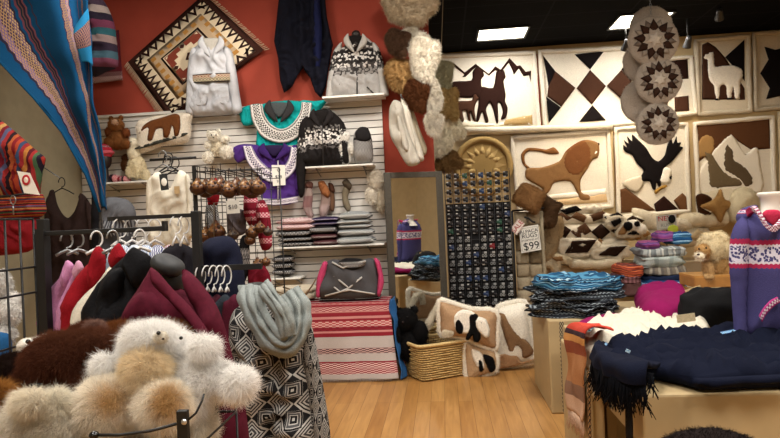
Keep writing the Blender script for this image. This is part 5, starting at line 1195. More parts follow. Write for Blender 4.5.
# white toy arms hanging behind the grid
plush('plush_bear', 'white toy hanging behind the black wire grid', 'plush toy', 2.7, [(2, 285, 9, 16, 9, 0, 'bdbab6'), (8, 312, 12, 14, 11, -.03, 'c9c6c2'), (3, 335, 12, 12, 11, -.05, 'bdbab6'), (14, 300, 7, 8, 7, 0, 'c4c1bd')], fur=(5000, .018, .003))
m = MB(); m.puff([(-14, 335), (4, 333), (9, 345), (7, 360), (-14, 362)], 2.55, .06, nz=.2); tag(m.build('blue_cloth', M('1f4f7c')), 'small blue cloth low at the left edge behind the grid', 'cloth')
# ------------------------------------------------------------ front clothes rack
YR1 = 2.25
r0, r1 = P(42, 234, YR1), P(166, 228, YR1)
t = thing('clothes_rack', 'black clothes rack arm carrying the pink, red and black jackets', 'clothes rack', (r0.x, YR1, 0))
m = MB(); m.box(((r0.x+r1.x)/2, YR1, (r0.z+r1.z)/2), (r1.x-r0.x, .016, .019)); m.build('arm', M_BLACKM, t, bevel=.003)
MB().box((r1.x-.004, YR1, r1.z+.008), (.012, .03, .04)).build('end_stop', M_BLACKM, t)
MB().box((r0.x, YR1, (r0.z+.02)/2), (.035, .035, r0.z+.02)).build('post', M_BLACKM, t)
MB().box((r0.x+.25, YR1, .015), (.4, .05, .03)).build('foot', M_BLACKM, t)
MB().box((r0.x, YR1, .015), (.05, .6, .03)).build('foot', M_BLACKM, t)
def mk(c, **k): return bands([(0, c)], scale=170, bump=.7)
PKM, RDM, WTM, BKM, MRM = M('b77fa6', .92, 170, .6), M('86141f', .92, 170, .6), M('d2cdbf', .92, 150, .5), M('0f0f12', .85, 120, .5), M('4d1424', .88, 60, .35, .15)
LO = 470
garm('hung_jacket', 'pink knit cardigan leftmost on the front rack', 'cardigan', 2.32, [
    ('body', [(38, LO), (38, 330), (40, 308), (49, 290), (60, 277), (66, 262), (71, 268), (69, 285), (62, 310), (58, LO)], 0, .05, PKM), ('collar', [(60, 280), (66, 261), (71, 262), (74, 268), (66, 288)], -.04, .02, PKM)])
garm('hung_jacket', 'second pink cardigan between the first pink one and the red one', 'cardigan', 2.27, [
    ('body', [(54, LO), (56, 320), (64, 292), (75, 270), (80, 268), (84, 276), (76, 300), (72, LO)], 0, .05, PKM), ('collar', [(72, 272), (77, 261), (81, 262), (84, 270), (77, 280)], -.04, .02, M('b98aa2', .9, 150))])
t = garm('hung_jacket', 'red knit jacket on the front rack between pink and white', 'jacket', 2.2, [
    ('body', [(61, LO), (61, 320), (62, 302), (76, 277), (90, 262), (100, 256), (106, 268), (98, 290), (88, 320), (84, LO)], 0, .06, RDM), ('collar', [(88, 268), (93, 251), (98, 246), (103, 250), (106, 262), (102, 276), (94, 288), (88, 284)], -.05, .03, RDM)])
garm('hung_jacket', 'red and white jacket on the front rack left of the black one', 'jacket', 2.14, [
    ('body', [(69, LO), (70, 330), (74, 308), (85, 294), (97, 283), (108, 268), (115, 262), (120, 270), (108, 292), (100, 320), (98, LO)], 0, .06, WTM), ('collar', [(108, 258), (113, 248), (119, 243), (124, 250), (127, 258), (118, 268), (111, 268)], -.04, .03, RDM)])
garm('hung_jacket', 'black wool jacket with a raised collar on the front rack', 'jacket', 2.05, [
    ('body', [(83, LO), (83, 322), (84, 306), (97, 285), (115, 265), (126, 256), (138, 253), (150, 256), (156, 270), (152, 300), (148, LO)], 0, .09, BKM, dict(nz=.4)),
    ('collar', [(122, 266), (126, 254), (133, 247), (140, 250), (150, 256), (152, 268), (146, 282), (136, 288), (128, 276)], -.07, .04, BKM), ('sleeve', [(100, 284), (112, 270), (122, 268), (126, 285), (120, 320), (116, LO), (96, LO), (95, 320)], -.06, .06, BKM)])
t = garm('hung_jacket', 'large maroon coat on a black hanger nearest on the front rack', 'coat', 1.85, [
    ('body', [(118, LO), (122, 330), (125, 308), (136, 292), (147, 274), (152, 266), (160, 275), (175, 286), (188, 292), (200, 300), (215, 320), (225, 350), (232, 390), (236, LO)], 0, .1, MRM, dict(ripple=.02, rf=28, nz=.2)),
    ('sleeve', [(182, 270), (190, 272), (202, 284), (217, 306), (226, 330), (236, 370), (246, 410), (250, LO), (222, LO), (214, 390), (207, 345), (196, 312), (184, 290)], -.06, .07, MRM, dict(ripple=.012, rf=35)),
    ('sleeve', [(124, 312), (136, 294), (150, 290), (165, 300), (175, 325), (178, 360), (172, LO), (126, LO), (122, 340)], -.06, .06, MRM, dict(ripple=.012, rf=35)),
    ('lapel', [(150, 268), (158, 272), (172, 288), (190, 306), (208, 330), (214, 345), (205, 345), (188, 322), (168, 300), (152, 284)], -.12, .025, MRM)])
m = MB(); c = P(168, 265, 1.83); m.sell(c, (.05, .06, .03), .85, Ry(.55), seg=24); m.build('neck_form', M('232528', .6, 60, .1), t)['label'] = 'dark grey oval neck form'
m = MB(); m.puff([(154, 262), (162, 258), (176, 268), (184, 276), (182, 290), (172, 292), (160, 280)], 1.86, .05); m.build('shoulder_form', M_BLACKM, t)
names = [(67, 'grey metal hanger of the first pink cardigan', GRM), (78, 'grey metal hanger of the second pink cardigan', GRM), (97, 'white hanger of the red knit jacket', WHM), (113, 'grey hanger of the red and white jacket', GRM), (140, 'white hanger of the black wool jacket', WHM)]
for i, (x, lb, mt_) in enumerate(names):
    Y = [2.32, 2.27, 2.2, 2.14, 2.05][i]; hanger(x, 250-(.7*i), Y, mt_, 22, lb, ang=.9, drop=5, hook=20)
# ------------------------------------------------------------ second rack
YR2 = 2.9
q0, q1 = P(108, 219, YR2), P(196, 215, YR2)
t = thing('clothes_rack', 'rear black clothes rack with white hangers and a tall square post', 'clothes rack', (q1.x, YR2, 0))
MB().box(((q0.x+q1.x)/2, YR2, (q0.z+q1.z)/2), (q1.x-q0.x, .016, .02)).build('arm', M_BLACKM, t)
MB().box((q1.x, YR2, (q1.z+.02)/2), (.04, .04, q1.z+.02)).build('post', M('26282a', .4, 40, .05, metal=.4), t, bevel=.003)
for d in (0, 1): MB().box((q1.x, YR2, .015), (.6, .05, .03) if d else (.05, .6, .03)).build('foot', M_BLACKM, t)
q2, q3 = P(196, 268, YR2), P(262, 267, YR2); MB().box(((q2.x+q3.x)/2, YR2, (q2.z+q3.z)/2), (q3.x-q2.x, .02, .028)).build('side_arm', M_BLACKM, t)
for i, (x, c, lb) in enumerate([(118, '8a9db8', 'pale blue shirt leftmost on the rear rack'), (130, 'b6c2d2', 'light blue patterned shirt on the rear rack'), (141, '7f93b4', 'mid blue shirt on the rear rack'), (153, '2e2a68', 'violet sweater on the rear rack'), (165, '801a24', 'red sweater on the rear rack behind the neck form')]):
    garm('hung_shirt', lb, 'shirt', YR2+.03*i, [('body', [(x-12, 264), (x-6, 252), (x+2, 245), (x+9, 246), (x+14, 256), (x+18, 300), (x+16, 380), (x-12, 380)], 0, .04, bands([(0, c), (.9, c, 'c8ccd4')], motif=(20, 20, 'check')), dict(nz=.4))])
    if i < 4: hanger(x+2, 240, YR2+.03*i, WHM, 18, ['white hanger of the pale blue shirt', 'white hanger of the light blue patterned shirt', 'white hanger of the mid blue shirt', 'white hanger of the violet sweater'][i], ang=.8, drop=6, hook=24)
for i, x in enumerate((176, 184)): hanger(x, 236, YR2, WHM, 10, ['empty white hanger left beside the tall square post', 'empty white hanger nearest the tall square post'][i], ang=1.0, drop=10, hook=22)
garm('hung_jacket', 'charcoal jacket hanging under the bar before the tall post', 'jacket', YR2+.1, [('body', [(158, 262), (166, 248), (178, 243), (192, 248), (200, 262), (206, 300), (205, 380), (160, 380)], 0, .07, M('1c1a20'), dict(nz=.3))])
garm('hung_sweater', 'dark navy sweater hanging right of the tall square post', 'sweater', YR2+.25, [('body', [(196, 262), (200, 246), (210, 238), (228, 236), (238, 244), (243, 262), (246, 300), (244, 370), (198, 370)], 0, .1, M('171a2c'), dict(nz=.3, ripple=.01))])
for i in range(5):
    x = 201+i*6.5; hanger(x, 287, YR2-.02*i, WHM, 5, 'white hanger in the tight row under the navy sweater', ang=1.2, drop=5, hook=24, group='white hangers on the side arm of the rear rack')
for i, (x, c) in enumerate([(205, '1b1b20'), (214, '3a1520'), (222, '2a3038'), (232, '4a1626')]):
    garm('hung_jacket', ['black garment', 'dark wine garment', 'slate garment', 'maroon garment'][i]+' hanging below the tight row of white hangers', 'garment', YR2-.03*i, [('body', [(x-10, 312), (x-4, 300), (x+3, 294), (x+10, 300), (x+14, 320), (x+14, 420), (x-8, 420)], 0, .05, M(c), dict(nz=.4))])
garm('knit_textile', 'charcoal chunky knit garment hanging behind the rear rack bar', 'textile', 4.9, [('body', [(102, 200), (112, 197), (128, 200), (136, 212), (136, 240), (134, 270), (100, 270), (100, 215)], 0, .09, bands([(0, '3c3c40'), (.5, '75767a', '34343a'), (.7, '5a5b60')], zig=.08, zfreq=9, motif=(16, 20, 'bars')), dict(nz=.3))])
garm('knit_textile', 'black garment hanging under the left wall shelf', 'textile', 5.2, [('body', [(92, 190), (102, 196), (106, 230), (106, 300), (92, 300)], 0, .07, M('17161a'), dict(nz=.3)), ])
# cream v-neck sweater with a tag
YV = 4.35
cr_ = M('d9d2c2', .9, 170, .5, .06)
t = garm('vneck_sweater', 'cream v-neck sweater with a black and white tag on a black hanger', 'sweater', YV, [
    ('body', [(152, 176), (160, 172), (165, 180), (170, 188), (175, 178), (180, 170), (188, 176), (190, 200), (190, 245), (150, 247), (150, 205)], 0, .06, cr_, dict(ripple=.008, rf=40)),
    ('sleeve', [(153, 176), (147, 182), (146, 200), (147, 225), (151, 240), (155, 225), (155, 195)], -.02, .04, cr_), ('sleeve', [(186, 174), (191, 180), (193, 205), (193, 235), (188, 236), (187, 200)], -.02, .04, cr_)])
hanger(168, 170, YV, M_BLACKM, 30, parent=t, drop=6, hook=16)
m = MB(); m.box(P(164, 182, YV-.1), (.06, .004, .12), 0, Ry(-.08)); m.build('hang_tag', M('22262a', .6), t); m = MB(); q = P(164, 182, YV-.105); m.sell(q, (.022, .003, .03), 1, seg=16); m.build('tag_mark', PAPER, t)
m = MB(); m.box(P(177, 190, YV-.1), (.04, .004, .055), 0); m.build('paper_patch', M('c0a57c'), t)
for i, (x, y) in enumerate(((163, 158), (169, 160), (175, 164))): hanger(x, y+6, YV+.06+.05*i, M_BLACKM if i else GRM, 20, ['grey hanger hook leftmost above the cream v-neck sweater', 'black hanger in the middle above the cream v-neck sweater', 'black hanger rightmost above the cream v-neck sweater'][i], ang=.3*i, drop=6, hook=15)
m = MB(); q = P(150, 160, YV+.1); m.tube([(q.x, YV+.1, q.z), (P(196, 158, YV+.1).x, YV+.1, q.z)], .01, 6); tag(m.build('hang_rail', M_BLACKM), 'thin black rail carrying the cream v-neck sweater', 'rail')
# ------------------------------------------------------------ wire tower with gourd ornaments
YG = 3.9
t = thing('wire_tower', 'black wire tower hung with rows of brown gourd ornaments', 'display rack', P(226, 440, YG)*1)
WL[t.name] = (P(226, 300, YG).x, YG+.2, 0); t.location = WL[t.name]
a, b = P(194, 166, YG), P(262, 163, YG); dp = .42
def gridpanel(p, q, z0, z1, n, hz):
    m = MB()
    for k in range(n+1):
        c = p.lerp(q, k/n); m.tube([(c.x, c.y, z0), (c.x, c.y, z1)], .006 if k in (0, n) else .0035, 4)
    z = z1
    while z > z0: m.tube([(p.x, p.y, z), (q.x, q.y, z)], .0035, 4); z -= hz
    return m
A0 = Vector((a.x, YG, 0)); B0 = Vector((a.x+.06, YG+dp, 0)); C0 = Vector((b.x, YG+dp, 0)); zt3 = a.z
gridpanel(A0, B0, .05, zt3, 6, .078).build('side_grid', M_BLACKM, t); gridpanel(B0, C0, .05, zt3, 6, .078).build('back_grid', M_BLACKM, t)
MB().box((A0.x, A0.y, zt3/2), (.022, .022, zt3)).build('post', M_BLACKM, t)
GOM = bands([(0, '3a1c0e'), (.35, dim('8a5426', .75), '3c1e10'), (.5, dim('c08a48', .75), '5a2e16'), (.65, dim('6a3c1c', .75), dim('b07a3c', .75)), (1, '2c160c')], motif=(6, 5, 'fig'), rough=.35, bump=.1)
GOMS = [GOM, bands([(0, dim('4a2410', .75)), (.4, dim('9c6a34', .75), '5a3016'), (.7, '4c2812')], motif=(5, 4, 'diamond'), rough=.35, bump=.1), bands([(0, '2c1c16'), (.4, '5a4a3a', '2c1c16'), (.7, '3a2a20')], motif=(7, 5, 'fig'), rough=.4, bump=.1)]
gp = {}
def gourd(px, py, r, Y, kind=0, row='top'):
    c = P(px, py, Y); s = Y/F
    lb = {'top': 'carved brown gourd ornament in the top row of the wire tower', 'mid': 'carved gourd ornament below the white card on the wire tower', 'right': 'gourd ornament hanging low on the right of the wire tower'}[row]
    key = kind
    if key not in gp:
        t = thing('gourd_ornament', lb, 'ornament', c, 'carved gourd ornaments on the wire tower '+row)
        R = px2m(8, 3.9); m = MB(); m.lathe([(0, -.9*R), (.45*R, -.82*R), (.85*R, -.5*R), (R, -.05*R), (.85*R, .4*R), (.5*R, .72*R), (.28*R, .95*R), (.2*R, 1.15*R), (.08*R, 1.25*R)], c, 18); m.build('gourd_body', GOMS[kind], t)
        m = MB(); m.tube([c+Vector((0, 0, 1.2*R)), c+Vector((.002, 0, 2.6*R))], .0025, 4); m.build('cord', M('2a1a14'), t)
        m = MB()
        for a_ in (-1, 1): m = MB(); m.sell(c+Vector((a_*.5*R, -.6*R, .45*R)), (.2*R, .12*R, .28*R), 1, Ry(a_*.5), seg=8); m.build('carved_wing', M('2c140a', .4), t)
        for a_ in (-.35, .35): m = MB(); m.sell(c+Vector((a_*R, -.85*R, .1*R)), (.14*R,)*3, 1, seg=8); m.build('carved_eye', M('2c140a', .4), t)
        gp[key] = t; t.scale = (r/8,)*3 if r != 8 else (1, 1, 1); return t
    q = dup(gp[key], c, lb, 'carved gourd ornaments on the wire tower '+row); q.scale = (r/8,)*3; return q
rr = random.Random(4)
for i, x in enumerate((198, 206, 213, 221, 229, 237, 245, 252, 258)):
    gourd(x, 189+rr.uniform(-2, 2), 9.5 if i % 2 else 8.5, YG+(.05 if i % 2 else -.06), rr.choice([0, 0, 1]), 'top')
for x, y, r, k in ((206, 236, 8, 0), (216, 232, 10, 1), (233, 235, 6, 2), (222, 240, 7, 0)): gourd(x, y, r, YG-.02, k, 'mid')
for x, y, r, k in ((252, 233, 7, 0), (260, 228, 6, 1), (250, 240, 6, 0), (258, 264, 6, 1), (266, 262, 5, 0), (268, 232, 5, 2)): gourd(x, y, r, YG+.1, k, 'right')
for k, x in enumerate((200, 211, 222, 233, 244, 255)):
    q = P(x, 172, YG); m = MB(); m.tube([(q.x, YG+dp-.02, q.z), (q.x, YG-.06, q.z), (q.x, YG-.07, q.z+.02)], .004, 5); m.build('hook_arm', M_BLACKM, t)
m = MB(); q = P(197, 172, YG); q2 = P(262, 170, YG); m.tube([(q.x, YG-.02, q.z), (q2.x, YG-.02, q2.z)], .004, 5); m.build('front_rail', M_BLACKM, t)
s_ = sign('price_card', 'small white price card hanging among the gourd ornaments', 'sign', [(226, 201), (239, 200), (240, 213), (227, 214)], YG-.1, [('$10', 0, .04, M('55555a'))], mat=M('cfccc4', .8, 10, 0, .02))
m = MB(); m.tube([P(x, y, YG-.09) for x, y in ((214, 240), (214, 203), (226, 202))], .004, 5); m.build('card_bracket', M_STEEL, s_)
# red and pink knitted things hung on the tower
rk = bands([(0, '7a1c2c'), (.3, 'b0405a', 'd9b0b4'), (.5, '8a1c30'), (.7, 'd0a0a4', '8a1c30'), (.85, '6a1424')], motif=(6, 16, 'check'), repeat=2)
for i, (pts, mt_, lb) in enumerate([
    ([(208, 182), (216, 178), (220, 186), (218, 204), (208, 206)], M('8a1a24'), 'red knitted piece behind the top row of gourds'),
    ([(244, 196), (252, 190), (258, 200), (260, 222), (250, 226), (244, 215)], rk, 'pink and red knitted mitten on the right of the wire tower'),
    ([(256, 205), (264, 200), (270, 215), (272, 246), (262, 250), (257, 230)], rk, 'red patterned knitted mitten at the right edge of the wire tower'),
    ([(248, 268), (262, 264), (270, 275), (272, 296), (252, 298)], M('6a1424'), 'dark red knitted piece low on the wire tower'),
    ([(240, 240), (248, 236), (250, 262), (246, 280), (238, 280)], bkp, 'black and grey knitted piece in the middle of the wire tower'),
    ([(206, 206), (216, 204), (220, 225), (214, 232), (206, 228)], bands([(0, '8a8a8c'), (.5, 'a8a8a8', '4a4a4c')], motif=(8, 12, 'check')), 'grey knitted piece left under the top gourds'),
    ([(228, 212), (244, 210), (246, 232), (236, 236), (228, 230)], M('5c5458'), 'brown grey knitted piece behind the price card')]):
    garm('knitted_mitten', lb, 'knitwear', YG+.22+.0*i, [('knit_body', pts, 0, .05, mt_, dict(nz=.3))])
# ------------------------------------------------------------ patterned coat with scarf
YPn = 2.75
def geo_mat():
    m, nt, b = newmat('geometric_knit'); tc = N(nt, 'ShaderNodeTexCoord'); sp = N(nt, 'ShaderNodeSeparateXYZ'); nt.links.new(tc.outputs['UV'], sp.inputs[0])
    def sq(fu, fv, ou=0, ov=0, inner=None):
        u = math_n(nt, 'ABSOLUTE', math_n(nt, 'SUBTRACT', math_n(nt, 'FRACT', math_n(nt, 'ADD', math_n(nt, 'MULTIPLY', sp.outputs[0], fu), ou)), .5))
        v = math_n(nt, 'ABSOLUTE', math_n(nt, 'SUBTRACT', math_n(nt, 'FRACT', math_n(nt, 'ADD', math_n(nt, 'MULTIPLY', sp.outputs[1], fv), ov)), .5))
        return u, v
    u, v = sq(3.6, 6.5); d = math_n(nt, 'MAXIMUM', u, v)
    r1 = ramp(nt, d, [(0, 'a9a7a3'), (.04, '171719'), (.11, 'a9a7a3'), (.14, '4a4a4c'), (.2, 'a9a7a3'), (.225, '1d1d1f'), (.27, 'a9a7a3'), (.3, 'a9a7a3')])
    s_ = math_n(nt, 'ADD', u, v)
    r2 = ramp(nt, s_, [(0, '1d1d1f'), (.5, 'a9a7a3'), (.58, '1b1b1d'), (.64, 'a5a39f'), (.7, '2a2a2c'), (.76, 'a9a7a3'), (.82, '3a3a3c'), (.9, 'a5a39f'), (.95, '1b1b1d')])
    mx = N(nt, 'ShaderNodeMix', data_type='RGBA'); nt.links.new(math_n(nt, 'GREATER_THAN', d, .28), mx.inputs[0]); nt.links.new(r1, mx.inputs[6]); nt.links.new(r2, mx.inputs[7])
    fabric_tail(nt, b, mx.outputs[2], .9, 200, .5, .12); return m
GEO = geo_mat()
t = garm('patterned_coat', 'black and white geometric knit coat on a form with a sage scarf', 'coat', YPn, [
    ('body', [(233, 312), (240, 306), (262, 300), (290, 302), (306, 312), (312, 335), (317, 370), (322, 410), (327, 440), (330, 475), (244, 475), (240, 440), (236, 390), (230, 350), (229, 325)], 0, .14, GEO, dict(ripple=.035, rf=26, nz=.15, R=.16)),
    ('sleeve', [(302, 315), (310, 320), (316, 345), (323, 385), (330, 430), (331, 475), (316, 475), (308, 420), (302, 360)], -.04, .07, GEO, dict(ripple=.015, rf=40)),
    ('neck_form', [(240, 292), (246, 284), (262, 282), (276, 290), (280, 304), (262, 310), (244, 306)], .02, .08, M_BLACKM)])
SG = bands([(0, '818786'), (.5, '959b99', '6d7473')], motif=(50, 70, 'check'), scale=120, bump=.8)
m = MB()
def scarf_path(pts, w, tw=0):
    rows = []; n = len(pts)
    for i, (x, y, d) in enumerate(pts):
        x0, y0, _ = pts[max(i-1, 0)]; x1, y1, _ = pts[min(i+1, n-1)]; L = math.hypot(x1-x0, y1-y0) or 1; nx, ny = -(y1-y0)/L, (x1-x0)/L
        rows.append([(x+nx*w*f, y+ny*w*f, d+[0, .035, .02, .045, .015, .03, 0][k]) for k, f in enumerate((-.5, -.33, -.17, 0, .17, .33, .5))])
    return rows
def lp(pts, w, thick=.014):
    m.loft([[P(x, y, YPn-d) for x, y, d in r] for r in scarf_path(pts, w)], 36, 60, thick, nz=.012, nf=16)
lp([(250, 286, .04), (250, 296, .14), (255, 312, .19), (264, 328, .22), (275, 341, .23), (286, 345, .23), (295, 336, .21), (299, 320, .18), (297, 304, .14), (289, 292, .06)], 22)
m.build('draped_scarf', SG, t)['label'] = 'sage green knitted scarf'
m = MB(); lp([(262, 284, .06), (268, 292, .2), (278, 306, .25), (286, 322, .26), (289, 336, .25)], 14); m.build('scarf_fold', SG, t)
MB().tube([(P(280, 475, YPn).x, YPn, .0), (P(280, 400, YPn).x, YPn, P(280, 400, YPn).z)], .02, 8).build('stand_pole', M_BLACKM, t); m = MB(); m.lathe([(0, 0), (.16, 0), (.16, .015), (.02, .03)], (P(280, 475, YPn).x, YPn, 0), 24); m.build('stand_base', M_BLACKM, t)
garm('hung_jacket', 'red rust garment showing between the maroon coat and the patterned coat', 'garment', YPn+.25, [('body', [(216, 318), (226, 304), (240, 296), (246, 300), (240, 316), (236, 400), (220, 440), (214, 360)], 0, .06, M('4a1620'), dict(nz=.3))])
m = MB(); m.box(P(304, 302, YPn+.6), (.045, .01, .045), 0, Ry(.2)); tag(m.build('red_tag', M('9c1c28', .5)), 'tiny red and white tag at the corner of the striped table', 'tag')
# ============================================================ FOREGROUND: BASKET OF FLUFFY TOYS
YP = 1.42
def big(name, label, cat, Y, blobs, eyes=(), nose=None, n=42000, L=.026, w=.00085, group=None, spots=None, muzzle=None):
    base = P(sum(b[0] for b in blobs)/len(blobs), max(b[1]+b[3] for b in blobs), Y)
    t = thing(name, label, cat, base, group); m = MB(); mz = t
    for i, b in enumerate(blobs):
        s = Y/F; k_ = 1-L/px2m(max(b[2], 8), Y)*.24; m.sell(P(b[0], b[1]+1, Y+b[5]), (b[2]*s*k_, b[4]*s*k_, b[3]*s*k_), 1, Ry(b[7]) if len(b) > 7 else None, seg=40, col=b[6], nz=.09, nf=2.6, seed=i)
    if spots:
        sp = [(P(x, y, Y+d), r*Y/F, lin(c)) for x, y, r, d, c in spots]
        def fn(ch):
            out = []
            for v, c in zip(ch[0], ch[4]):
                c = np.array(c)
                for q, r, cc in sp:
                    d = (Vector(v)-q).length; k = max(0, min(1, 1.35-d/r)); k = k*k*(3-2*k); c = c*(1-k)+np.array(cc)*k
                out.append(c)
            ch[4] = np.array(out)
        for ch in m.ch: fn(ch)
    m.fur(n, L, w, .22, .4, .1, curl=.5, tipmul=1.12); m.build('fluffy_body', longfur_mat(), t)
    for x, y, d, r in eyes:
        q = MB(); q.sell(P(x, y, Y+d), (r*Y/F,)*3, 1, seg=16); q.build('eye', EYEM, t)
    if muzzle:
        x, y, d, rx, ry, c = muzzle; q = MB(); q.sell(P(x, y, Y+d), (rx*Y/F, rx*Y/F*.8, ry*Y/F), 1, seg=20, col=c); q.fur(1500, .006, .0008); mz = q.build('muzzle', FL(), t)
    if nose:
        x, y, d, r = nose; q = MB(); q.sell(P(x, y, Y+d), (r*Y/F, r*Y/F*.7, r*Y/F*.7), 1, seg=14); q.build('nose', EYEM, mz)
    return t
W_, CRm, TN_ = 'f1efec', 'f0e8da', 'b98a52'
big('plush_bear', 'big white fluffy toy with two tan patched feet on top of the heap', 'plush toy', YP, [
    (158, 352, 40, 28, 30, .02, W_), (150, 337, 29, 14, 22, -.02, W_), (204, 346, 15, 11, 14, -.04, W_), (203, 378, 32, 21, 24, -.02, W_), (238, 383, 17, 16, 15, -.05, W_), (104, 364, 12, 11, 12, -.06, W_),
    (146, 372, 24, 24, 20, -.07, 'e6d5b6'), (106, 405, 31, 27, 24, -.1, CRm), (164, 405, 27, 22, 22, -.11, CRm), (190, 400, 20, 18, 18, -.05, W_), (130, 385, 20, 14, 16, -.05, 'e4d2b2')],
    spots=[(110, 402, 20, -.155, 'c9a775'), (165, 403, 18, -.155, 'c9a775'), (152, 368, 14, -.16, 'c49a66')],
    eyes=[(158.5, 333, -.085, 2.1), (181, 338, -.055, 1.8)], n=120000, muzzle=(161, 337, -.075, 6.5, 5, 'd9d2c4'), nose=(163, 339, -.105, 1.4))
big('plush_bear', 'large chocolate brown fluffy toy lying left of the white one', 'plush toy', YP+.12, [
    (64, 362, 46, 28, 26, 0, '5a3424'), (36, 388, 28, 22, 20, -.02, '553020'), (90, 346, 28, 18, 20, .02, '5e3827'), (84, 392, 18, 26, 16, -.04, '573222', .6), (54, 344, 22, 12, 14, 0, '603a28')], n=70000, L=.024)
big('plush_bear', 'small white headed toy with a black eye behind the brown toy', 'plush toy', YP+.22, [
    (34, 346, 15, 8, 12, 0, 'd8d2c8', -.2), (46, 341, 10, 6, 9, .02, 'd8d2c8')], eyes=[(28, 341.5, -.095, 2.4)], n=9000, L=.012, muzzle=(27, 345, -.05, 9, 6.5, 'e6e2da'))
big('plush_bear', 'near black brown toy at the far left of the heap', 'plush toy', YP+.16, [(16, 372, 30, 20, 20, 0, '241712'), (38, 356, 18, 8, 14, -.02, '1f1512')], n=16000, L=.018)
big('plush_bear', 'caramel brown fluffy toy lying behind the white head', 'plush toy', YP+.3, [
    (122, 334, 26, 12, 18, 0, '7d4c2a'), (172, 332, 24, 11, 18, 0, '84512d'), (148, 336, 26, 12, 18, .02, '74452a')], n=30000, L=.022)
big('plush_bear', 'brown and grey flecked toy head behind the chocolate toy', 'plush toy', YP+.26, [(86, 331, 18, 9, 14, 0, '573020'), (94, 326, 9, 6, 8, -.03, '84655a')], n=12000, L=.02)
big('plush_bear', 'cream and tan fluffy toy at the bottom left corner', 'plush toy', YP-.12, [
    (28, 424, 36, 26, 24, 0, 'e6e0d4'), (60, 424, 30, 24, 22, 0, 'e2dccf'), (30, 401, 17, 10, 12, -.05, 'e4dccb'), (56, 404, 14, 18, 12, -.02, 'e4decf'), (2, 396, 12, 16, 10, 0, 'a8783e')],
    spots=[(34, 394, 12, -.1, 'b98a50'), (2, 396, 12, 0, '9c6c36')], n=60000)
big('plush_bear', 'white fluffy toy at the right end of the basket under the big one', 'plush toy', YP-.04, [(196, 424, 20, 22, 18, 0, 'e4dfd4'), (120, 440, 40, 14, 20, .02, 'ddd6c8')], n=30000)
# wire basket holding them
def bsk():
    Yb_ = YP-.26
    t = thing('wire_basket', 'black wire basket with a riveted corner post holding the fluffy toys', 'basket', (P(90, 438, Yb_+.3).x, Yb_+.35, 0))
    x0, x1 = P(-60, 438, Yb_).x, P(184, 438, Yb_).x; z1 = P(184, 420, Yb_).z; y0, y1 = Yb_, Yb_+.3; z0 = z1-.32
    m = MB(); c = P(183, 420, Yb_); m.box((c.x, c.y, (z1+.02)/2), (.022, .014, z1+.02)); m.build('corner_post', M_BLACKM, t, bevel=.002)
    for x, y in ((x0, y0), (x0, y1), (x1-.06, y1)): MB().box((x, y, z1/2), (.022, .014, z1)).build('corner_post', M_BLACKM, t)
    m = MB(); c = P(184, 422, Yb_-.01); m.sell(c, (.006, .004, .006), 1, seg=12); m.build('rivet', M('c8c8c8', .3, 20, 0, 0, metal=.8), t)
    m = MB(); m.sell(P(94, 435, Yb_-.005), (.01, .01, .008), 1, seg=12); m.build('end_cap', EYEM, t)
    m = MB(); m.tube([P(94, 435, Yb_), P(120, 435, Yb_), P(150, 431, Yb_), P(176, 424, Yb_)], .0035, 6); m.tube([P(188, 420, Yb_), P(196, 413, Yb_+.01), P(202, 401, Yb_+.02), P(204, 394, Yb_+.03)], .0025, 6)
    for z in (z1-.08, z1-.16, z1-.24, z0): m.tube([(x0, y0, z), (x1, y0, z), (x1, y1, z), (x0, y1, z)], .0035, 5, closed=True)
    for k in range(9): x = x0+(x1-x0)*k/8; m.tube([(x, y0, z1-.08), (x, y0, z0), (x, y1, z0), (x, y1, z1-.05)], .003, 5)
    m.build('wire_side', M_BLACKM, t)
    MB().box(((x0+x1)/2-.03, (y0+y1)/2, z0+.08), (x1-x0-.1, y1-y0-.04, .14)).build('inner_bin', M('3a342e', .9), t)
bsk()
# ============================================================ RIGHT TABLES
BX = M('b09a72', .6, 6, .03, .05); BXD = M('9d8862', .6, 6, .03, .05)
ZT = .74
def cube(label, x0, x1, y0, y1, h, band=False, legs=False, z0=0):
    t = thing('display_cube', label, 'display stand', ((x0+x1)/2, (y0+y1)/2, 0))
    MB().box(((x0+x1)/2, (y0+y1)/2, (h+z0)/2), (x1-x0, y1-y0, h-z0)).build('body', BX, t, bevel=.012)
    if band:
        m = MB(); m.box((x0+.1, y0-.004, h/2), (.035, .008, h*.96)); m.build('patterned_strip', bands([(0, '2a2622', 'b5a484')], motif=(2, 22, 'diamond')), t)
    if legs:
        for a in (x0+.05, x1-.05):
            for b in (y0+.05, y1-.05): MB().box((a, b, z0/2), (.05, .05, z0)).build('leg', BXD, t)
        MB().box(((x0+x1)/2, (y0+y1)/2, .12), (x1-x0-.06, y1-y0-.06, .03)).build('lower_shelf', BXD, t); MB().box(((x0+x1)/2, y0+.012, z0-.012), (x1-x0, .03, .03)).build('bottom_rail', M('cfc0a0', .6), t)
    return t
a = P(641, 384, 2.68); XA = a.x; 
cube('long beige display table under the navy shawl at the front right', XA, XA+1.75, 2.68, 3.45, ZT, legs=True, z0=.5)
b0 = P(588, 360, 3.2); cube('beige display cube left of the front table under the white shawl', b0.x, XA-.03, 3.2, 3.95, ZT-.01)
cube('beige display cube right of the one under the white shawl', XA+.0, XA+1.75, 3.5, 4.4, ZT-.005)
c0 = G(552, 414); cube('beige display cube with a patterned strip farthest left on the right side', c0.x, c0.x+1.1, c0.y, c0.y+.85, ZT-.02, band=True)
cube('beige display cube behind the lion toy crate', c0.x+1.15, c0.x+2.6, c0.y+.1, c0.y+.95, ZT-.02)
cube('rear beige display cube under the grey blanket pile', P(632, 290, 5.7).x, P(745, 290, 5.7).x, 5.65, 6.45, .74)
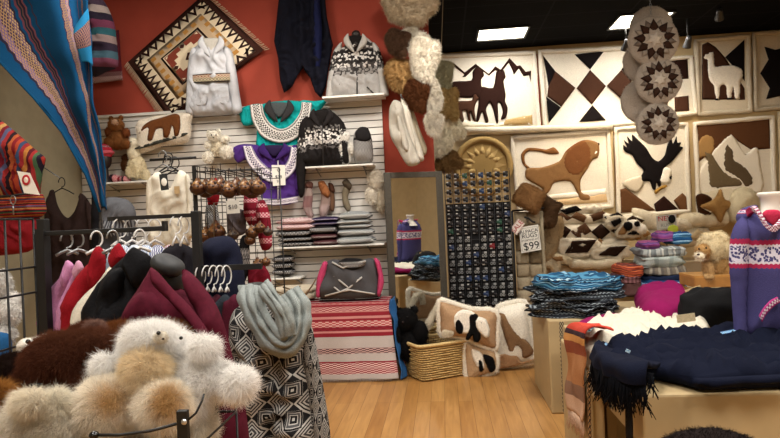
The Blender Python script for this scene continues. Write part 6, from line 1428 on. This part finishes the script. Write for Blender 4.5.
# dark hat under the front table edge
m = MB(); c = P(712, 458, 2.35); m.sell(c, (.2, .15, .1), 1, seg=24, col='1a1312', nz=.1); m.fur(6000, .02, .0015); 
tag(m.build('fur_hat', FL()), 'dark furry shape just below the front table edge', 'fur hat')
MB_ = MB(); MB_.tube([(c.x, c.y, 0), (c.x, c.y, c.z-.05)], .015, 8); MB_.lathe([(0, 0), (.12, 0), (.12, .012), (.015, .02)], (c.x, c.y, 0), 20); tag(MB_.build('hat_stand', M_BLACKM), 'black stand holding the dark furry hat', 'stand')
# ------------------------------------------------------------ textile tools
def pile(name, label, cat, cx, cy, z, hx, hy, hz, mat, rot=0, seed=0, p=.5, group=None, nz=.12, col=None, fold=.03):
    m = MB(); m.sell((cx, cy, z+hz), (hx, hy, hz*1.25), p, Rz(rot), seg=60, pz=.5, nz=nz, nf=2.2, seed=seed, col=col); V = m.ch[-1][0]
    for v in V:
        q = Vector((v[0]*7, v[1]*7, v[2]*30+seed*3)); k = fold*noise.noise(q); d = Vector((v[0]-cx, v[1]-cy, 0)); d.normalize() if d.length > 1e-6 else None
        v[0] += d.x*k; v[1] += d.y*k
        v[2] += .014*noise.noise(Vector((v[0]*9, v[1]*9, seed)))+fold*.35*(1-abs(noise.noise(Vector((v[0]*11, v[1]*5, seed)))))**4*(1 if v[2] > z+hz else 0)
        if v[2] < z: v[2] = z
    return tag(m.build(name, mat), label, cat, group), z+2*hz
def surf(px, py, z): return G(px, py, z)
# white shawl
def drape(name, label, cat, rows, mat, thick=.012, nz=.02, nf=6, seed=0, nu=40, nv=40, group=None):
    m = MB(); m.loft([[G(x, y, z) if len(q) == 3 else None for q in r for (x, y, z) in [q]] for r in rows], nu, nv, thick, nz=nz, nf=nf, seed=seed)
    return m
def fringe(points, mat, L, parent, n=None, spread=.02, dirv=(0, 0, -1), r=.0022, name='fringe'):
    m = MB(); pts = [Vector(p) for p in points]; seg = [(pts[i+1]-pts[i]).length for i in range(len(pts)-1)]; tot = sum(seg); n = n or int(tot/.006)
    for k in range(n):
        s = tot*(k+.5)/n; i = 0
        while i < len(seg)-1 and s > seg[i]: s -= seg[i]; i += 1
        p = pts[i].lerp(pts[i+1], s/seg[i]); l = L*random.uniform(.7, 1.15); d = Vector(dirv)+Vector((random.gauss(0, spread*4), random.gauss(0, spread*4), 0))
        m.tube([p, p+d*l*.5+Vector((random.gauss(0, spread*.3), random.gauss(0, spread*.3), 0)), p+Vector(dirv)*l+Vector((random.gauss(0, spread), random.gauss(0, spread), 0))], [r, r*1.1, r*.6], 4)
    o = m.build(name, mat, parent); return o
WS = M('cfc8b8', .9, 180, .6, .08)
t = thing('fringed_shawl', 'white fringed shawl with a blue tag lying behind the navy shawl', 'shawl', G(640, 345, .8))
wz = ZT
m = MB(); m.puff([(586, 323), (600, 318), (624, 314), (650, 308), (672, 306), (690, 312), (708, 324), (706, 334), (680, 338), (650, 342), (620, 352), (600, 352), (585, 346), (580, 335)], 3.55, .001, px=True) ; m = MB()
def flatpuff(pts, z, T, **k):
    m = MB(); poly = [(G(x, y, z).x, G(x, y, z).y) for x, y in pts]; m.puff(poly, None, T, px=False, O=(0, 0, z), A=(1, 0, 0), B=(0, 1, 0), **k); return m
m = flatpuff([(584, 333), (590, 325), (610, 319), (632, 314), (655, 309), (674, 308), (690, 313), (706, 323), (710, 332), (680, 338), (640, 343), (606, 352), (592, 352)], ZT+.055, .045, R=.05, nz=.25, nf=5, ripple=.008, rf=16, back=.9, crease=1.5, cf=(3, 12), res=.025)
m.build('woven_body', WS, t)
# front left falling edge of the white shawl
e0 = [P(580, 334, 3.75), P(584, 345, 3.55), P(592, 356, 3.3), P(603, 362, 3.15)]
m = MB(); m.loft([[G(586, 326, ZT+.09), G(590, 335, ZT+.09), G(598, 346, ZT+.09), G(608, 356, ZT+.09)], [p+Vector((-.03, -.02, .05)) for p in e0], [p+Vector((-.045, -.03, -.04)) for p in e0]], 30, 14, .02, nz=.02, nf=12); m.build('falling_edge', WS, t)
fringe([p+Vector((-.045, -.03, -.04)) for p in e0], WS, .13, t, n=170, r=.0035, spread=.014)
def tagcard(parent, px, py, Y, w, h, ang, mat, name='paper_tag', lines=()):
    c = P(px, py, Y); m = MB(); m.box(c, (w, .003, h), 0, Ry(ang)); m.build(name, mat, parent)
    for s, sz, im in lines: text(parent, s, c+Vector((0, -.003, 0)), sz, im, (math.pi/2, ang, 0))
BLUET = bands([(0, '2f7fae', 'cfe0e8')], motif=(8, 4, 'fig'))
tagcard(t, 594, 329, 3.62, .1, .05, .2, BLUET, 'woven_tag'); tagcard(t, 686, 318, 3.5, .1, .045, -.1, M('cdbb98'), 'paper_tag')
# navy shawl
NV = M('0b1022', .92, 200, .6, .15)
t = thing('fringed_shawl', 'navy fringed shawl with blue embroidered tape at the front right', 'shawl', G(690, 360, .8))
m = flatpuff([(600, 353), (612, 347), (640, 341), (680, 338), (720, 335), (760, 334), (800, 336), (860, 345), (880, 380), (800, 379), (740, 381), (700, 382), (676, 376), (650, 372), (620, 378), (604, 372)], ZT+.055, .05, R=.05, nz=.25, nf=5, ripple=.012, rf=12, back=.9, crease=1.6, cf=(2, 11), res=.03)
for v in m.ch[-1][0]:                                            # long soft pleats
    v[2] += .016*(1-abs(math.sin(v[1]*13+v[0]*3+1.2*noise.noise(Vector((v[0]*2, v[1]*2, 1))))))**3*max(0, min(1, (v[2]-ZT-.03)/.04))
m.build('woven_body', NV, t)
e1 = [P(598, 350, 3.05), P(606, 362, 2.85), P(618, 369, 2.7), P(634, 373, 2.6), P(652, 375, 2.56)]
m = MB(); m.loft([[G(604, 344, ZT+.09), G(614, 350, ZT+.09), G(628, 356, ZT+.09), G(644, 360, ZT+.09), G(660, 366, ZT+.09)], [p+Vector((-.02, -.02, .04)) for p in e1], [p+Vector((-.04, -.04, -.03)) for p in e1]], 30, 14, .02, nz=.02, nf=12); m.build('falling_edge', NV, t)
m = MB(); m.puff([(676, 374), (700, 378), (740, 376), (800, 374), (800, 381), (740, 386), (712, 389), (690, 383)], 2.62, .03, nz=.4, ripple=.01); m.build('front_fold', NV, t)
FRN = M('06080f', .9, 200, .6)
fringe([p+Vector((-.04, -.04, -.02)) for p in e1], FRN, .13, t, n=300, r=.003, spread=.018); fringe([p+Vector((-.01, -.05, .02)) for p in e1], FRN, .09, t, n=160, r=.003, spread=.015)
tape = bands([(0, '1e3f78'), (.15, '3c78b0', 'a8cbe2'), (.85, '1e3f78')], motif=(9, 3, 'diamond'), axis='v')
for i, path in enumerate(([(603, 349), (607, 344)], [(612, 356), (625, 362), (638, 372)], [(722, 334), (740, 331), (760, 332)])):
    pp = [G(x, y, ZT+.118) for x, y in path]; 
    m = MB(); m.loft([[p+Vector((-.0, -.014, 0)) for p in pp], [p+Vector((.0, .022, .006)) for p in pp]], 12, 3, .004); m.build('embroidered_tape', tape, t)['label'] = 'blue embroidered tape'
for q in ((628, 351), (633, 376), (651, 378)): m = MB(); m.box(P(*q, 2.75), (.02, .003, .014), 0, Ry(.5)); m.build('woven_tag', BLUET, t)
# magenta cloths
MG = M('7c124c', .9, 180, .5)
zt2 = ZT-.02
m = flatpuff([(634, 297), (645, 292), (665, 291), (685, 296), (698, 303), (694, 314), (670, 318), (640, 314)], zt2+.11, .11, R=.2, nz=.3, nf=5, ripple=.012, rf=18, back=.9); t = thing('folded_shawl', 'magenta folded shawl beside the lion toy crate', 'shawl', G(665, 312, zt2)); m.build('woven_body', MG, t)
tagcard(t, 694, 292, 4.0, .1, .06, -.3, M('cbb286'), 'paper_tag', [('C', .04, INK)]); 
m = flatpuff([(574, 327), (585, 321), (605, 317), (630, 315), (650, 316), (640, 326), (606, 330), (580, 336)], ZT+.045, .035, R=.1, nz=.3, ripple=.01, rf=20, back=.9); t = thing('folded_shawl', 'magenta shawl peeking out between the plaid pile and the white shawl', 'shawl', G(600, 328, ZT)); m.build('woven_body', MG, t)
# plaid blue pile (left)
pl1 = bands([(0, '1e4a6c'), (.12, '8ab4cc'), (.18, '24567c'), (.3, '15263c'), (.38, '6fa0bc', '15263c'), (.5, '2d6488'), (.6, '0f1b2c'), (.7, 'a8c4d0', '24567c'), (.78, '1c4464'), (.9, '4c86a8')], repeat=2, swirl=.35, motif=(16, 16, 'check'))
pl2 = bands([(0, '23262c'), (.2, '6a7278', '1d2026'), (.4, '14171c'), (.6, '8a9298', '2a2d33'), (.8, '1d2026')], repeat=3, swirl=.3, motif=(20, 10, 'check'))
t3 = zt2; ccx = G(596, 330, t3).x; ccy = c0.y+.33
for i, (mt_, hz, hx, lb) in enumerate(((pl2, .035, .33, 'lowest dark patterned blanket in the blue plaid pile'), (pl2, .03, .31, 'second dark patterned blanket in the blue plaid pile'), (pl2, .03, .32, 'third dark patterned blanket in the blue plaid pile'), (pl1, .045, .31, 'blue plaid blanket topping the pile at the table corner'))):
    _, t3 = pile('folded_blanket', lb, 'blanket', ccx+.02*i, ccy+.02*i, t3, hx, .3, hz, mt_, .15*i-.2, 20+i, .6, nz=.25, fold=.07)
fr_ = None
# black bag
m = MB(); c = P(712, 309, 3.95); m.sell((c.x, c.y, ZT+.14), (.19, .17, .15), .85, seg=36, nz=.18, nf=2.2, seed=4)
for v in m.ch[-1][0]: v[2] = max(v[2], ZT)
tag(m.build('cloth_heap', M('131315', .85, 90, .5)), 'black soft cloth heap between the magenta shawl and the purple sweater', 'cloth')
# crate and lion
CYk = c0.y+.2; ca, cb_ = P(692, 290, CYk), P(738, 290, CYk); cw = cb_.x-ca.x; ccx = (ca.x+cb_.x)/2+.03; ctop = P(700, 277, CYk).z
t = thing('wooden_crate', 'honey wooden crate carrying the fluffy lion toy', 'crate', (ccx, CYk+.15, zt2))
WD = M('a8763c', .55, 14, .15, .15); hh = ctop-zt2
for z0_, z1_ in ((0, .45), (.52, 1)):
    pass
for sx_ in (-1, 1):
    for sy_ in (0, 1): MB().box((ccx+sx_*(cw/2-.012), CYk+.012+sy_*.28, zt2+hh/2), (.024, .024, hh)).build('corner_post', WD, t)
for k in range(3):
    z = zt2+hh*(k+.5)/3
    MB().box((ccx, CYk-.004, z), (cw, .01, hh/3-.014)).build('slat', WD, t); 
    for sx_ in (-1, 1): MB().box((ccx+sx_*(cw/2+.004), CYk+.15, z), (.01, .3, hh/3-.014)).build('slat', WD, t)
MB().box((ccx, CYk+.15, zt2+hh), (cw+.02, .31, .018)).build('lid', M('b88646', .5, 14, .15, .15), t)
lion = []
LY = CYk+.13
plush('plush_lion', 'fluffy cream lion toy sitting on the wooden crate', 'plush toy', LY, [
    (718, 265, 13, 13, 11, 0, 'b08d5c'), (709, 270, 5, 8, 5, -.08, 'b8976a'), (727, 271, 6, 7, 6, -.05, 'a88452'), (712, 248, 13, 14, 12, -.02, 'd6c6a2'), (703, 251, 6, 6.5, 7, -.09, 'b08a58'), (700, 256, 4, 3.5, 4, -.13, 'ece2cc'), (718, 240, 9, 8, 9, 0, 'dccdaa'), (708, 238, 6, 5, 6, -.04, 'dccdaa'), (722, 250, 8, 9, 8, -.04, 'd6c6a2'), (720, 256, 8, 9, 8, 0, 'c4a878'), (708, 277, 5, 3, 5, -.12, 'b8976a')],
    eyes=[(699, 249, -.125, 1), (706, 248, -.14, 1)], nose=(698.5, 254.5, -.15, 1.5), fur=(16000, .024, .002))
# grey blanket pile behind and the coloured ones
g1_ = bands([(0, '6f7476'), (.2, 'a9adab', '6f7476'), (.5, '8a8f90'), (.65, 'c4c6c0'), (.8, '7c8284')], axis='u', repeat=4)
g2_ = bands([(0, 'a9b3b0'), (.3, 'c9cfca', '8a9492'), (.7, '95a09e')], axis='u', repeat=3, motif=(20, 30, 'check'))
ob_ = bands([(0, 'a04a30'), (.4, '7a2c24'), (.6, 'b8603a'), (.8, '5a2a28')], repeat=3)
bb_ = bands([(0, '1f4f80'), (.2, '6fa4c8', '1f4f80'), (.45, '2c6a9c'), (.6, 'a8c8dc', '2c6a9c'), (.8, '18406c')], repeat=2, swirl=.2, motif=(16, 16, 'check'))
pp_ = bands([(0, '7a3a78'), (.3, 'a05a98', '3a3a6c'), (.6, '4a3a70'), (.8, '8a4a70')], repeat=2, swirl=.3, motif=(14, 14, 'check'))
Yb = 5.75
def stackpx(lb, x0, x1, yb, yt, Y, mat, D=.4, seed=0, p=.45, name='folded_blanket', group='blankets piled on the rear cube', z=None):
    a = P(x0, yb, Y); b = P(x1, yb, Y); zz = a.z if z is None else z; h = (yb-yt)*Y/F
    _, zn = pile(name, lb, 'blanket', (a.x+b.x)/2, Y+D/2, zz, (b.x-a.x)/2, D/2, h/2, mat, 0, seed, p, group, nz=.08); return zn
z = stackpx('blue patterned blanket at the bottom of the rear pile', 643, 692, 284, 272, Yb-.1, bb_, seed=1, z=.74)
z = stackpx('dark navy blanket under the grey ones in the rear pile', 648, 694, 272, 266, Yb, M('1c2640'), seed=2, z=z)
z = stackpx('brown grey striped blanket third from the top of the rear pile', 646, 690, 266, 258, Yb, bands([(0, '6a6258'), (.4, '8d867a'), (.7, '5a5450')], axis='u', repeat=5), seed=3, z=z)
z = stackpx('pale fringed blanket second from the top of the rear pile', 644, 688, 258, 248, Yb, g2_, seed=4, z=z)
z = stackpx('light grey striped blanket near the top of the rear pile', 642, 690, 248, 240, Yb, g1_, seed=5, z=z)
z = stackpx('mauve scarf topping the left of the rear pile', 644, 662, 238, 232, Yb, pp_, D=.3, seed=6, z=z)
stackpx('blue scarf topping the right of the rear pile', 672, 694, 238, 228, Yb+.1, bb_, D=.3, seed=8, z=z-.03); stackpx('purple and pink scarf behind the mauve one', 660, 676, 238, 230, Yb+.12, pp_, D=.3, seed=9, z=z)
z = stackpx('brown folded blanket left below the orange one', 624, 645, 290, 278, Yb-.12, M('4c3230'), seed=11, z=.74, D=.5)
z = stackpx('brown and mauve striped blanket left in the middle of the low pile', 623, 644, 278, 271, Yb-.1, bands([(0, '5a3a3c'), (.5, '7a5458')], axis='u', repeat=5), seed=12, z=z, D=.5)
stackpx('orange red folded blanket topping the low left pile', 624, 647, 271, 262, Yb-.1, ob_, seed=13, z=z, D=.5)
# striped blanket hanging over the left cube side
hb = bands([(0, 'c9a890'), (.12, '8a6a58'), (.2, 'b07c54'), (.4, '8a4a34'), (.55, 'c28a50'), (.65, '3a2a30'), (.72, 'a83a2c'), (.85, 'c04434'), (1, '7a2420')])
t = thing('striped_blanket', 'red and orange striped blanket hanging over the left end of the tables', 'blanket', P(576, 420, 3.9))
xb_ = b0.x-.02
Q = lambda px, py: PX(px, py, xb_-.005)
m = MB(); m.loft([[Q(568, 408), Q(576, 414), Q(584, 422)], [Q(567, 380), Q(575, 384), Q(584, 388)], [Q(567, 352), Q(575, 354), Q(584, 357)], [Q(566, 336), Q(575, 339), Q(584, 343)], [Q(566, 330)+Vector((.03, 0, .03)), Q(575, 333)+Vector((.03, 0, .03)), Q(584, 336)+Vector((.03, 0, .03))], [Q(566, 330)+Vector((.15, 0, .03)), Q(575, 333)+Vector((.15, 0, .03)), Q(584, 336)+Vector((.15, 0, .03))]], 14, 30, .01, nz=.02, nf=8); m.build('woven_body', hb, t)
fringe([Q(568, 408), Q(576, 414), Q(584, 422)], M('c8a890'), .1, t, n=70, r=.0025, spread=.01)
t = thing('woven_runner', 'dark patterned runner hanging at the corner of the left cube', 'textile', P(598, 400, 3.2))
m = MB(); q = P(588, 350, 3.17); m.loft([[P(588, 438, 3.17)+Vector((0, 0, -.1)), P(591, 440, 3.17)+Vector((0, 0, -.1))], [P(587, 370, 3.17), P(590, 371, 3.17)]], 3, 10, .008); m.build('woven_body', bands([(0, '2a2420', 'b08a60')], motif=(1, 18, 'diamond')), t)
m = MB(); m.puff([(624, 380), (629, 381), (632, 400), (633, 438), (626, 438), (625, 405)], 2.72, .015, nz=.4); tag(m.build('gap_shade', M('1a1614')), 'dark strip standing for the shade in the gap between the two front cubes', 'strap')  # shade of the gap between the cubes, put in as a dark strip
# ------------------------------------------------------------ purple sweater mannequin
Ym = 3.45
kn = bands([(0, '454271'), (.5, '454271'), (.565, 'a52a50'), (.595, 'cfc6d0'), (.61, '454271', 'cfcad8'), (.72, 'cfc6d0'), (.735, 'a52a50'), (.77, '454271')], zig=.018, zfreq=22, motif=(40, 46, 'fig'), scale=220, bump=.8)
kns = bands([(0, '454271'), (.52, '454271'), (.585, 'a52a50'), (.62, 'cfc6d0'), (.635, '454271', 'cfcad8'), (.76, 'cfc6d0'), (.775, 'a52a50'), (.82, '454271')], zig=.02, zfreq=9, motif=(13, 46, 'fig'), scale=220, bump=.8)
trim = bands([(0, 'a52a50'), (.2, 'd8ccd6', '8a2a50'), (.8, 'a52a50')], axis='u', motif=(2, 30, 'check'))
c = P(772, 205, Ym)
t = thing('sweater_mannequin', 'white torso mannequin wearing a purple hooded sweater with pink patterned bands', 'mannequin', (c.x, Ym, ZT))
m = MB(); m.lathe([(0, .0), (.065, 0), (.07, -.012), (.058, -.03), (.052, -.06), (.055, -.1), (.09, -.14), (.12, -.18)], (c.x, Ym, P(770, 192, Ym).z), 28); m.build('neck_form', M('d9d3c8', .5, 10, 0, .03), t)
m = MB(); m.puff([(752, 213), (740, 220), (735, 235), (736, 262), (735, 300), (737, 334), (770, 339), (812, 336), (811, 300), (812, 262), (814, 235), (806, 218), (792, 208), (780, 214), (772, 220), (762, 214)], Ym, .14, nz=.12, R=.18, ripple=.006, rf=30, back=.8); m.build('sweater_body', kn, t)
m = MB(); m.puff([(745, 216), (735, 224), (730, 240), (729, 262), (731, 290), (733, 318), (735, 336), (745, 338), (747, 310), (748, 280), (749, 250), (750, 230)], Ym-.04, .07, nz=.15, R=.09, back=1); m.build('sleeve', kns, t)
m = MB(); m.puff([(800, 214), (813, 222), (820, 240), (822, 262), (820, 290), (818, 336), (806, 336), (804, 290), (800, 240)], Ym-.04, .07, nz=.15, R=.09); m.build('sleeve', kns, t)
m = MB(); m.loft([[P(748, 217, Ym-.02), P(757, 212, Ym-.13), P(772, 232, Ym-.19), P(786, 216, Ym-.13), P(800, 210, Ym-.02)], [P(746, 212, Ym+.02), P(754, 207, Ym-.12), P(771.5, 226, Ym-.19), P(788, 211, Ym-.12), P(799, 205, Ym+.02)]], 40, 8, .02, nz=.004); m.build('neck_trim', trim, t)
m = MB(); m.puff([(738, 216), (744, 208), (756, 205), (752, 212), (746, 220), (740, 224)], Ym+.03, .06); m.build('hood', kn, t)
m = MB(); m.puff([(762, 216), (772, 226), (782, 216), (778, 210), (766, 210)], Ym-.1, .02); m.build('inner_lining', M('b8304e'), t)
m = MB(); m.loft([[P(762, 322, Ym-.17), P(766, 314, Ym-.175), P(774, 306, Ym-.175), P(780, 302, Ym-.17)], [P(759, 316, Ym-.17), P(763, 309, Ym-.175), P(770, 301, Ym-.175), P(777, 297, Ym-.17)]], 12, 3, .01); m.build('pocket_trim', bands([(0, 'a83a78'), (.25, 'd8ccd6', '8a2a6c'), (.8, 'a83a78')], motif=(9, 1, 'check')), t)
# ============================================================ BEHIND THE CAMERA (seen in the mirror)
def shelfunit(x, y, rz, label):
    t = thing('shelf_unit', label, 'shelf', (x, y, 0), 'wooden shelf units of the rear wall'); W = 1.6
    for s in (-1, 1): MB().box((x+s*W/2, y, 1.05), (.04, .4, 2.1)).build('side_panel', WOODT, t)
    for k in range(6): MB().box((x, y, .08+k*.4), (W-.04, .38, .03)).build('shelf_board', M('a98555', .5, 14, .1), t)
shelfunit(3.2, YR+.25, 0, 'wooden shelf unit against the rear wall'); shelfunit(5.0, YR+.25, 0, 'wooden shelf unit against the rear wall')
rr = random.Random(9)
for sx in (3.2, 5.0):
    for k in range(5):
        for j in range(4):
            x = sx-.6+j*.4; cc = rr.choice(['8a2a3c', '2c5a7c', 'c9b89a', '4a4a50', 'b86a3a', 'e0d8c8'])
            pile('folded_blanket', 'folded blanket stacked on the wooden shelves at the rear wall', 'blanket', x, YR+.25, .096+k*.4, .16, .14, .08, M(cc), seed=j+k, group='blankets on the rear wooden shelves')
# ============================================================ CAMERA, VIEW
cd = bpy.data.cameras.new('camera'); cd.sensor_width = 36; cd.lens = 36*F/780; cd.clip_start = .05; cd.clip_end = 60
co = bpy.data.objects.new('camera', cd); COL.objects.link(co)
right = Vector((CR*CY, CR*SY, -SR)); up = Vector((SR*CY, SR*SY, CR)); back = Vector((SY, -CY, 0))
co.matrix_world = Matrix((( right.x, up.x, back.x, 0), (right.y, up.y, back.y, 0), (right.z, up.z, back.z, EYE), (0, 0, 0, 1)))
sc = bpy.context.scene; sc.camera = co
sc.view_settings.view_transform = 'Standard'; sc.view_settings.look = 'None'; sc.view_settings.gamma = 1; sc.view_settings.exposure = 0.12
sc.view_settings.use_curve_mapping = False
w = bpy.data.worlds.new('world'); sc.world = w; w.use_nodes = True; w.node_tree.nodes['Background'].inputs[0].default_value = (1, .9, .8, 1); w.node_tree.nodes['Background'].inputs[1].default_value = .05
sc.cycles.max_bounces = 6; sc.cycles.diffuse_bounces = 4; sc.cycles.sample_clamp_indirect = 4
